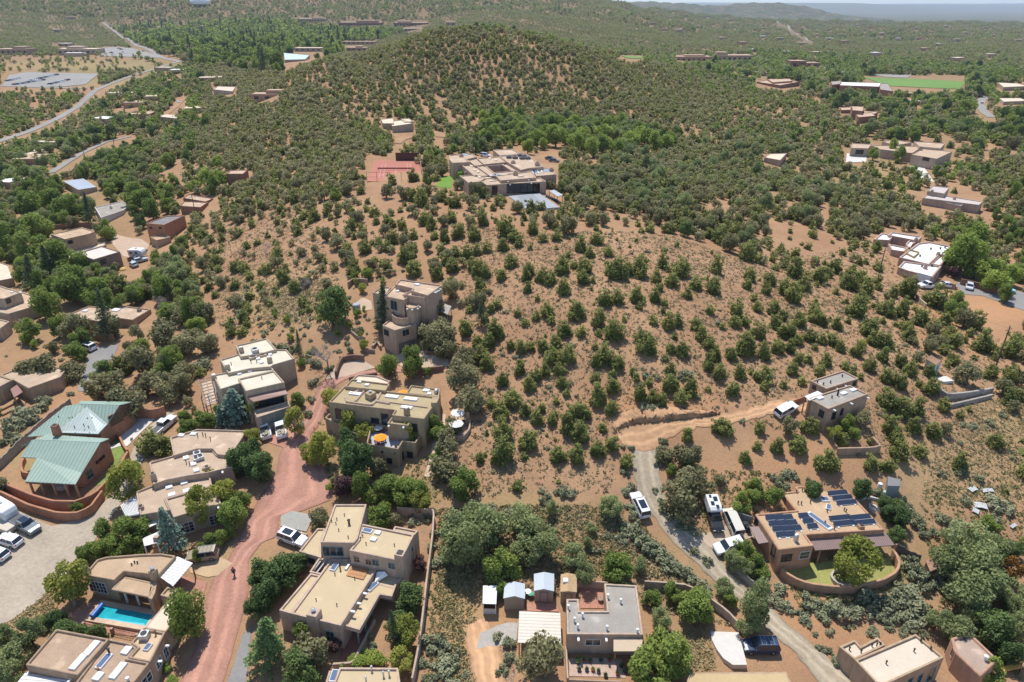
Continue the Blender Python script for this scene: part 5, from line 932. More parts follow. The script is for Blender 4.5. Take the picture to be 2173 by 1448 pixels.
mb = MB(); mb.bar(cq(0,0)+[0,0,3.1], cq(.42,0)+[0,0,3.1], .05); mb.bar(cq(0,0)+[0,0,1.5], cq(.42,0)+[0,0,1.5], .03); mb.build('fence_rail', DARK, r, tuple(g))
# ------------------------------------------------------------------ houses on the left
def simple(name, label, base, blocks, wm, rm, wins=(), skys=(), chims=(), lmk=None, group=None, par=.28, far=False, frame=None, cat='house'):
    h = House(name, label, base, cat=cat, group=group, lmk=lmk)
    bx, by = base; best = None
    for b in blocks:
        for (x0, y0), (x1, y1) in zip(b[0], b[0][1:]+b[0][:1]):
            if x0 != x1 and min(x0,x1) <= bx <= max(x0,x1):
                y = y0+(y1-y0)*(bx-x0)/(x1-x0)
                if best is None or y > best[0]: best = (y, b[1])
    if best:                       # the front wall stands between its roof edge and the ground point given
        lo, hi = 0, 30
        for _ in range(30):
            m = (lo+hi)/2
            if proj(h.o[0], h.o[1], h.z0+m)[1] > best[0]: lo = m
            else: hi = m
        h.hs = min(1.4, max(lo, 2.5)/best[1])
    for b in blocks: h.blk(b[0], b[1], wm if len(b) < 4 else b[3], rm if len(b) < 3 else b[2], par=par, bev=0 if far else .1, th=.3)
    for v in wins: h.win(*v, frame=frame or DARK, nx=2, ny=1)
    for v in skys: h.sky(*v)
    for v in chims: h.chim(v[0], v[1], .9, v[2], wm, DARK)
    return h
simple('adobe_house', 'tan two-storey adobe house with a curved parapet left of the dirt yard', (170,560), [([(107,497),(140,490),(174,482),(201,491),(190,496),(137,508)], 5.2),([(107,497),(137,508),(131,511),(105,503)], 4.2, RF_P)], ST_B, RF_B, wins=((149,514,1.3,1.0),(122,516,2.4,1.6)), skys=((149,498,.4,.6),), lmk='the curved-parapet house')
simple('adobe_house', 'tall brown cube house with a pale roof beside the white camper', (235,575), [([(161,538),(216,522),(255,534),(198,551)], 6.6, gravel('pale_grey_roof', (.55,.50,.44), .05)),([(136,532),(222,514),(225,520),(216,522),(161,538),(146,549)], 3.4, RF_P)], stucco('brown_stucco_dark', (.27,.185,.14)), RF_B, wins=((219,556,1.6,1.3),), chims=((172,541,.4),), lmk='the tall brown cube house')
simple('adobe_house', 'long low brown adobe house behind the tall dark pine', (250,688), [([(138,670),(188,649),(231,652),(236,672),(210,682)], 3.3),([(231,652),(240,646),(320,656),(281,679),(236,673)], 3.7)], ST_A, RF_C, skys=((181,661,1.,1.2),(246,659,1.6,2.)), chims=((296,661,.7),), lmk='the long low brown house')
simple('adobe_house', 'stepped adobe house at the left edge with a tan two-storey block', (25,690), [([(-45,614),(0,606),(45,620),(8,634),(-45,630)], 6.2),([(43,618),(104,637),(82,647),(17,666),(-45,655),(-45,632),(8,632)], 3.6),([(-40,676),(0,677),(20,682),(0,697),(-40,700)], 3.2),([(62,633),(78,627),(92,632),(75,641)], 4.1)], ST_E, RF_G, wins=((18,639,1.1,1.1),), skys=((26,621,.7,.8),(44,622,.6,.8),(71,634,1.6,.8)), lmk='the left-edge stepped house')
simple('adobe_house', 'low tan house at the left edge under dark trees', (10,610), [([(-45,560),(0,556),(18,562),(28,590),(-45,604)], 3.4)], ST_A, RF_P, lmk='the low left-edge house')
simple('adobe_house', 'salmon two-storey house with a dark flat roof above the dirt yard', (325,515), [([(309,474),(352,458),(392,457),(348,477)], 6.0, gravel('dark_grey_roof', (.20,.19,.18)))], ST_D, RF_J, wins=((320,484,.8,.5),(340,484,.8,.5)), lmk='the salmon two-storey house')
simple('storage_building', 'small tan box building below the salmon two-storey house', (340,520), [([(318,503),(345,496),(362,503),(332,510)], 2.9)], ST_B, RF_B, cat='outbuilding')
simple('adobe_house', 'red-brown stepped house with two pale roofs below the woods', (405,450), [([(382,437),(390,427),(442,429),(425,440)], 4.4),([(388,420),(400,412),(453,421),(436,428)], 4.6)], ST_R, RF_G, lmk='the red-brown stepped house')
simple('adobe_house', 'small dark red house at the edge of the bright garden trees', (500,392), [([(480,369),(489,361),(526,360),(516,369)], 4.3)], ST_R, RF_G)
simple('metal_roof_house', 'low house with a blue-grey metal roof in the left valley', (165,405), [([(134,385),(177,379),(205,397),(166,403)], 3.4)], ST_E, seam('blue_grey_metal', (.42,.46,.52), .4, 1.5, 'X', .2), par=-.02, lmk='the blue-grey metal roof')
simple('adobe_house', 'grey flat-roofed house with white parapets behind a tall conifer', (225,470), [([(201,440),(257,427),(274,435),(262,446),(214,462)], 3.6)], mat('whitewash', (.55,.52,.50), .9, .06, 2), RF_J, chims=((236,443,.9),))
simple('adobe_house', 'low tan house with a rust awning at the left edge', (30,836), [([(0,796),(74,766),(140,783),(128,800),(60,824),(28,806)], 3.4),([(-40,800),(0,796),(28,805),(0,820),(-40,828)], 3.7)], ST_B, RF_C, chims=((91,770,.8),), lmk='the rust-awning house')
panelroof('awning', [(22,826),(36,816),(48,832),(30,844)], 2.6, REDM, 'rust-red awning on the low house at the left edge', 'awning', (35,858))
wallrun('timber_fence', [(180,700),(205,706),(240,708)], 2.0, .12, WOOD, 'brown plank fence beside the tall dark pine', 'fence')
wallrun('yard_wall', [(40,470),(100,478),(170,472),(212,474)], 1.7, .4, ST_R, 'dark red-brown adobe wall behind the left-hand trees', 'wall')
for i, (x0,y0,x1,y1) in enumerate(((0,870,40,850),(4,880,44,860),(8,890,48,872))): wallrun('garden_edge', [(x0,y0),(x1,y1)], .4, .25, WOOD, ('upper','middle','lower')[i]+' timber garden step beside the stake fence', 'garden edging')
for i, (x, y, c_, lb) in enumerate(((228,575,(.55,.58,.62),'pale tarp heap below the tall brown cube house'),(236,590,(.75,.76,.8),'white sheet in the scrap pile below the brown cube house'),(240,582,(.05,.12,.35),'blue tarp in the scrap pile below the brown cube house'),(231,598,(.65,.66,.70),'lowest grey sheet in the scrap pile'),(262,573,(.60,.40,.12),'orange tarp beside the brown cube house'))):
    c = G(x, y); mb = MB(); mb.lathe((c[0],c[1],c[2]-.1), [(1.3,0),(1.0,.5),(.4,.9),(.05,.95)], 7); o = mb.build('tarp', mat('tarp%d'%i, c_, .7, .2, 3), None, c); tag(o, lb, 'tarp')
    for v in o.data.vertices: v.co.x *= random.uniform(.8,1.2)
# ------------------------------------------------------------------ houses on the right
h = House('white_roof_house', 'sprawling house with bright white flat roofs and pink parapets', (1967,604), lmk='the white-roofed house')
PK = stucco('pink_parapet_stucco', (.44,.31,.25)); h.hs = .7; WB = lambda p, z: h.blk(p, z, PK, RF_W, par=.4, th=.45, bev=.05)
WB([(1854,508),(1871,494),(1897,500),(1888,510)], 3.9); WB([(1884,499),(1892,492),(1957,502),(1948,511)], 4.4); WB([(1885,517),(1928,526),(1918,534),(1892,530)], 3.6); WB([(1928,526),(1940,516),(1949,511),(1930,509),(1922,517)], 3.8)
WB([(1908,546),(1948,516),(1972,513),(2016,522),(2013,541),(1994,540),(1972,561)], 4.6); WB([(1994,541),(2012,545),(1996,563),(1973,560)], 4.1); WB([(1906,567),(1918,554),(1998,565),(1979,588),(1925,574)], 4.3)
h.win(1959,591,3.4,2.3,WHITE,1,4,mat('pale_garage_door', (.60,.59,.60), .6),'garage_door','door_panel'); h.blk([(1919,534),(1928,528),(1952,534),(1940,545)], 4.9, stucco('gold_stucco', (.42,.28,.12)), RF_W, par=.5)
for x, y in ((1956,567),(1977,566),(1952,545),(1975,530),(1995,529),(1934,580),(2005,527)): h.pipe(x, y, .5, .2, DARK)
for x, y in ((1943,512),(1990,543),(1963,571)): h.chim(x, y, 1.0, 1.0, PK, DARK)
wallrun('court_wall', [(1996,594),(2015,599),(2030,604)], 1.6, .35, ST_F, 'brown courtyard wall left of the parked silver hatchback', 'wall'); wallrun('court_wall', [(2040,591),(2070,598),(2100,607),(2122,612)], 1.8, .35, ST_R, 'long dark adobe wall behind the parked silver hatchback', 'wall'); wallrun('court_wall', [(1946,625),(1956,636),(1967,645)], 1.2, .35, ST_E, 'short pale wall on the slope below the white-roofed house', 'wall')
simple('modern_house', 'long low modern house with overlapping pale flat roofs on the right', (2010,438), [([(1979,394),(2015,398),(2004,411),(1968,405)], 6.2),([(1958,420),(1970,410),(2086,428),(2078,435)], 4.2),([(1995,427),(2006,420),(2049,430),(2040,437)], 3.4, mat('slate_blue_canopy', (.25,.29,.33), .5))], ST_C, gravel('pale_mauve_roof', (.47,.41,.38), .06), chims=((1977,410,1.2),(2025,424,1.)), lmk='the long modern house')
simple('compound_house', 'large stepped adobe compound with a wide driveway on the right', (1900,340), [([(1808,304),(1849,306),(1843,315),(1806,314)], 4.2),([(1849,308),(1958,311),(1936,325),(1870,317)], 4.0),([(1940,300),(2006,304),(1996,315),(1952,311)], 5.2),([(1960,314),(2021,322),(1988,337),(1935,328)], 4.4),([(1872,300),(1900,296),(1935,303),(1900,308)], 4.2)], ST_C, RF_G, wins=((1824,323,3.6,2.),(1965,338,3,1.5)), chims=((1955,320,.9),), lmk='the stepped compound')
strip('driveway', [(1797,326),(1840,328)], [(1795,345),(1838,344)], CONC, off=.12, n=10); strip('driveway', [(1930,352),(1957,350)], [(1948,376),(1983,388)], CONC, off=.12, n=12)
simple('adobe_house', 'small tan adobe house among trees left of the stepped compound', (1648,352), [([(1622,334),(1633,326),(1670,325),(1656,340)], 4.0)], ST_C, RF_P)
simple('adobe_house', 'rose adobe house with a square upper storey in the right-hand woods', (1835,262), [([(1807,225),(1833,226),(1831,236),(1809,234)], 8.2),([(1831,235),(1864,237),(1858,241),(1838,245)], 5.0),([(1816,242),(1850,238),(1858,246),(1822,249)], 5.4),([(1783,228),(1806,227),(1806,233),(1785,234)], 3.6)], ST_R, RF_G, far=True, lmk='the square-topped house')
simple('school_building', 'low school building with a stepped pale roof before the field', (1655,188), [([(1606,174),(1628,170),(1698,173),(1656,181)], 6.5),([(1628,168),(1676,167),(1682,172),(1640,175)], 9.0)], ST_R, RF_G, far=True, cat='school')
simple('school_building', 'long dark red school building with a white roof beside the sports field', (1840,197), [([(1763,173),(1784,171),(1786,178),(1766,180)], 8.5),([(1784,174),(1870,176),(1866,184),(1782,181)], 8.5, RF_W),([(1866,177),(1884,177),(1896,194),(1868,190)], 8.0)], ST_R, RF_J, far=True, cat='school', lmk='the long school building')
simple('adobe_house', 'low tan building beside the curving road at the right edge', (2140,193), [([(2117,175),(2160,177),(2180,183),(2130,185)], 5)], ST_B, RF_P, far=True); simple('adobe_house', 'pale low house at the right edge below the curving road', (2150,220), [([(2120,208),(2165,208),(2180,214),(2130,216)], 4)], ST_C, RF_P, far=True)
FIELD = mat('sports_turf', (.13,.22,.05), 1., .1, .2)
strip('sports_field', [(1832,165),(1930,168),(2050,174)], [(1885,183),(1960,187),(2038,190)], FIELD, off=.35, n=30); strip('sports_field', [(1318,119),(1364,121)], [(1330,124),(1362,125)], FIELD, off=.4, n=10); strip('school_road', [(1840,158),(1935,160)], [(1880,164),(1925,166)], PALE, off=.3, n=16)
EXPIX += [(1834,158,2048,186), (1316,116,1364,123)]
# ------------------------------------------------------------------ buildings in the left-hand valley
strip('car_park', [(20,160),(60,154),(150,156),(210,157)], [(5,183),(60,185),(130,185),(182,180)], PALE, off=.3, n=26); strip('car_park', [(205,103),(250,100),(330,118)], [(215,120),(260,121),(345,124)], PALE, off=.3, n=20)
EXPIX += [(10,152,205,178), (215,98,262,112)]
simple('adobe_house', 'white-roofed flat house in the woods left of the hill', (478,198), [([(452,190),(462,183),(500,184),(494,194)], 4.4)], ST_C, RF_L, far=True, lmk='the white-roofed flat house'); 
simple('adobe_house', 'pale stepped house on the hill above the tennis court', (838,272), [([(808,253),(834,250),(836,262),(812,262)], 4.6),([(830,257),(855,254),(876,262),(832,268)], 4.0),([(850,252),(868,251),(877,258),(858,259)], 4.2)], ST_C, RF_P, far=True, lmk='the pale house above the court')
simple('greenhouse', 'pale aqua flat roof hidden in trees left of the hill', (628,130), [([(602,112),(657,117),(648,126),(604,127)], 6)], ST_C, mat('aqua_roof', (.42,.52,.51), .6, .05, .3), far=True, cat='greenhouse')
def block(name, label, x0, x1, yb, hgt, dep, wm, rm, cat, tower=None):
    """distant building: picture span x0..x1 of its front wall, foot of the wall at row yb"""
    a, b = G(x0, yb), G(x1, yb); y = (a[1]+b[1])/2; z = min(a[2], b[2]); w_ = abs(b[0]-a[0]); cx = (a[0]+b[0])/2; r = tag(empty(name, (cx, y, z)), label, cat); hh = hgt
    mb = MB(); mb.box((0,dep/2,-3), w_, dep, hh+3); mb.build('wall', wm, r, (0,0,0)); mb = MB(); mb.box((0,dep/2,hh+.02), w_*.96, dep*.9, .15); mb.build('roof', rm, r, (0,0,0)); parts = [(0, w_, 0, hh, dep)]
    if tower: mb = MB(); mb.box((w_*tower[0],dep*.55,hh-.5), w_*tower[1], dep*.7, tower[2]); mb.build('upper_storey', wm, r, (0,0,0)); mb = MB(); mb.box((w_*tower[0],dep*.55,hh-.5+tower[2]), w_*tower[1]*.94, dep*.6, .15); mb.build('roof', rm, r, (0,0,0))
    n = max(2, int(w_/6))
    for k in range(n): q = MB(); q.box((-w_/2+(k+.5)*w_/n, -.03, hh*.35), w_/n*.4, .12, hh*.35); q.build('window', GLASS, r, (0,0,0))
    EXPOLY.append([(cx-w_/2-2,y-2),(cx+w_/2+2,y-2),(cx+w_/2+2,y+dep+2),(cx-w_/2-2,y+dep+2)]); px, py, _ = proj(cx, y, z+hh*.7); EXPIX.append((x0, py-hh*1., x1, py+1)); return r
block('campus_building', 'long red college building behind the hilltop, left one', 723, 808, 58, 10, 26, ST_R, RF_P, 'campus building', (.15,.5,4)); block('campus_building', 'long red college building right of its twin, behind the hilltop', 842, 905, 57, 9, 26, ST_R, RF_P, 'campus building', (-.2,.4,3))
block('campus_building', 'tan college block among tall cottonwoods', 635, 688, 48, 8, 26, ST_B, RF_P, 'campus building', (.2,.4,3)); block('campus_building', 'low brown college wing just behind the ridge', 858, 895, 66, 6, 16, ST_A, RF_P, 'campus building'); block('campus_building', 'small brown college block at the end of the ridge', 946, 966, 56, 7, 14, ST_A, RF_G, 'campus building')
block('campus_building', 'low pale roof behind the aqua roof', 625, 683, 110, 4, 16, ST_C, RF_P, 'campus building'); block('campus_building', 'brown building at the left foot of the wooded summit', 736, 778, 110, 4.5, 14, ST_A, RF_G, 'campus building', (.1,.3,2)); block('campus_building', 'low tan wing beside the summit slope', 726, 795, 95, 4, 14, ST_B, RF_G, 'campus building')
block('school_building', 'square dark red school block left of a paler wing', 1678, 1707, 147, 9, 15, ST_R, RF_G, 'school'); block('school_building', 'paler low wing right of the square dark red school block', 1709, 1737, 144, 5.5, 14, ST_M, RF_G, 'school')
block('school_building', 'orange adobe block below the wooded slope, left of its tan neighbour', 1437, 1494, 130, 7.5, 18, ST_M, RF_G, 'school', (.1,.5,2)); block('school_building', 'tan adobe block with a raised end below the wooded slope', 1527, 1589, 131, 8.5, 20, ST_B, RF_G, 'school', (-.33,.3,4))
block('school_building', 'brown adobe hall at the left edge above the car park', -20, 69, 116, 6.5, 20, ST_A, RF_G, 'hall', (.2,.4,3)); block('school_building', 'tan hall with a long pale roof above the car park', 131, 199, 117, 7, 20, ST_C, RF_P, 'hall', (-.1,.4,3)); block('school_building', 'low cream building behind the two halls above the car park', 110, 160, 99, 5, 16, ST_C, RF_L, 'hall'); block('adobe_house', 'terracotta house with stepped roofs on the left flank of the hill', 546, 590, 211, 4., 9, ST_M, RF_G, 'house', (.2,.5,2.4)); LMK.append(('the terracotta hill-flank house', *G(568,211)[:2])); LMK.append(('the tan hall', *G(165,117)[:2]))
dm = G(425,8); mb = MB(); mb.lathe((dm[0],dm[1],dm[2]-2), [(22,0),(22,9),(18,13),(9,15.5),(.5,16)], 28); o = mb.build('water_tank', STEELW, None, dm, smooth=True); tag(o, 'white domed water tank at the very top of the view', 'water tank')
# scattered far houses
FW = [ST_B, ST_C, ST_M, ST_A]; n_ = 0
FARPX = [(1355,30),(1395,26),(1420,40),(1455,35),(1482,22),(1502,36),(1550,45),(1590,32),(1640,34),(1660,29),(1735,33),(1770,35),(1800,48),(1820,55),(1850,60),(1885,46),(1905,52),(1930,45),(1950,84),(1945,62),(1975,70),(2005,58),(2030,36),(2060,46),(2090,60),(2130,35),(2150,46),(2155,38),(1620,62),(1618,81),(1630,73),(1655,85),(1700,97),(1760,85),(1790,92),(1835,66),(1870,75),(1905,86),(1960,108),(1990,98),(2030,88),(2050,72),(2110,78),(2160,88),(1730,118),(1855,120),(1840,130),(2100,123),(2030,130),(1665,115),(1575,95),(1560,60),(1530,85),(1440,68),(1410,65),(1385,52),(1480,60),(1600,110),(1760,64),(1735,76),(1985,45),(2010,40),(1910,38),(350,150),(450,172),(380,155),(290,225),(260,205),(330,212),(225,260),(300,250),(365,258),(425,238),(15,395),(70,345),(115,310),(60,335),(160,120),(325,12),(120,68),(150,40),(430,60),(1560,150),(1590,158),(1755,150),(1950,222),(1930,205),(1620,160),(1600,140)]
for i, (x, y) in enumerate(FARPX):
    c = G(x, y); d = np.hypot(c[0], c[1])
    wd, dp = random.uniform(11,19), random.uniform(8,13); nr = y > 140
    if d > 4000: continue
    rz = random.uniform(-.5,.5); z = gz(c[0], c[1]); r = tag(empty('far_house', (c[0],c[1],z), rz), None, 'house', 'small far houses scattered in the woods'); r['far'] = 1
    wm = FW[i%4]; mb = MB(); hh = 2.9 if nr else random.uniform(3.5,5.5); mb.box((0,0,-1.5), wd, dp, hh+1.5); mb.box((wd*.3,dp*.45,-1.5), wd*.55, dp*.7, hh+.5); mb.build('wall', wm, r, (0,0,0)); mb = MB(); mb.box((0,0,hh+.01), wd*.97, dp*.96, .12); mb.box((wd*.3,dp*.45,hh-1), wd*.53, dp*.66, .12+.0); mb.build('roof', (RF_P, RF_L, RF_G, RF_W)[(i*7)%4], r, (0,0,0))
    r['label'] = '%s far house with %s roof, %s' % (('tan','rose','rust','brown')[i%4], ('pale buff','ivory','peach','white')[(i*7)%4], 'PLACE'); EXPIX.append((x-2, y-1, x+2, y))
FARH = [o for o in COL.objects if o.get('far')]
# ------------------------------------------------------------------ vehicles
RUBBER = mat('tyre_rubber', (.02,.02,.02), .9); RIM = mat('alloy_rim', (.40,.40,.41), .4, metal=.6); LAMP = mat('headlamp', (.65,.67,.7), .15, spec=.6); TAIL = mat('tail_lamp', (.35,.02,.02), .3); CARGLASS = mat('car_glass', (.02,.028,.04), .06, spec=.7)
def paint(c): return mat('car_paint_%d_%d_%d' % tuple(int(v*100) for v in c), c, .28, spec=.5)
CW_, CS, CB, CK, CT_, CG_ = (.74,.75,.76), (.42,.43,.44), (.03,.05,.10), (.025,.027,.03), (.30,.25,.17), (.17,.19,.21)
# type: length, width, height, bonnet height, bonnet end, cabin: (x front base, x front top, x rear top, x rear base), belt height
CARS = {'suv': (4.8,1.92,1.78,1.05,.30,(.24,.10,-.42,-.485),1.08), 'sedan': (4.7,1.85,1.46,.93,.28,(.20,.05,-.26,-.40),.96), 'hatch': (4.3,1.8,1.52,.95,.28,(.24,.10,-.36,-.47),.98),
 'pickup': (5.6,1.98,1.85,1.15,.26,(.20,.11,-.10,-.13),1.15), 'van': (4.9,1.9,1.95,1.05,.36,(.36,.24,-.46,-.485),1.12)}
def lock(mb, secs):                      # loft through rectangular cross sections (x, half width, z0, z1)
    i = len(mb.v)
    for x, w_, a, b in secs: mb.v += [(x,-w_,a),(x,w_,a),(x,w_*.97,b),(x,-w_*.97,b)]
    for k in range(len(secs)-1):
        for j in range(4): mb.f.append((i+4*k+j, i+4*k+(j+1)%4, i+4*k+4+(j+1)%4, i+4*k+4+j))
    n = len(secs); mb.f += [(i,i+1,i+2,i+3), (i+4*n-1,i+4*n-2,i+4*n-3,i+4*n-4)]
def make_car(t, c, simple=False, extra=None):
    L, W, H, bh, be, (a, b, cc, d), belt = CARS[t]; p = paint(c); r = empty('parked_car' if t not in ('pickup','van') else {'pickup':'pickup_truck','van':'van'}[t], (0,0,0)); hw = W/2
    mb = MB(); end = -.5*L
    bz = belt if t != 'pickup' else 1.12
    lock(mb, [(.5*L, hw*.80, .42, bh*.70), (.47*L, hw*.92, .28, bh*.84), (.40*L, hw, .25, bh*.95), (a*L, hw, .25, bh), (a*L-.1, hw, .25, bz), (-.44*L, hw, .25, bz), (-.485*L, hw*.95, .28, bz*.97), (-.5*L, hw*.88, .40, bz*.85)])
    mb.build('body', p, r, (0,0,0), bevel=.09, smooth=False)
    g = MB(); zb = bz-.02; zt = H-.07; i = 0
    for x, w_, z in ((a*L, hw*.93, zb), (b*L, hw*.76, zt), (cc*L, hw*.76, zt), (d*L, hw*.93, zb)): g.v += [(x,-w_,z),(x,w_,z)]
    g.v += [(a*L*.98, -hw*.9, zb-.1), (a*L*.98, hw*.9, zb-.1), (d*L*.98, hw*.9, zb-.1), (d*L*.98, -hw*.9, zb-.1)]
    g.f = [(0,1,3,2),(2,3,5,4),(4,5,7,6),(0,2,4,6),(1,7,5,3)]
    g.build('window', CARGLASS, r, (0,0,0))
    rf = MB(); lock(rf, [(b*L+.05, hw*.75, zt-.01, zt+.05), (b*L-.25, hw*.78, zt-.01, H), (cc*L+.2, hw*.78, zt-.01, H), (cc*L-.05, hw*.76, zt-.01, zt+.04)])
    for x0, x1 in ((a,b), (d,cc)):
        for s in (-1,1): rf.bar((x0*L, s*hw*.93, zb), (x1*L, s*hw*.77, zt+.02), .05, n=4)
    if t in ('suv','van','hatch','sedan'):
        m_ = (b+cc)/2*L
        for s in (-1,1): rf.bar((m_, s*hw*.945, zb), (m_, s*hw*.775, zt+.02), .05, n=4)
    rf.build('roof', p, r, (0,0,0), bevel=.03)
    if simple: return r
    if t == 'pickup':
        q = MB(); q.box((-.31*L,0,bz+.004), L*.33, W*.80, .004); q.build('cargo_bed', mat('bed_liner', (.10,.10,.11), .8) if extra != 'load' else mat('bed_load', (.40,.36,.28), .9, .4, 3), r, (0,0,0))
        if extra == 'load':
            q = MB()
            for k in range(7): q.box((-.31*L+random.uniform(-.7,.7), random.uniform(-.5,.5), bz), random.uniform(.3,.7), random.uniform(.3,.6), random.uniform(.12,.3), random.uniform(0,3))
            q.build('cargo', mat('bed_load', (.40,.36,.28), .9, .4, 3), r, (0,0,0))
    if extra == 'sunroof' : q = MB(); q.box(((b+cc)/2*L+.1,0,H), 1.6, W*.55, .012); q.build('sunroof', CARGLASS, r, (0,0,0))
    if extra == 'rack':
        q = MB()
        for k in range(4): q.bar((b*L-.3-k*.55, -hw*.7, H+.06), (b*L-.3-k*.55, hw*.7, H+.06), .03, n=4)
        for s in (-1,1): q.bar((b*L-.2, s*hw*.7, H+.05), (cc*L+.1, s*hw*.7, H+.05), .03, n=4)
        q.build('roof_rack', STEEL, r, (0,0,0))
    for sx in (.315, -.30):
        for s in (-1, 1):
            wq = MB(); wq.bar((sx*L, s*(hw-.2), .34), (sx*L, s*(hw+.015), .34), .35, .35, 14); o = wq.build('wheel', RUBBER, r, (0,0,0)); k = MB(); k.bar((sx*L, s*(hw), .34), (sx*L, s*(hw+.025), .34), .21, .19, 10); k.build('rim', RIM, o, (0,0,0))
    for s in (-1, 1):
        q = MB(); q.box((.478*L, s*hw*.66, bh*.66), .14, .36, .16); q.build('headlight', LAMP, r, (0,0,0)); q = MB(); q.box((-.492*L, s*hw*.74, bz*.72), .08, .2, .22); q.build('tail_light', TAIL, r, (0,0,0))
        q = MB(); q.box((a*L-.15, s*(hw+.08), belt+.02), .12, .2, .14); q.build('mirror', p, r, (0,0,0))
    return r
def seat_on_ground(r, c, hd):
    x, y = c[0], c[1]; z = gz(x, y); dx, dy = math.cos(hd), math.sin(hd); e = 1.2
    sx = (gz(x+dx*e, y+dy*e)-gz(x-dx*e, y-dy*e))/(2*e); sy = (gz(x-dy*e, y+dx*e)-gz(x+dy*e, y-dx*e))/(2*e)
    X = Vector((dx, dy, sx)).normalized(); Yv = Vector((-dy, dx, sy)).normalized(); Zv = X.cross(Yv).normalized(); Yv = Zv.cross(X)
    M = Matrix((X, Yv, Zv)).transposed().to_4x4(); M.translation = Vector((x, y, z+.08)); r.matrix_world = M
def car(t, px, front, c, label, extra=None, group=None, lmk=None, simple=False):
    a = G(px[0], px[1], .7); b = G(front[0], front[1], .7); hd = math.atan2(b[1]-a[1], b[0]-a[0]); r = make_car(t, c, simple, extra); seat_on_ground(r, a, hd)
    tag(r, label, {'pickup':'pickup truck','van':'van'}.get(t, 'car'), group); EXPOLY.append([(a[0]-2.6,a[1]-2.6),(a[0]+2.6,a[1]-2.6),(a[0]+2.6,a[1]+2.6),(a[0]-2.6,a[1]+2.6)]); EXPIX.append((px[0]-22*130/max(90,a[1]+20), px[1]-14*130/max(90,a[1]+20), px[0]+22*130/max(90,a[1]+20), px[1]+16*130/max(90,a[1]+20)))
    if lmk: LMK.append((lmk, a[0], a[1]))
    return r
car('pickup', (564,910), (561,892), CW_, 'white pickup with a dark bonnet on the left of the garage bay', 'load', lmk='the two white pickups'); car('pickup', (597,908), (594,890), CW_, 'white pickup with a loaded bed on the right of the garage bay', 'load')
car('suv', (621,1141), (650,1152), (.70,.71,.72), 'silver-white SUV with dark sunroof on the red brick drive', 'sunroof', lmk='the SUV on the brick drive'); car('suv', (431,1177), (402,1181), CT_, 'olive tan SUV with a roof rack on the gravel pad', 'rack', lmk='the olive SUV')
car('suv', (1357,1070), (1347,1049), CW_, 'white SUV parked alone on the curving gravel road', 'sunroof', lmk='the lone white SUV on the gravel road'); car('suv', (1668,868), (1684,859), CW_, 'white SUV at the top of the dirt road by the cabin')
car('suv', (1545,1157), (1518,1165), CW_, 'white SUV parked near the solar house awning', lmk='the SUV beside the solar house'); car('van', (1554,1106), (1546,1088), (.62,.58,.50), 'beige-white van between the camper truck and the bins')
car('suv', (1614,1370), (1588,1370), CB, 'dark blue SUV in dappled shade beside the white parking slab', 'rack', lmk='the dark blue SUV'); car('pickup', (349,902), (368,885), (.66,.67,.68), 'white pickup below the concrete apron of the green-roofed house', None, lmk='the pickup by the concrete apron')
car('suv', (187,736), (170,731), CW_, 'white SUV with sunroof on the grey left-hand driveway', 'sunroof', lmk='the SUV on the grey driveway')
car('pickup', (54,1114), (80,1128), CG_, 'grey pickup with dark sunroof at the left of the gravel lot', 'sunroof', lmk='the grey pickup'); car('hatch', (20,1146), (-2,1139), CW_, 'white hatchback beside the grey pickup on the gravel lot'); car('hatch', (-8,1174), (-32,1166), CW_, 'white car half out of view at the left edge')
car('hatch', (284,561), (272,553), (.40,.46,.48), 'pale blue-grey car parked below the white camper'); car('sedan', (297,552), (312,548), CS, 'silver car right behind the white camper'); car('sedan', (283,549), (270,546), CK, 'black car in front of the white camper')
car('pickup', (1966,606), (1945,606), CW_, 'white pickup in front of the white-roofed house'); car('hatch', (2057,608), (2057,618), (.55,.57,.60), 'silver hatchback by the dark adobe wall', lmk='the silver hatchback'); car('hatch', (2136,615), (2155,618), (.30,.62,.68), 'light turquoise car under trees at the right edge'); car('sedan', (2012,605), (2030,607), CW_, 'white sedan half hidden behind trees by the white-roofed house')
car('suv', (1030,330), (1040,331), CW_, 'white SUV behind the hilltop mansion'); car('sedan', (1168,336), (1180,337), (.06,.09,.12), 'dark car right of the hilltop mansion, farther one'); car('sedan', (1176,341), (1188,342), (.10,.13,.15), 'dark car right of the hilltop mansion, nearer one')
car('suv', (1826,329), (1815,328), (.09,.11,.13), 'dark SUV in the stepped compound driveway'); car('hatch', (379,216), (379,222), CW_, 'white car on the dirt lane of the left woods', simple=True); car('suv', (2084,219), (2090,213), CW_, 'white car on the curving road at the far right', simple=True)
car('sedan', (320,239), (330,238), CK, 'dark car hidden in the left-hand woods', simple=True)
# camper truck, trailers
a = G(1510,1078,.9); b = G(1520,1110,.9); hd = math.atan2(b[1]-a[1], b[0]-a[0]); r = make_car('pickup', CK); r.name = 'camper_truck'; seat_on_ground(r, G(1514,1092,.9), hd); tag(r, 'black truck carrying a big white camper beside the hedge', 'camper truck'); LMK.append(('the camper truck', a[0], a[1])); EXPIX.append((1488,1035,1534,1125))
mb = MB(); lock(mb, [(.1,.95,1.9,2.4),(-.3,1.0,1.7,2.55),(-.4,1.02,1.15,2.6),(-2.75,1.02,1.15,2.6),(-2.85,.98,1.2,2.5)]); mb.build('camper_shell', WHITE, r, (0,0,0), bevel=.1); mb = MB()
for x, y, s in ((-.5,.3,.5),(-1.1,-.35,.6),(-1.9,.3,.7),(-2.4,-.4,.4)): mb.box((x,y,2.6), s, s*.9, .14)
mb.build('roof_hatch', CARGLASS, r, (0,0,0))
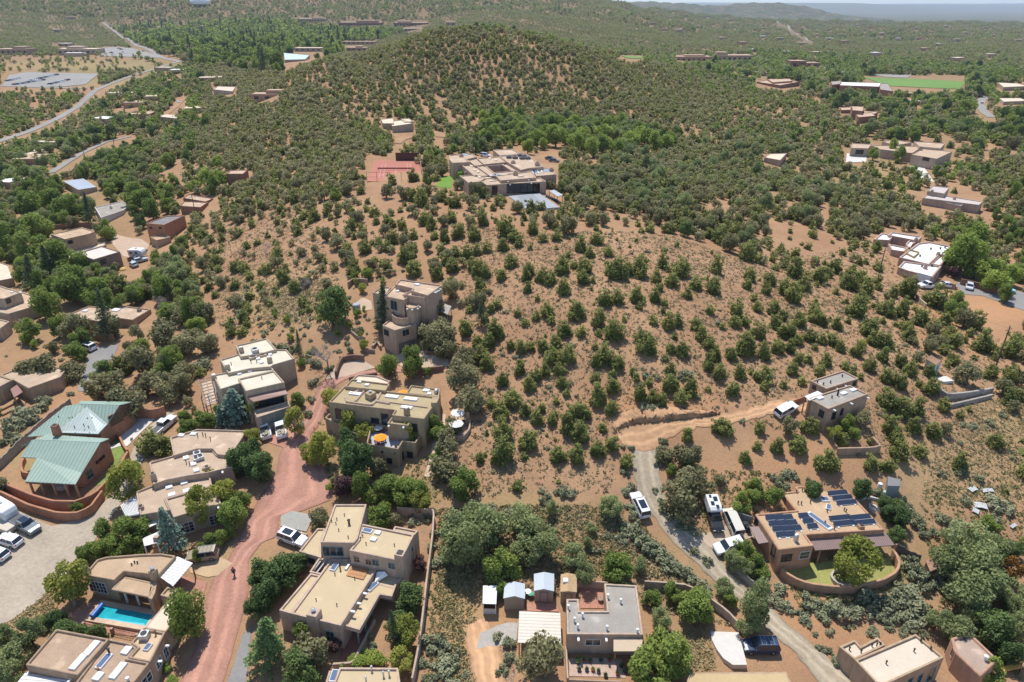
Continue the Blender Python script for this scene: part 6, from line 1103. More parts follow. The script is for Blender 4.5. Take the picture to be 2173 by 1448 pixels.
def trailer(px, front, L, label, kind='travel_trailer'):
    a = G(px[0], px[1], 1.4); b = G(front[0], front[1], 1.4); hd = math.atan2(b[1]-a[1], b[0]-a[0]); r = empty(kind, (0,0,0)); hw = 1.15
    mb = MB(); lock(mb, [(L/2, hw*.9, .9, 1.9),(L/2-.35, hw, .6, 2.55),(L/2-1, hw, .5, 2.75),(-L/2+.5, hw, .5, 2.75),(-L/2, hw*.95, .7, 2.5)]); mb.build('body', WHITE, r, (0,0,0), bevel=.15); mb = MB()
    for x in (-L*.25, L*.12): mb.box((x,-hw-.01,1.5), .9, .06, .6); mb.box((x,hw+.01,1.5), .9, .06, .6)
    mb.box((L/2-.12,0,1.5), .1, 1.2, .5); mb.build('window', CARGLASS, r, (0,0,0)); mb = MB(); mb.box((0,0,2.75), .6, .6, .2); mb.build('roof_vent', STEEL, r, (0,0,0))
    for s in (-1,1): q = MB(); q.bar((-.3,s*(hw-.2),.34),(-.3,s*(hw+.02),.34),.35,.35,12); q.build('wheel', RUBBER, r, (0,0,0))
    q = MB(); q.bar((L/2,0,.5),(L/2+1.1,0,.5),.06); q.build('tow_bar', DARK, r, (0,0,0)); seat_on_ground(r, a, hd); tag(r, label, 'trailer'); return r
trailer((6,1082), (28,1095), 5.2, 'white rounded travel trailer at the left edge of the gravel lot'); trailer((293,537), (310,537), 5.6, 'white camper trailer beside the tall brown cube house'); LMK.append(('the white camper', *G(293,537)[:2]))
bt = G(10,1120,.3); mb = MB(); mb.box((bt[0],bt[1],bt[2]-.05), 4.0, 1.9, .75, -.35); tag(mb.build('flat_trailer', mat('beige_cover', (.50,.44,.36), .9), None, bt, bevel=.1), 'beige covered trailer between the camper and white hatchback', 'trailer')
# cars in the far car park
PC = [CW_, CS, CB, CW_, CG_, (.30,.05,.04), CW_, CS]; proto = {}
def farcar(x, y, a, c):
    if c not in proto: proto[c] = make_car('sedan', c, True); src = proto[c]; new = src
    else:
        src = proto[c]; new = src.copy(); COL.objects.link(new)
        for ch in src.children: k = ch.copy(); COL.objects.link(k); k.parent = new
    g = G(x, y); seat_on_ground(new, g, a); new['category'] = 'car'; new['group'] = 'cars in the far car park'; return new
CN = {CW_:'white', CS:'silver', CB:'navy', CK:'black', CG_:'grey', (.30,.05,.04):'dark red'}
FC = {}
rows = [('front',(54,177),(92,171),10),('middle',(66,172),(120,160),13),('rear',(16,173),(40,168),5),('right-hand',(106,180),(144,171),9),('lower',(30,181),(52,178),5)]
for nm, p0, p1, n in rows:
    ga, gb = G(*p0), G(*p1); hd = math.atan2(gb[1]-ga[1], gb[0]-ga[0])+math.pi/2
    for k in range(n):
        t = k/(n-1); c = PC[(k*5+len(nm))%8]; o = farcar(p0[0]*(1-t)+p1[0]*t, p0[1]*(1-t)+p1[1]*t, hd, c); FC.setdefault((CN[c], nm), []).append(o)
for x, y in ((207,109),(237,113),(253,104),(258,106),(262,112),(240,116),(305,110),(335,113)): c = PC[int(x)%8]; o = farcar(x, y, .4, c); FC.setdefault((CN[c], 'upper lot'), []).append(o)
OW = ['first','second','third','fourth','fifth','sixth','seventh','eighth','ninth']
for (cn, nm), L in FC.items():
    for k, o in enumerate(L): o['label'] = '%s car in the %s of the far-left car park%s' % (cn, nm if 'lot' in nm else nm+' row', ', '+OW[k]+' from left' if len(L) > 1 else '')
LMK.append(('the far-left car park', *G(95,170)[:2]))
# ------------------------------------------------------------------ utility poles and wires
def pole(px, py, hgt, label):
    c = G(px, py); r = tag(empty('utility_pole', c), label, 'utility pole'); mb = MB(); mb.bar((c[0],c[1],c[2]-.5), (c[0],c[1],c[2]+hgt), .17, .11, 8); mb.build('post', mat('pole_wood', (.13,.09,.065), .95), r, tuple(c)); mb = MB(); mb.box((c[0],c[1],c[2]+hgt-.9), 2.2, .12, .14, .5); mb.build('crossarm', WOOD, r, tuple(c)); mb = MB()
    for s in (-.9,.9): mb.bar((c[0]+s*math.cos(.5),c[1]+s*math.sin(.5),c[2]+hgt-.78), (c[0]+s*math.cos(.5),c[1]+s*math.sin(.5),c[2]+hgt-.6), .06)
    mb.build('insulator', STEEL, r, tuple(c)); return np.array((c[0],c[1],c[2]+hgt-.7))
tops = [pole(2113,778,9.5,'leaning-looking utility pole at the right edge below the road'), pole(1862,594,9,'utility pole in trees left of the white-roofed house'), pole(182,341,10,'utility pole with a transformer beside the left-hand lane'), pole(242,304,10,'utility pole at the upper end of the left-hand lane'), pole(415,455,7,'short utility pole among the red-brown houses'), pole(55,402,10,'utility pole among the left-edge trees')]
def wire(a, b, label, sag=2.):
    mb = MB(); n = 14
    for k in range(n):
        t0, t1 = k/n, (k+1)/n; p = a*(1-t0)+b*t0-[0,0,sag*4*t0*(1-t0)]; q = a*(1-t1)+b*t1-[0,0,sag*4*t1*(1-t1)]; mb.bar(p, q, .022, n=3)
    tag(mb.build('overhead_wire', mat('wire_grey', (.35,.35,.35), .6), None, a), label, 'wire')
wire(tops[2], tops[3], 'overhead wire along the left-hand lane'); wire(tops[5], tops[2], 'overhead wire over the left-edge trees'); wire(tops[1], tops[0], 'overhead wire crossing in front of the white-roofed house')
c = tops[2]; mb = MB(); mb.bar((c[0]+.35,c[1],c[2]-1.3), (c[0]+.35,c[1],c[2]-.3), .28, .28, 10)
# thin wire fence posts on the bare hillside
for i, (x, y) in enumerate(((1709,612),(1717,610),(1735,607),(1753,613),(1775,620),(1799,628),(1820,629))):
    c = G(x, y); mb = MB(); mb.bar((c[0],c[1],c[2]-.3), (c[0],c[1],c[2]+1.5), .05, n=5); tag(mb.build('fence_post', GREYWOOD, None, c), '%s thin fence post from the left on the upper right slope' % OW[i], 'fence post', 'fence posts on the upper right slope')
def postfence(pl, lb, hh=1.3):
    p = resample([G(*q)[:2] for q in pl], 40); z = T(p[:,0], p[:,1]); o3 = (p[20,0], p[20,1], z[20]); r = tag(empty('wire_fence', o3), lb, 'fence')
    for k in range(0, 40, 4): mb = MB(); mb.bar((*p[k], z[k]-.3), (*p[k], z[k]+hh), .06, n=5); mb.build('post', GREYWOOD, r, o3)
    mb = MB()
    for h_ in (.35,.7,1.05,1.25):
        for k in range(39): mb.bar((*p[k], z[k]+h_*hh/1.3), (*p[k+1], z[k+1]+h_*hh/1.3), .018, n=3)
    mb.build('fence_wire', STEEL, r, o3)
for i, (pl, lb) in enumerate((([(523,622),(512,650),(500,690),(492,715)],'wire fence running down the bare gully above the cream-roofed house'),([(687,430),(690,450),(686,470)],'short pale fence on the wooded slope below the tennis court'))): postfence(pl, lb)
# ------------------------------------------------------------------ the walker
def skin(name, V, E, Rr, m, parent, loc, sub=1):
    me = bpy.data.meshes.new(name); me.from_pydata(V, E, []); o = bpy.data.objects.new(name, me); COL.objects.link(o); me.materials.append(m)
    md = o.modifiers.new('skin', 'SKIN'); 
    if not me.skin_vertices: 
        bm = bmesh.new(); bm.from_mesh(me); bm.verts.layers.skin.verify(); bm.to_mesh(me); bm.free()
    for k, rr in enumerate(Rr): me.skin_vertices[0].data[k].radius = (rr, rr)
    me.skin_vertices[0].data[0].use_root = True
    o.modifiers.new('sub', 'SUBSURF').levels = sub; o.modifiers['sub'].render_levels = sub; o.parent = parent; return o
c = G(498,1223); pr_ = tag(empty('person', c, 0), 'person in dark clothes walking down the red brick drive', 'person'); LMK.append(('the walking person', c[0], c[1])); SKIN_ = mat('skin', (.42,.24,.16), .6)
V = [(0,0,.95),(0,0,1.15),(0,-.01,1.35),(0,0,1.47),(0,-.01,1.56),(0,-.03,1.66),(.1,0,.93),(.11,-.14,.52),(.11,-.16,.09),(.11,-.30,.05),(-.1,0,.93),(-.11,.10,.50),(-.11,.30,.12),(-.11,.18,.05),(.2,0,1.40),(.26,.10,1.14),(.27,.02,.90),(.27,-.01,.83),(-.2,0,1.40),(-.27,-.06,1.13),(-.26,-.22,.93),(-.26,-.27,.87)]
E = [(0,1),(1,2),(2,3),(3,4),(4,5),(0,6),(6,7),(7,8),(8,9),(0,10),(10,11),(11,12),(12,13),(2,14),(14,15),(15,16),(16,17),(2,18),(18,19),(19,20),(20,21)]
Rr = [.14,.13,.14,.055,.075,.09,.095,.065,.045,.035,.095,.065,.045,.035,.06,.045,.032,.03,.06,.045,.032,.03]
for base, d in ((17,(0,-.01,-.08)),(21,(0,-.04,-.07))):
    for k in range(5):
        v = V[base]; dx = (k-2)*.016; V.append((v[0]+dx, v[1]+d[1]*(.6 if k == 0 else 1), v[2]+d[2]*(.6,.9,1,.95,.8)[k])); E.append((base, len(V)-1)); Rr.append(.009)
skin('body', V, E, Rr, SKIN_, pr_, c); DKC = mat('dark_clothing', (.03,.03,.045), .9); 
skin('shirt', V[:3]+[(0,0,1.43)]+[V[14],V[15],V[18],V[19]], [(0,1),(1,2),(2,3),(2,4),(4,5),(2,6),(6,7)], [.16,.155,.165,.08,.08,.062,.08,.062], DKC, pr_, c)
skin('trousers', [V[0],V[6],V[7],V[8],V[10],V[11],V[12]], [(0,1),(1,2),(2,3),(0,4),(4,5),(5,6)], [.16,.11,.085,.06,.11,.085,.06], mat('navy_trousers', (.035,.045,.08), .9), pr_, c)
mb = MB(); mb.lathe((0,.01,1.62), [(.098,-.05),(.106,.03),(.085,.10),(.03,.135)], 12); mb.build('hair', mat('dark_hair', (.03,.02,.015), .8), pr_, (0,0,0), smooth=True)
mb = MB(); mb.box((0,-.115,1.64), .03, .04, .04); mb.build('nose', SKIN_, pr_, (0,0,0))
# ------------------------------------------------------------------ cut bank above the road bend
up = [G(*q)[:2] for q in ((1292,893),(1300,882),(1345,868),(1420,864),(1470,870),(1510,874))]; lo = [G(*q)[:2] for q in ((1306,922),(1312,912),(1350,899),(1430,892),(1485,886),(1530,879))]; n = 60
a, b = resample(lo, n), resample(up, n); prof = ((0,0),(.02,.4),(.045,.9),(.09,1.05),(.35,.9),(.7,.5),(1.05,.0)); V = []
for i in range(n):
    f = math.sin(math.pi*min(1, max(0, i/(n-1))))**.5
    for t, hh in prof: q = a[i]*(1-t)+b[i]*t + RNG.normal(0,.16,2)*(0 < t < 1); V.append((q[0], q[1], gz(q[0], q[1])+hh*f+.03+RNG.normal(0,.16)*(0 < t < 1)))
k = len(prof); i_ = np.arange((n-1)*k).reshape(n-1,k)[:,:-1].ravel(); me = fastmesh('dirt_bank', np.array(V), np.stack((i_, i_+1, i_+k+1, i_+k), -1)[:,::-1], [mat('bank_earth', (.42,.25,.14), 1., .3, 1.2, bump=.4)]); o = bpy.data.objects.new('dirt_bank', me); COL.objects.link(o); tag(o, kind='structure')
LMK.append(('the orange dirt bank', *G(1400,880)[:2])); EXPIX.append((1300,868,1440,925))
# ------------------------------------------------------------------ plant prototypes (unit crown radius, base at z = 0)
def leaves(C, N, S, rng, elong=.62):                      # rhombic leaf sprays at points C facing about N, size S
    n = len(C); N = N/np.linalg.norm(N, axis=1)[:,None]; t = rng.normal(size=(n,3)); t -= (t*N).sum(1)[:,None]*N; t /= np.linalg.norm(t, axis=1)[:,None]; b = np.cross(N, t)
    S = S[:,None]; V = np.stack((C+t*S, C+b*S*elong, C-t*S*.9, C-b*S*elong), 1).reshape(-1,3); F = np.arange(4*n).reshape(n,4); return V, F
def crown(rng, n, lobes, size, flat=.55, up=.6):
    """leaf sprays over a set of lobes (cx,cy,cz,r): clumps with gaps between them"""
    L = np.array(lobes); w_ = L[:,3]**2; k = rng.choice(len(L), n, p=w_/w_.sum()); d = rng.normal(size=(n,3)); d /= np.linalg.norm(d, axis=1)[:,None]
    rad = rng.uniform(.15,1,n)**.42; C = L[k,:3] + d*(rad*L[k,3])[:,None]; N = d*flat + rng.normal(size=(n,3))*.55 + np.array((0,0,up)); keep = C[:,2] > .02
    S = rng.uniform(.7,1.35,n)*size; V, F = leaves(C[keep], N[keep], S[keep], rng); return V, F, (rng.uniform(0,1,n)*.75 + rng.uniform(0,1,len(L))[k]*.25)[keep]
def lobeset(rng, n, R_, c, ax, lr, zmin=.1):
    out = []
    while len(out) < n:
        p = rng.normal(size=3); p /= np.linalg.norm(p); p = p*rng.uniform(.35,1)**.5; q = (c[0]+p[0]*ax[0], c[1]+p[1]*ax[1], c[2]+p[2]*ax[2]); r = rng.uniform(*lr)
        if q[2] > zmin: out.append((*q, r))
    return out
def trunkmesh(name, segs, m):
    mb = MB()
    for a, b, r1, r2 in segs: mb.bar(a, b, r1, r2, 6)
    me = bpy.data.meshes.new(name); me.from_pydata(mb.v, [], mb.f); me.materials.append(m); return me
BARK = mat('bark', (.14,.105,.08), .95, .25, 3); PALEBARK = mat('pale_bark', (.42,.37,.30), .9, .15, 3); GREYBARK = mat('grey_bark', (.30,.27,.25), .95, .2, 3)
LM = {'juniper': leafmat('juniper_leaf', (0.132,0.165,0.044), (0.331,0.336,0.105)), 'pinyon': leafmat('pinyon_needle', (0.166,0.168,0.078), (0.359,0.331,0.168)), 'leafy': leafmat('green_leaf', (0.116,0.179,0.040), (0.331,0.401,0.094), .42),
 'yellow': leafmat('yellow_green_leaf', (0.177,0.211,0.040), (0.442,0.444,0.094), .42), 'dark': leafmat('dark_leaf', (0.068,0.122,0.042), (0.177,0.244,0.071), .32), 'willow': leafmat('grey_green_leaf', (0.171,0.217,0.084), (0.381,0.418,0.179), .38), 'conifer': leafmat('dark_needle', (0.055,0.092,0.042), (0.155,0.201,0.084), .2),
 'spruce': leafmat('blue_needle', (0.123,0.193,0.144), (0.315,0.407,0.308), .2), 'sage': leafmat('sage_leaf', (0.182,0.201,0.109), (0.381,0.385,0.233), .25), 'deodar': leafmat('deodar_needle', (0.094,0.162,0.055), (0.248,0.348,0.124), .25), 'plum': leafmat('plum_leaf', (0.075,0.036,0.038), (0.166,0.090,0.082), .25), 'rust': leafmat('rust_leaf', (0.232,0.122,0.030), (0.431,0.228,0.053), .3), 'bare': leafmat('bare_twig', (0.315,0.260,0.208), (0.530,0.456,0.373), .05), 'lime': leafmat('lime_leaf', (0.166,0.244,0.044), (0.397,0.467,0.105), .42)}
PROTO = {}
def addproto(kind, crownarr, trunk=None, ch=.8, top=1.6):
    V, F, v = crownarr; m = LM[kind]; me = fastmesh(kind+'_crown', V, F, [m], {'v': v}); PROTO.setdefault(kind, []).append(dict(me=me, trunk=trunk, ch=ch, V=V, F=F, v=v, top=top))
rg = np.random.default_rng(5)
for i in range(10):                                       # junipers: bushy to the ground, several pointed lobes
    ax = rg.uniform(.75,1.0,2); lob = lobeset(rg, 13, 1, (0,0,.6), (ax[0]*.64, ax[1]*.64, .5), (.17,.42), .1) + [(rg.normal()*.38, rg.normal()*.38, rg.uniform(.95,1.45), rg.uniform(.12,.2)) for k in range(5)] + [(math.cos(k*1.26)*.5*ax[0], math.sin(k*1.26)*.5*ax[1], .22, .33) for k in range(5)] + [(rg.normal()*.1, rg.normal()*.1, 1.25+rg.uniform(0,.3), .32), (0,0,.6,.5)]
    addproto('juniper', crown(rg, 1900, lob, .085, .5, .75), None, .68, 1.6)
for i in range(8):                                        # pinyons: rounded, short visible trunk, greyer
    lob = lobeset(rg, 14, 1, (0,0,.88), (.68,.68,.6), (.2,.42), .14) + [(0,0,.95,.5)]
    segs = [((0,0,-.15),(.03,.02,.75),.09,.06)] + [((.02,.01,.5+.1*k),(l[0],l[1],l[2]),.045,.015) for k, l in enumerate(lob[:6])]
    addproto('pinyon', crown(rg, 1600, lob, .08, .5, .3), trunkmesh('pinyon_trunk', segs, BARK), .95, 1.75)
def broad(kind, nvar, n, size, ch, ax, bark, lobes=17, trunkh=.8):
    for i in range(nvar):
        lob = lobeset(rg, lobes, 1, (0,0,ch), (ax[0]*.66, ax[0]*.66, ax[1]*.78), (.24,.42), .2)
        segs = [((0,0,-.2),(.02,.03,trunkh),.085,.06)] + [((.02,.03,trunkh*rg.uniform(.5,1)),(l[0]*.85,l[1]*.85,l[2]*.9),.045,.012) for l in lob[:8]]
        addproto(kind, crown(rg, n, lob, size, .45, .35), trunkmesh(kind+'_trunk', segs, bark), ch, ch+ax[1])
broad('leafy', 5, 3800, .064, 1.02, (1.,.95), BARK); broad('yellow', 4, 3200, .064, 1.25, (1.,1.15), PALEBARK, 18); broad('dark', 3, 4000, .064, 1.02, (1.,1.0), BARK, 19); broad('willow', 4, 4400, .054, 1.05, (1.05,1.0), BARK, 20); broad('plum', 2, 1800, .075, 1.2, (.95,.95), BARK, 12); broad('rust', 1, 1800, .07, 1.1, (1.,.8), BARK, 12); broad('lime', 3, 2600, .07, 1.05, (1.,.95), BARK, 16)
def cone(kind, nvar, H, n, size, droop, base=.25, pw=1.):
    for i in range(nvar):
        C = []; N = []; segs = [((0,0,-.2),(0,0,H*.97),.06,.01)]; nb = 85
        for k in range(nb):
            t = ((k+.5)/nb)**.8; z = base + (H-base)*t; L = (1-t)**pw*rg.uniform(.75,1.1)+.04; a = k*2.4+rg.uniform(-.3,.3); m_ = max(8, int(n/nb*(L+.25)))
            u = rg.uniform(.15,1,m_)**.8; off = rg.normal(size=(m_,3))*.055*(1.2-u*.5)[:,None]; C.append(np.stack((np.cos(a)*L*u, np.sin(a)*L*u, z-droop*L*u*u+.12*u*L), 1)+off); N.append(np.array((math.cos(a)*.25, math.sin(a)*.25, .9))+rg.normal(size=(m_,3))*.5); segs.append(((0,0,z),(math.cos(a)*L*.9,math.sin(a)*L*.9,z-droop*L*.7),.015,.005))
        C = np.concatenate(C); N = np.concatenate(N); V, F = leaves(C, N, rg.uniform(.7,1.3,len(C))*size, rg, .4); addproto(kind, (V, F, rg.uniform(0,1,len(C))), trunkmesh(kind+'_trunk', segs, BARK), H*.45, H)
cone('conifer', 3, 3.3, 2600, .085, .28); cone('deodar', 1, 2.5, 3800, .075, .42, .15, .75); cone('spruce', 2, 2.5, 3400, .085, .1, .12, .85)
for i in range(4):                                        # sagebrush mounds
    lob = lobeset(rg, 9, 1, (0,0,.38), (.68,.68,.3), (.22,.38), .08); addproto('sage', crown(rg, 520, lob, .11, .5, .5), None, .42, .85)
# bare grey tree
segs = []
def br(p, d, L, r, k):
    q = p+d*L; segs.append((tuple(p), tuple(q), r, r*.65))
    if k == 0: return
    for _ in range(3 if k > 1 else 4): dd = d+rg.normal(size=3)*.5+np.array((0,0,.12)); dd /= np.linalg.norm(dd); br(p+d*L*rg.uniform(.55,1), dd, L*rg.uniform(.6,.85), r*.55, k-1)
br(np.array((0,0,-.1)), np.array((0,0,1.)), .75, .05, 5); pts_ = np.array([s[1] for s in segs[40:]]); BT = trunkmesh('bare_trunk', segs, GREYBARK); kk = rg.choice(len(pts_), 900); C = pts_[kk]+rg.normal(size=(900,3))*.05; V, F = leaves(C, rg.normal(size=(900,3)), rg.uniform(.02,.05,900), rg, .15); addproto('bare', (V, F, rg.uniform(0,1,900)), BT, 1.3, 2.2)
# ------------------------------------------------------------------ plants traced from the photograph
TREES = []            # (kind, x, y, r, stretch, traced)
def put(kind, px, py, rpx, st=1., jit=0):
    ch = PROTO[kind][0]['ch']*st; g = G(px, py); r = 1.5
    for _ in range(3):
        d = math.sqrt(g[0]**2+g[1]**2+(CAMZ-g[2])**2); dep = proj(*g)[2]; r = rpx*(1.3 if kind == 'juniper' else 1.16 if kind in ('pinyon','sage') else 1.06)*dep/FPX; g = G(px, py, ch*r)
    TREES.append((kind, g[0], g[1], r, st, True))
def table_(kind, s, off=(0,0), sc=1., st=1.):
    for e in s.split(';'):
        e = e.strip()
        if e: a = [float(v) for v in e.split(',')]; put(kind, off[0]+a[0]/sc, off[1]+a[1]/sc, a[2]/sc, a[3] if len(a) > 3 else st)
table_('juniper', '265,30,35;45,60,55;205,105,40;375,100,45;530,140,45;460,120,35;615,55,50;630,190,50;785,50,45;770,115,50;830,140,25;1010,70,75;1075,60,50;1150,60,65;1265,120,45;1370,140,50;1310,20,45;1440,60,60;1535,155,50;1660,180,60;1475,230,40;1670,45,55;1880,170,35;1630,340,38;1820,330,60;1800,420,45;1870,420,40;920,265,55;1000,250,55;1140,240,55;1260,245,50;1150,315,28;1285,190,30;1045,405,22;1245,415,35;1310,345,25;1350,430,50;1410,420,45;1390,520,25;980,490,65;720,350,60;865,400,60;640,470,55;750,490,40;870,500,25;440,380,35;520,340,50;455,260,25;385,190,40;370,430,30;320,360,30;170,480,70;120,560,50;100,400,30;180,300,35;40,560,40;270,580,40;60,650,60;100,700,60;345,600,45;410,590,35;490,580,45;575,560,45;545,650,60;660,650,60;845,590,25;920,640,65;860,690,45;1000,700,55;1190,570,70;1160,520,45;1230,620,40;1370,600,40;1445,620,50;1325,670,25;1545,440,45;1580,510,50;1620,560,45;1670,640,50;1625,700,55;1700,770,50;1870,590,70;1780,640,45;1840,770,50;1790,880,55;1360,750,40;1370,850,55;1500,880,55;1430,940,50;845,800,35;870,930,68;970,860,55;960,780,30;600,750,45;440,790,45;500,760,45;400,850,50;620,840,45;650,910,28;580,960,28;330,740,48;210,820,48;290,940,65;200,1020,70;370,1030,45;480,1010,35;450,1080,50;555,1090,40;700,1030,55;770,1040,50;660,1120,68;740,1180,60;960,1020,45;900,1150,32;960,1260,50;870,1290,60;720,1330,65;600,1320,60;390,1220,75;220,1180,80;210,1310,85;60,1350,40;1160,910,55;1230,930,45;1300,960,45;1130,800,32;1215,830,30;1620,885,22;1060,1380,50;20,800,35;20,930,40;1100,760,28;1740,1150,60;1690,1130,50;1480,1190,50', (1000,550), 3.218)
table_('juniper', '60,100,50;40,170,35;170,200,40;200,130,50;300,190,55;360,240,60;430,170,45;370,70,60;540,100,60;640,50,50;740,150,62;860,190,68;1140,190,75;1330,260,75;1000,330,62;1090,340,60;1240,390,65;790,330,72;690,290,16;500,350,50;220,330,50;90,260,30;110,320,40;230,430,45;290,380,40;400,410,50;500,390,45;560,420,40;310,480,60;120,490,55;40,590,62;160,630,55;250,600,45;340,600,40;390,550,40;470,520,45;550,540,40;630,540,50;680,590,45;660,440,45;880,470,60;930,540,60;1000,560,55;970,650,50;790,620,50;390,680,40;460,680,35;350,750,40;580,690,45;540,760,40;710,720,35;760,770,35;820,800,25;880,720,48;1090,690,50;1160,750,50;1290,760,45;1300,870,58;1000,800,50;1090,830,58;1010,950,72;1110,1010,70;1200,1010,65;1180,1130,60;150,780,60;160,860,38;290,850,30;420,830,35;1030,1130,68;1060,1200,65;1090,1310,75;1320,1170,58;1390,1000,45;1230,1310,48;1740,1240,52;1440,550,60;1650,560,75;1500,1060,32;1560,1020,25;470,1130,60;250,1270,55;390,1260,60;130,1150,45;110,1270,35;30,1350,48;590,1370,85;890,1390,55;1000,1400,55;1500,1390,60;1850,600,70;1890,540,45;1760,630,40;1600,420,60;1400,410,50;700,1230,45;1450,680,45', (1573,550), 3.218)
table_('pinyon', '1310,570,70;1540,390,80;1560,770,95;1810,850,75;820,1070,60;330,1120,68;560,1110,38;1400,1150,45;1210,670,50', (1573,550), 3.218); table_('yellow', '830,580,32;640,1180,50', (1573,550), 3.218); table_('leafy', '720,1120,65;760,1180,55', (1573,550), 3.218); table_('sage', '1700,1110,36;1590,1130,32;1530,1130,32;1560,1150,28;1850,1310,26;1870,1360,28;930,400,16;1500,1250,25;1340,1200,20;800,1330,20;1680,1150,25;1790,1060,35;770,1140,20', (1573,550), 3.218)
table_('pinyon', '1480,1330,110;1330,1330,60', (1000,550), 3.218); table_('sage', '1300,1290,35;1290,1340,35;1275,1390,35;1310,1240,35;1090,1280,30;1030,1270,25;1180,1000,40;1240,1010,35;1350,1090,25;1850,1100,30;590,320,14;700,590,20;1700,430,35;1200,790,40;1270,800,30;1470,780,50;1440,800,30;1320,680,28;215,650,22;350,410,25;640,760,18;120,1120,25;50,1100,22;40,1040,20;720,930,20;500,900,18;1170,740,15;1550,930,25;1600,1040,16', (1000,550), 3.218)
# bottom left
table_('yellow', '140,1240,46,1.05;265,1030,42;275,995,26;440,1010,22;425,1080,30,1.3;480,1040,30;620,890,24,1.4;545,870,18,1.2;595,790,16;605,780,18;530,835,20;536,925,18;750,885,32;705,840,24;770,915,26;860,1340,32;850,1400,30;690,950,32;672,960,26;1600,1310,20;895,1060,24;870,915,24,1.2;660,960,20;400,1080,16,1.4')
table_('yellow', '1820,1185,57,.95'); table_('leafy', '440,1290,2;403,1305,43,1.45;495,1090,34;505,1060,28;470,1095,20;630,850,18;500,815,20;640,1330,28,1.1;800,1090,32;765,1025,26,1.4;925,910,26;930,960,20;820,770,28,1.1;875,770,27,1.3;985,1020,34;830,1035,34;860,1045,32;890,1040,24;790,1050,24;1060,1195,44;1310,1205,38;1400,1370,58;1380,1425,48;1440,1400,40;1470,1280,40;1430,1255,26;1500,1300,24;1600,1035,30;1575,1065,26;1640,1045,24;1580,1168,26;1610,1200,30;2100,1425,34;1385,1270,22;1550,1270,18;1060,1250,20;270,1130,40;300,1120,30;230,1125,30;205,1160,30;180,1175,22;245,1160,26;290,1155,24;335,1070,16;420,1180,16;460,1140,22;440,1150,22;480,1130,18;395,905,22;425,890,26;410,930,20;455,880,22;250,1180,20')
table_('dark', '510,975,36;553,985,36;535,955,28;550,1215,34;600,1205,42;560,1260,36;630,1190,28;540,1290,28;580,1235,34;700,650,42,1.05;745,970,44,1.15;735,930,26;870,1265,36;2110,1320,50;2140,1380,30;140,1335,28;165,1345,26;118,1320,26;200,1345,24;215,1350,18;845,1325,30;1915,1100,22;1895,1085,22;1880,1070,18;1905,1130,20;1460,1300,18;1905,1075,18;640,1430,44;1725,1035,20;1830,1035,24')
table_('juniper', '320,935,28;347,940,22;730,1440,20'); table_('pinyon', '655,1385,46;620,1400,30;675,1098,26;833,1098,22;950,940,32;945,985,34;960,900,20;800,985,22;985,795,38;1000,840,34;925,650,26;940,695,36;918,712,32;945,730,30;905,700,24;985,760,30;955,610,26;810,930,14;1145,1395,54;1445,1050,48;1480,1015,40;470,1040,18;590,1070,0.5;370,1000,16;270,850,40;240,800,34;330,800,34;380,810,30;300,760,36;350,700,38;390,720,32;430,720,30;230,690,30;100,770,34;60,780,30;160,690,30;150,780,26;300,820,24;200,820,28;355,830,26')
table_('willow', '990,1130,64,1.05;1030,1105,50;970,1165,40;1145,1130,48;1110,1100,36;1120,1160,36;1605,1285,40,1.5;1590,1330,30;2050,1165,62;2090,1200,66;2010,1190,40;2060,1235,56;2110,1160,40;2030,1335,40;1990,1310,30;1240,1215,22,1.3;1215,1175,26;1330,1255,20;1360,1200,18;1590,1205,22;1560,1190,26;1540,1245,24;62,1345,36;28,1385,38;10,1345,32;12,1430,36;88,1318,20;2160,1260,34;2165,1330,40;2150,1290,30;2070,1290,36;1400,1310,26')
table_('conifer', '632,735,13,1.7;812,662,30,1.0;215,670,27,1.2;185,445,18,1.2;100,560,30,.8;845,1345,20,1.5;990,1420,1,1;1020,670,16,1;60,585,30,1'); table_('deodar', '560,1368,52,1.0'); table_('spruce', '500,862,38,.9;360,1125,34,1.5;470,890,18;1590,1060,1')
table_('plum', '730,1025,30;707,1370,20,.9;705,700,2;2028,575,14;890,1195,18'); table_('rust', '2150,1205,30'); table_('bare', '690,733,40,1.05;640,600,18,1.1;330,635,22,1;560,520,18,1'); table_('lime', '800,1395,26,.6;760,1400,22,.5;780,1390,22,.5;1205,1300,.1;365,1440,14,.8;350,1415,14,.9;1890,310,14,1.3;1855,322,13,1.3;1910,325,13,1.3;2050,530,44,1.1;2070,500,36;2030,545,30;2100,560,36;2120,590,30;2075,560,30;2150,580,26;460,340,16;440,370,22;410,390,18;470,375,20')
table_('lime', '150,50,1;1240,280,20;1280,275,24;1180,285,24;1140,290,20;1340,290,22;1370,285,24;1310,310,20;1260,310,22;1220,300,22;1390,300,20;1160,270,16;1120,310,16')
table_('leafy', '60,520,40;110,540,48;150,600,40;100,640,36;190,610,34;130,690,26;60,700,26;170,560,26;30,500,34;80,480,34;140,440,26;110,420,28;60,430,30;95,395,24;300,420,26;280,410,26;320,440,24;350,405,22;230,400,18;260,330,16;370,390,16;450,390,20;160,740,28,.9;170,715,24;240,640,26;200,640,22;90,600,30;2130,620,20;1860,520,14;2000,690,1;2040,640,22;2025,655,20')
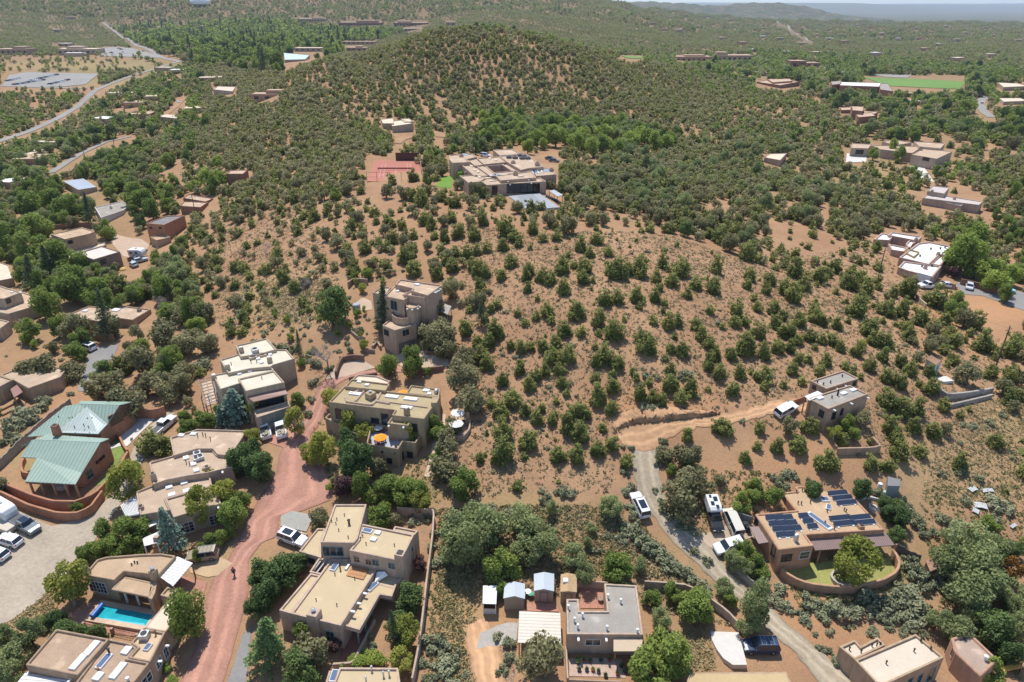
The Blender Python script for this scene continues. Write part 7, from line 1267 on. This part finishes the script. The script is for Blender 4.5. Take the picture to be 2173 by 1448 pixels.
table_('juniper', '1190,500,45;960,560,55;1300,560,45;1550,610,52;1620,600,40;1780,640,45;640,520,52;480,400,45;700,540,70;860,520,52;640,370,52;820,380,38;740,250,60;1850,340,52;1780,470,52;2050,500,60;1900,640,45;1180,690,62;930,680,52;730,700,52;560,740,45;640,820,40;780,740,52;880,830,55;980,800,55;1110,820,52;1350,760,80;1420,830,52;1560,770,52;1740,830,45;1640,840,45;1330,900,52;1450,880,45;1210,920,45;860,930,45;960,950,45;1050,960,52;1130,940,45;1100,1050,52;1200,1100,55;1390,1020,52;1930,900,60;2050,850,52;2140,950,45;1780,1060,58;1880,1050,36;1960,1060,60;2150,1090,45;1640,1140,52;1530,1090,52;1320,1130,45;1700,1150,45;270,920,52;370,870,45;480,850,52;580,990,60;440,1060,52;640,1080,70;940,1050,60;340,640,45;440,700,45;150,760,52;2000,960,45', (700,270), 3.6217)
table_('pinyon', '1130,470,62;980,430,48;1080,560,62;1440,600,55;1700,660,52;1820,590,36;1690,430,40;560,480,70;430,480,60;800,560,52;740,480,45;760,330,60;860,310,60;680,250,36;1920,420,60;1950,560,60;2100,600,52;2000,680,60;2100,700,52;1080,720,52;860,710,52;630,620,52;1680,700,60;1820,740,78;750,900,52;250,830,52;120,980,60;310,1030,52;800,1030,55;220,680,62;60,640,45;50,860,70;470,930,36', (700,270), 3.6217)
table_('sage', '1345,1115,20;1355,1135,22;1365,1150,22;1378,1165,20;1390,1150,18;1395,1175,22;1410,1185,22;1420,1200,22;1435,1195,18;1445,1210,20;1460,1220,20;1475,1230,18;1490,1245,20;1345,1090,16;1335,1070,14;1330,1120,18;1320,1140,18;1330,1040,14;1340,1030,12;1325,1000,12;1410,1080,14;1425,1095,14;1440,1110,14;1455,1120,14;1475,1125,14;1405,1060,12;1190,1040,16;1160,1060,18;1205,1050,12;1220,1045,14;1150,1040,10;1095,1100,16;1040,1080,20;1030,1100,14;1080,1085,16;910,1440,22;930,1400,24;920,1360,26;950,1420,28;940,1375,20;965,1395,20;900,1410,16;960,1440,20;915,1160,14;925,1130,16;930,1190,18;905,1100,14;920,1085,12;950,1095,16;1080,1395,16;1065,1420,16;1080,1360,20;1060,1350,14')
table_('sage', '1720,1275,26;1745,1290,24;1780,1290,30;1810,1300,26;1760,1310,18;1850,1270,30;1880,1285,26;1900,1270,26;1930,1285,34;1950,1260,32;1920,1250,26;1960,1300,26;1900,1305,22;1870,1310,18;1940,1320,24;1850,1300,18;1705,1300,12;1710,1320,18;1740,1300,14;1762,1340,13;1798,1330,9;1855,1335,13;1851,1345,12;1886,1312,14;1886,1325,14;1874,1308,10;1918,1335,12;1920,1345,14;1935,1330,12;1960,1345,12;1730,1345,8;1742,1373,10;1754,1378,12;1783,1407,16;1775,1395,12;1812,1330,6;1650,1250,20;1630,1265,18;1660,1280,20;1680,1295,14;2000,1250,20;1985,1230,28;1960,1215,26;1930,1180,20;1940,1210,24;1965,1240,24;1920,1065,20;1935,1090,18;1950,1110,20;1960,1130,16;1680,1010,18;1720,1020,14;1660,1025,18;1640,1010,12;760,1330,18;780,1350,14;770,1310,16;790,1370,12;880,1110,14;870,1095,12;1010,1075,12;1030,1070,1;600,735,16;575,730,14;540,725,12;620,740,14;650,760,14;560,705,12;670,770,16;665,810,13;660,845,12;655,875,14;640,900,10;745,740,12;760,700,12;700,780,12;1500,1190,14;1475,1170,12;1460,1010,12;1390,1040,10;2040,1000,16;2050,1060,14;2100,1060,22;2130,1075,20;2075,1010,14;2110,1100,16;2000,1100,16;1980,1130,14;2040,1110,16;1870,1045,14;1855,1040,12;430,955,14;430,770,22;480,930,10;50,880,30;30,900,30;75,860,24;20,930,20;95,845,20')
# ------------------------------------------------------------------ woodland grown at random where the photograph shows it
REG = [  # picture polygon, spacing (m), kinds with weights, crown radius range (m)
 ([(955,470),(1130,500),(1240,480),(1420,500),(1560,545),(1600,560),(1640,600),(1800,640),(2173,900),(2173,1060),(1960,1000),(1500,880),(1300,930),(1310,1050),(945,1060),(975,860),(1000,700),(985,560)], 4.9, {'sage':.45,'juniper':.55}, (.3,1.25)),
 ([(1600,555),(1650,470),(1850,520),(1880,600),(2000,690),(2173,760),(2173,900),(1800,640)], 4.0, {'juniper':.7,'pinyon':.3}, (.8,2.1)),
 ([(440,500),(640,430),(700,520),(720,600),(600,700),(470,720),(380,560)], 4.6, {'juniper':.6,'pinyon':.28,'sage':.12}, (.8,2.2)),
 ([(700,430),(960,400),(1240,430),(1430,490),(1250,490),(960,480),(985,560),(960,600),(740,590),(700,500)], 4.9, {'juniper':.55,'pinyon':.27,'sage':.18}, (.9,2.)),
 ([(0,830),(0,300),(150,290),(330,240),(420,300),(360,470),(440,560),(480,720),(420,850),(200,860)], 4.4, {'leafy':.26,'pinyon':.34,'juniper':.2,'dark':.05,'lime':.06,'willow':.09}, (1.5,3.1)),
 ([(0,300),(0,190),(180,195),(160,260),(60,300)], 5.5, {'pinyon':.45,'juniper':.35,'leafy':.2}, (1.6,2.8)),
 ([(200,180),(430,150),(440,270),(300,290),(180,260)], 5.6, {'pinyon':.4,'juniper':.3,'leafy':.25,'dark':.05}, (1.7,3.2)),
 ([(240,60),(560,45),(860,70),(800,90),(600,160),(420,140),(300,130)], 8.5, {'leafy':.42,'lime':.2,'dark':.14,'conifer':.05,'pinyon':.19}, (3.,5.6)),
 ([(0,118),(400,120),(300,150),(0,158)], 13, {'pinyon':.7,'leafy':.3}, (1.6,3.)), ([(0,155),(210,150),(205,185),(0,188)], 22, {'leafy':1.}, (1.4,2.)),
 ([(0,0),(240,0),(240,60),(330,120),(0,100)], 6.2, {'pinyon':.6,'juniper':.3,'leafy':.1}, (1.8,3.)),
 ([(440,500),(380,560),(330,240),(430,150),(620,130),(740,100),(790,140),(720,260),(800,330),(770,410),(640,440)], 4.2, {'pinyon':.55,'juniper':.45}, (1.3,2.5)),
 ([(740,100),(960,60),(1200,100),(1420,160),(1560,230),(1500,290),(1000,245),(860,240),(720,260),(790,140)], 4.3, {'pinyon':.5,'juniper':.5}, (1.3,2.5)),
 ([(720,250),(1000,245),(1030,300),(940,320),(900,420),(780,400),(800,330)], 4.6, {'juniper':.6,'pinyon':.3,'leafy':.1}, (1.7,2.8)),
 ([(1020,255),(1200,240),(1430,270),(1440,320),(1260,330),(1030,310)], 6, {'lime':.35,'leafy':.4,'willow':.25}, (2.2,3.6)),
 ([(1180,330),(1440,320),(1500,290),(1650,300),(1800,380),(1980,440),(1850,520),(1650,470),(1600,560),(1430,490),(1240,430),(1190,400)], 4.2, {'pinyon':.5,'juniper':.42,'willow':.08}, (1.5,2.8)),
 ([(1500,290),(1420,160),(1600,190),(1760,220),(1800,290),(2173,330),(2173,620),(1990,520),(1980,440),(1800,380),(1650,300)], 5.3, {'pinyon':.48,'juniper':.42,'leafy':.1}, (1.6,2.7)),
 ([(1420,130),(1600,110),(2173,150),(2173,330),(1800,290),(1760,220),(1600,190)], 6.5, {'leafy':.35,'pinyon':.3,'juniper':.2,'dark':.1,'willow':.05}, (2.2,4.)),
 ([(1990,520),(2173,620),(2173,590),(2173,480),(2000,470)], 5, {'lime':.3,'leafy':.4,'pinyon':.3}, (1.8,3.)),
 ([(1650,1100),(2173,1110),(2173,1448),(2130,1448),(2060,1340),(1980,1300),(1920,1260),(1900,1160)], 6, {'willow':.4,'leafy':.3,'dark':.15,'sage':.15}, (1.,2.4)),
 ([(1450,960),(1700,960),(1700,1020),(1600,1060),(1450,1060)], 5, {'juniper':.4,'leafy':.2,'pinyon':.2,'sage':.2}, (.8,1.6)),
 ([(1850,960),(2173,1040),(2173,1110),(1900,1060)], 7, {'juniper':.4,'sage':.6}, (.6,1.5)),
 ([(920,1080),(1340,1080),(1400,1200),(1560,1330),(1500,1330),(1360,1230),(1220,1225),(930,1240)], 4.6, {'sage':.4,'leafy':.25,'willow':.25,'juniper':.1}, (.7,1.8)),
 ([(660,890),(800,930),(1000,1000),(930,1070),(700,1040)], 3.8, {'leafy':.4,'yellow':.2,'pinyon':.2,'sage':.2}, (.7,1.6)),
 ([(400,720),(480,730),(430,850),(480,920),(400,930),(380,850)], 3.6, {'leafy':.5,'yellow':.2,'pinyon':.3}, (.8,1.7)),
 ([(735,590),(800,595),(800,740),(740,750),(690,700)], 2.6, {'sage':.55,'leafy':.3,'yellow':.15}, (.35,.9)), ([(540,690),(760,640),(740,760),(640,800),(560,720)], 3.2, {'sage':.8,'juniper':.2}, (.5,1.1)), ([(860,920),(960,900),(1040,1000),(1030,1080),(900,1080)], 3.2, {'leafy':.35,'pinyon':.3,'sage':.35}, (.6,1.5)), ([(1560,1150),(1660,1190),(1720,1250),(1900,1260),(1700,1290),(1560,1200)], 2.6, {'leafy':.45,'sage':.4,'yellow':.15}, (.5,1.2)),
 ([(160,1080),(330,1060),(340,1170),(200,1190)], 3.2, {'leafy':.7,'yellow':.3}, (.8,1.6)), ([(0,830),(150,780),(150,850),(0,960)], 3.6, {'sage':.45,'leafy':.4,'pinyon':.15}, (.6,1.5)), ([(590,1240),(640,1300),(720,1440),(540,1448)], 3.2, {'leafy':.4,'sage':.3,'pinyon':.3}, (.5,1.2)),
]
REG2 = [([(945,600),(1045,590),(1050,860),(960,900),(940,740)], 3.6, {'pinyon':.55,'juniper':.35,'sage':.1}, (1.,2.1)), ([(900,570),(1010,540),(960,600),(940,640)], 3.4, {'pinyon':.6,'juniper':.4}, (1.2,2.2)), ([(735,590),(800,595),(800,740),(740,750),(690,700)], 2.4, {'sage':.4,'leafy':.35,'yellow':.25}, (.5,1.2)),
 ([(520,680),(760,640),(740,760),(640,800),(560,720)], 3., {'sage':.6,'juniper':.25,'leafy':.15}, (.6,1.4)), ([(0,760),(190,700),(180,840),(0,960)], 3.8, {'leafy':.4,'pinyon':.4,'sage':.2}, (1.,2.2)), ([(640,900),(790,930),(800,1060),(700,1040)], 3.2, {'leafy':.5,'yellow':.25,'pinyon':.25}, (.9,1.8)), ([(800,1000),(930,980),(920,1075),(800,1075)], 2.8, {'leafy':.6,'sage':.2,'yellow':.2}, (.8,1.7)),
 ([(1400,1010),(1500,1000),(1500,1120),(1440,1130),(1400,1070)], 3.2, {'sage':.4,'leafy':.35,'juniper':.25}, (.7,1.5)), ([(905,1170),(1015,1225),(1015,1448),(895,1448)], 8, {'sage':1.}, (.4,.8)), ([(860,730),(900,760),(960,740),(960,800),(860,800)], 2.6, {'leafy':.5,'pinyon':.3,'sage':.2}, (.8,1.6)), ([(760,560),(850,580),(850,640),(800,700),(770,640)], 2.8, {'sage':.3,'pinyon':.4,'leafy':.3}, (.6,1.5))]
REG += REG2
def grow():
    cells = []
    for (y0, y1, cs) in ((40, 170, 2.3), (170, 700, 3.1), (700, 1700, 4.7), (1700, 3600, 7.6)):
        ys = np.arange(y0, y1, cs); xs = np.arange(-1.2*y1-80, 1.2*y1+80, cs); gx, gy = np.meshgrid(xs, ys); gx = gx.ravel()+RNG.uniform(-.5,.5,gx.size)*cs; gy = gy.ravel()+RNG.uniform(-.5,.5,gy.size)*cs
        k = np.abs(gx) < 1.15*gy+70; gx, gy = gx[k], gy[k]; z = T(gx, gy); px, py, dep = proj(gx, gy, z); k = (px > -480) & (px < 2650) & (py > -30) & (py < 1600); cells.append((gx[k], gy[k], px[k], py[k], dep[k], np.full(k.sum(), cs)))
    gx, gy, px, py, dep, cs = (np.concatenate(c) for c in zip(*cells)); n = len(gx)
    sp = np.full(n, 0.); reg = np.full(n, -1)
    for i, (pl, s_, kd, rr) in list(enumerate(REG))[-len(REG2):]+list(enumerate(REG)): m = pip(pl, px, py) & (reg < 0); reg[m] = i; sp[m] = s_*(.8 if i not in (0,1,7,8,9,19,21) else 1)
    m = (reg < 0) & ((py < 560) | (px < -6) | (px > 2180)); reg[m] = len(REG); sp[m] = np.where(gy[m] > 1700, 7.6, np.where(gy[m] > 700, 4.9, 4.0))
    dens = .75+.6*np.sin(gx*.043+1)*np.sin(gy*.037)+.35*np.sin(gx*.11+gy*.07)
    ok = (reg >= 0) & (RNG.uniform(size=n) < np.clip((cs/np.maximum(sp,.1))**2, 0, 1)*np.where(np.isin(reg, (11,12)), np.clip(dens+.5, .8, 1.3), np.clip(dens+.22, .34, 1.25)))
    gx, gy, px, py, dep, reg = (a[ok] for a in (gx, gy, px, py, dep, reg)); n = len(gx)
    kinds = np.empty(n, object); r = np.empty(n)
    RR = REG + [(None, 0, {'pinyon':.5,'juniper':.37,'leafy':.09,'dark':.04}, (1.7,2.9))]
    for i, (pl, s_, kd, rr) in enumerate(RR):
        m = np.where(reg == i)[0]
        if len(m): ks = list(kd); kinds[m] = RNG.choice(ks, len(m), p=np.array([kd[k] for k in ks])/sum(kd.values())); r[m] = rr[0]+(rr[1]-rr[0])*RNG.beta(1.1,1.7,len(m))*1.15
    sg = np.array([k == 'sage' for k in kinds]); r[sg] = np.minimum(r[sg], RNG.uniform(.35,1.1,sg.sum())); bg_ = np.array([k in ('leafy','dark','willow','lime') for k in kinds]); r[bg_] *= 1.15; r = np.where(gy > 1700, r*1.7, r)
    bad = np.zeros(n, bool); near = gy < 1500
    for pl in EXPOLY:
        a = np.array(pl); c = (gx > a[:,0].min()-4) & (gx < a[:,0].max()+4) & (gy > a[:,1].min()-4) & (gy < a[:,1].max()+4) & ~bad
        if c.any(): k = np.where(c)[0]; q = ccw([tuple(v) for v in pl]); bad[k] |= pip(inset(q, -.7), gx[k], gy[k])
    zc = T(gx, gy)+r*1.2; cx, cy, cd = proj(gx, gy, zc); rp = r*FPX/cd
    for x0, y0, x1, y1 in EXPIX: bad |= (cx+rp*.7 > x0) & (cx-rp*.7 < x1) & (cy+rp*.9 > y0) & (cy-rp*1. < y1)
    tx = np.array([(t[1], t[2], t[3]) for t in TREES])
    for i in np.where(~bad & (gy < 420))[0]:
        if (((tx[:,0]-gx[i])**2+(tx[:,1]-gy[i])**2) < (tx[:,2]*.75+r[i]*.55)**2).any(): bad[i] = True
    for i in np.where(~bad)[0]: TREES.append((kinds[i], gx[i], gy[i], r[i], RNG.uniform(.85,1.2), False))
grow()
# ------------------------------------------------------------------ single plants and the woods behind them
NOUN = {'juniper':('juniper_tree','juniper'),'pinyon':('pinyon_tree','pinyon pine'),'leafy':('leafy_tree','green broadleaf tree'),'yellow':('aspen_tree','yellow-green aspen'),'dark':('dark_leafy_tree','dark green leafy tree'),'willow':('grey_green_tree','grey-green willow-like tree'),'conifer':('conifer_tree','dark pointed conifer'),'spruce':('blue_spruce','blue spruce'),'deodar':('deodar_tree','bright green drooping cedar'),'sage':('sagebrush','grey sagebrush'),'plum':('plum_tree','dark purple plum tree'),'rust':('rust_leaved_tree','rust-leaved tree'),'bare':('bare_tree','leafless grey tree'),'lime':('bright_green_tree','bright lime-green tree')}
GRP = {'juniper':'junipers on the hillsides','pinyon':'pinyon pines on the hillsides','leafy':'green broadleaf trees among the houses','yellow':'yellow-green garden aspens','dark':'dark leafy trees','willow':'grey-green trees','conifer':'dark conifers','spruce':'blue spruces','deodar':None,'sage':'sagebrush clumps','plum':'purple plum trees','rust':None,'bare':'leafless grey trees','lime':'bright green trees'}
LIM = 290
LMK += [('the bend of the dirt road', *G(1345,935)[:2]), ('the middle of the bare slope', *G(1330,720)[:2]), ('the upper bare slope', *G(1150,560)[:2]), ('the right-hand bare slope', *G(1800,690)[:2]), ('the upper gully fence', *G(515,650)[:2]), ('the orange dirt track', *G(1030,1400)[:2]), ('the gravel road end', *G(1700,1400)[:2])]
LA = np.array([(x, y) for _, x, y in LMK]); LP = np.array([proj(x, y, gz(x, y))[:2] for _, x, y in LMK])
def ordi(k):
    w_ = ['nearest','second','third','fourth','fifth','sixth','seventh','eighth','ninth','tenth','eleventh','twelfth']
    return w_[k] if k < 12 else '%d%s' % (k+1, 'th' if 10 <= (k+1)%100 <= 20 else {1:'st',2:'nd',3:'rd'}.get((k+1)%10,'th'))
def place(items):                        # items: (obj, noun, x, y, sizeword)
    g = {}
    for it in items:
        o, noun, x, y, sz = it; px, py, _ = proj(x, y, gz(x, y)); d = (LA[:,0]-x)**2+((LA[:,1]-y)*.8)**2; i = int(np.argmin(d)); dx, dy = px-LP[i,0], (py-LP[i,1])*1.6
        dr = ('right of' if dx > 0 else 'left of') if abs(dx) > abs(dy) else ('below' if dy > 0 else 'above'); g.setdefault((noun, i, dr), []).append((float(d[i]), it))
    for (noun, i, dr), L in g.items():
        L.sort(key=lambda q: q[0])
        for k, (d, it) in enumerate(L):
            if '%s' in noun: it[0]['label'] = noun % (it[4], dr+' '+LMK[i][0]+('' if len(L) == 1 else ', '+ordi(k)+' out'))
            else: it[0]['label'] = '%s %s %s %s%s' % (it[4], noun, dr, LMK[i][0], '' if len(L) == 1 else ', '+ordi(k)+' out')
def plant_all():
    byk = {}
    for t in TREES: byk.setdefault(t[0], []).append(t)
    items = []; ntot = 0
    for kind, L in byk.items():
        P_ = PROTO[kind]; info = []
        for t in L:
            z = gz(t[1], t[2]) if t[5] else None; info.append(t)
        a = np.array([(t[1], t[2], t[3], t[4]) for t in L]); z = T(a[:,0], a[:,1]); px, py, dep = proj(a[:,0], a[:,1], z+a[:,2]); app = a[:,2]*FPX/dep; vis = (px > -app) & (px < 2173+app) & (py > -app) & (py < 1448+app*1.5); app = app*np.where(vis, 1, .2)+np.array([.5 if t[5] else 0 for t in L]); order = np.argsort(-app); ind = order[:LIM]; rest = order[LIM:]
        rest = rest[vis[rest] | (dep[rest] < 1500)]
        for i in ind:
            x, y, r, st = a[i]
            if r < .15 or not vis[i]: continue
            q = P_[int(RNG.integers(len(P_)))]; nm, noun = NOUN[kind]; rz = RNG.uniform(0, 6.28); sc = (r*RNG.uniform(.84,1.16), r*RNG.uniform(.84,1.16), r*st*RNG.uniform(.88,1.15))
            if q['trunk'] is None:
                o = bpy.data.objects.new(nm, q['me']); COL.objects.link(o)
            else:
                o = empty(nm, (0,0,0))
                for n_, me in (('trunk', q['trunk']), ('crown', q['me'])): ch = bpy.data.objects.new(n_, me); COL.objects.link(ch); ch.parent = o
            o.location = (x, y, z[i]-.05*r); o.rotation_euler = (RNG.normal(0,.05), RNG.normal(0,.05), rz); o.scale = sc; o['category'] = 'shrub' if kind == 'sage' else 'tree'
            if GRP[kind]: o['group'] = GRP[kind]
            items.append((o, noun, x, y, ('small' if r < 1.0 else 'medium' if r < 2.0 else 'large') if kind != 'sage' else ('small' if r < .6 else 'large' if r > 1.1 else 'medium'))); ntot += 1
        if len(rest) < 2: continue
        # everything smaller: one woodland object per kind
        Vs, Fs, vs, ws = [], [], [], []; nv = 0
        for lod in (0, 1, 2):
            idx = rest[(app[rest] > 10) if lod == 0 else ((app[rest] <= 10) & (app[rest] > 4.2)) if lod == 1 else (app[rest] <= 4.2)]
            if not len(idx): continue
            for vi, q in enumerate(P_):
                ii = idx[vi::len(P_)]
                if not len(ii): continue
                m = (340, 110, 34)[lod]; nf = len(q['F']); kf = RNG.choice(nf, min(m, nf), replace=False); fac = min(3.6, math.sqrt(nf/len(kf))*.80); V = q['V'][q['F'][kf]]; c = V.mean(1, keepdims=True); V = c+(V-c)*fac; V = V.reshape(-1,3)
                th = RNG.uniform(0,6.28,len(ii)); ca, sa = np.cos(th)[:,None], np.sin(th)[:,None]; r = a[ii,2][:,None]; X = (V[None,:,0]*ca-V[None,:,1]*sa)*r+a[ii,0][:,None]; Y = (V[None,:,0]*sa+V[None,:,1]*ca)*r+a[ii,1][:,None]; Z = V[None,:,2]*r*a[ii,3][:,None]+z[ii][:,None]-.08*r
                W = np.stack((X, Y, Z), -1).reshape(-1,3); F = np.arange(len(W)).reshape(-1,4)+nv; nv += len(W); Vs.append(W); Fs.append(F); vs.append(np.tile(q['v'][kf], len(ii))); ws.append(np.repeat(RNG.uniform(0,.5,len(ii)), len(kf)))
        V = np.concatenate(Vs); F = np.concatenate(Fs); me = fastmesh(kind+'_wood', V, F, [LM[kind]], {'v': np.concatenate(vs), 'w': np.concatenate(ws)})
        nm = {'juniper':'juniper_woodland','pinyon':'pinyon_woodland','sage':'sagebrush_scrub'}.get(kind, NOUN[kind][0].replace('tree','grove')); o = bpy.data.objects.new(nm, me); COL.objects.link(o); tag(o, kind='stuff'); o['label'] = 'mass of more distant %ss' % NOUN[kind][1]; print('wood', kind, len(rest), len(F))
    place(items); print('single plants', ntot)
plant_all()
# far houses get their place
place([(o, '%s far house with a pale roof %s', o.location.x, o.location.y, o['label'].split()[0]) for o in FARH])
# ------------------------------------------------------------------ tufts, small shrubs and stones on the open ground
def tufts(name, label, n, m, size, polys, per=7, flat=False, spread=.6):
    P_ = []
    for pl, w_ in polys:
        q = np.array(pl, float); k = 0; want = int(n*w_)
        gx0 = np.array([G(*v)[:2] for v in pl]); lo, hi = gx0.min(0), gx0.max(0)
        while k < want:
            c = RNG.uniform(lo, hi, (want*2,2)); c = c[pip([tuple(v) for v in gx0], c[:,0], c[:,1])]; P_.append(c[:want-k]); k += len(c[:want-k])
    P_ = np.concatenate(P_); bad = np.zeros(len(P_), bool)
    for pl in EXPOLY:
        a = np.array(pl); c = (P_[:,0] > a[:,0].min()) & (P_[:,0] < a[:,0].max()) & (P_[:,1] > a[:,1].min()) & (P_[:,1] < a[:,1].max())
        if c.any(): k = np.where(c)[0]; bad[k] |= pip(pl, P_[k,0], P_[k,1])
    P_ = P_[~bad]; n = len(P_); z = T(P_[:,0], P_[:,1]); s_ = size*RNG.uniform(.45,1.5,n)
    C = np.repeat(np.stack((P_[:,0], P_[:,1], z), -1), per, 0); S = np.repeat(s_, per); off = RNG.normal(size=(n*per,3))*np.array((spread,spread,.25)); C = C+off*S[:,None]; C[:,2] += np.abs(off[:,2])*S*(.3 if flat else 1.0)+S*(.05 if flat else .25)
    N = RNG.normal(size=(n*per,3))*(.5 if flat else .8)+np.array((0,0,.6)); V, F = leaves(C, N, S*RNG.uniform(.4,.8,n*per), RNG, .6 if not flat else .8)
    o = bpy.data.objects.new(name, fastmesh(name, V, F, [m], {'v': RNG.uniform(0,1,n*per), 'w': np.repeat(RNG.uniform(0,.5,n), per)})); COL.objects.link(o); tag(o, kind='stuff'); o['label'] = label
SLOPE = [(955,470),(1130,500),(1420,500),(1600,560),(1800,640),(2173,900),(2173,1060),(1960,1000),(1500,880),(1300,930),(1310,1050),(945,1060),(975,860),(985,560)]
tufts('scrub', 'low dry scrub dotted over the bare hillside', 19000, leafmat('scrub_leaf', (.14,.12,.06), (.31,.27,.15), .2), .24, [(SLOPE, .62), ([(440,500),(640,430),(720,600),(600,700),(470,720)], .14), ([(1600,555),(1850,520),(2173,760),(2173,900)], .12), ([(930,1080),(1340,1080),(1560,1330),(930,1240)], .12)], 8)
tufts('dry_grass', 'dry yellow grass on the open ground', 11000, leafmat('dry_grass_leaf', (.27,.21,.10), (.44,.36,.19), .2), .20, [([(930,1150),(1010,1170),(1010,1448),(905,1448)], .14), ([(2040,860),(2173,840),(2173,1080),(1950,1060)], .16), ([(930,1080),(1340,1080),(1450,1230),(930,1240)], .22), ([(0,1210),(90,1180),(120,1300),(0,1340)], .1), ([(1350,1350),(1500,1330),(1520,1420),(1350,1440)], .08), ([(550,600),(700,590),(680,690),(560,690)], .14)], 7)
tufts('green_weeds', 'green weeds and low plants in the gardens', 6500, leafmat('weed_leaf', (.09,.115,.035), (.20,.22,.08), .3), .22, [([(905,1230),(960,1230),(1000,1448),(890,1448)], .05), ([(930,1080),(1340,1080),(1450,1230),(930,1240)], .24), ([(1500,1000),(1700,1000),(1600,1200),(1450,1100)], .1), ([(1650,1180),(1900,1180),(1980,1290),(1700,1300)], .16), ([(660,890),(1000,1000),(930,1070),(700,1040)], .14), ([(1950,1030),(2173,1030),(2173,1448),(2000,1330)], .18)], 8)
STM = mat('hillside_stone', (.40,.30,.24), .95, .25, 1.5); tufts('stones', 'loose stones scattered on the bare slope', 14000, STM, .14, [(SLOPE, .8), ([(1050,1330),(1100,1350),(1090,1448),(1060,1448)], .06), ([(560,640),(700,590),(640,700)], .14)], 2, True, .4)
# ------------------------------------------------------------------ haze
zlo = -110; bx = MB(); x0, x1, y0, y1, z0, z1 = -52000, 52000, -300, 33000, zlo, 330
bx.v = [(x0,y0,z0),(x1,y0,z0),(x1,y1,z0),(x0,y1,z0),(x0,y0,z1),(x1,y0,z1),(x1,y1,z1),(x0,y1,z1)]; bx.f = [(0,3,2,1),(4,5,6,7),(0,1,5,4),(1,2,6,5),(2,3,7,6),(3,0,4,7)]
hm = bpy.data.materials.new('haze'); hm.use_nodes = True; nt = hm.node_tree; nt.nodes.remove(nt.nodes['Principled BSDF']); pv_ = nt.nodes.new('ShaderNodeVolumePrincipled'); pv_.inputs['Color'].default_value = (.74,.85,1,1); pv_.inputs['Density'].default_value = 5.6e-5; pv_.inputs['Anisotropy'].default_value = .2; nt.links.new(pv_.outputs[0], nt.nodes['Material Output'].inputs['Volume'])
tag(bx.build('haze', hm), kind='stuff')
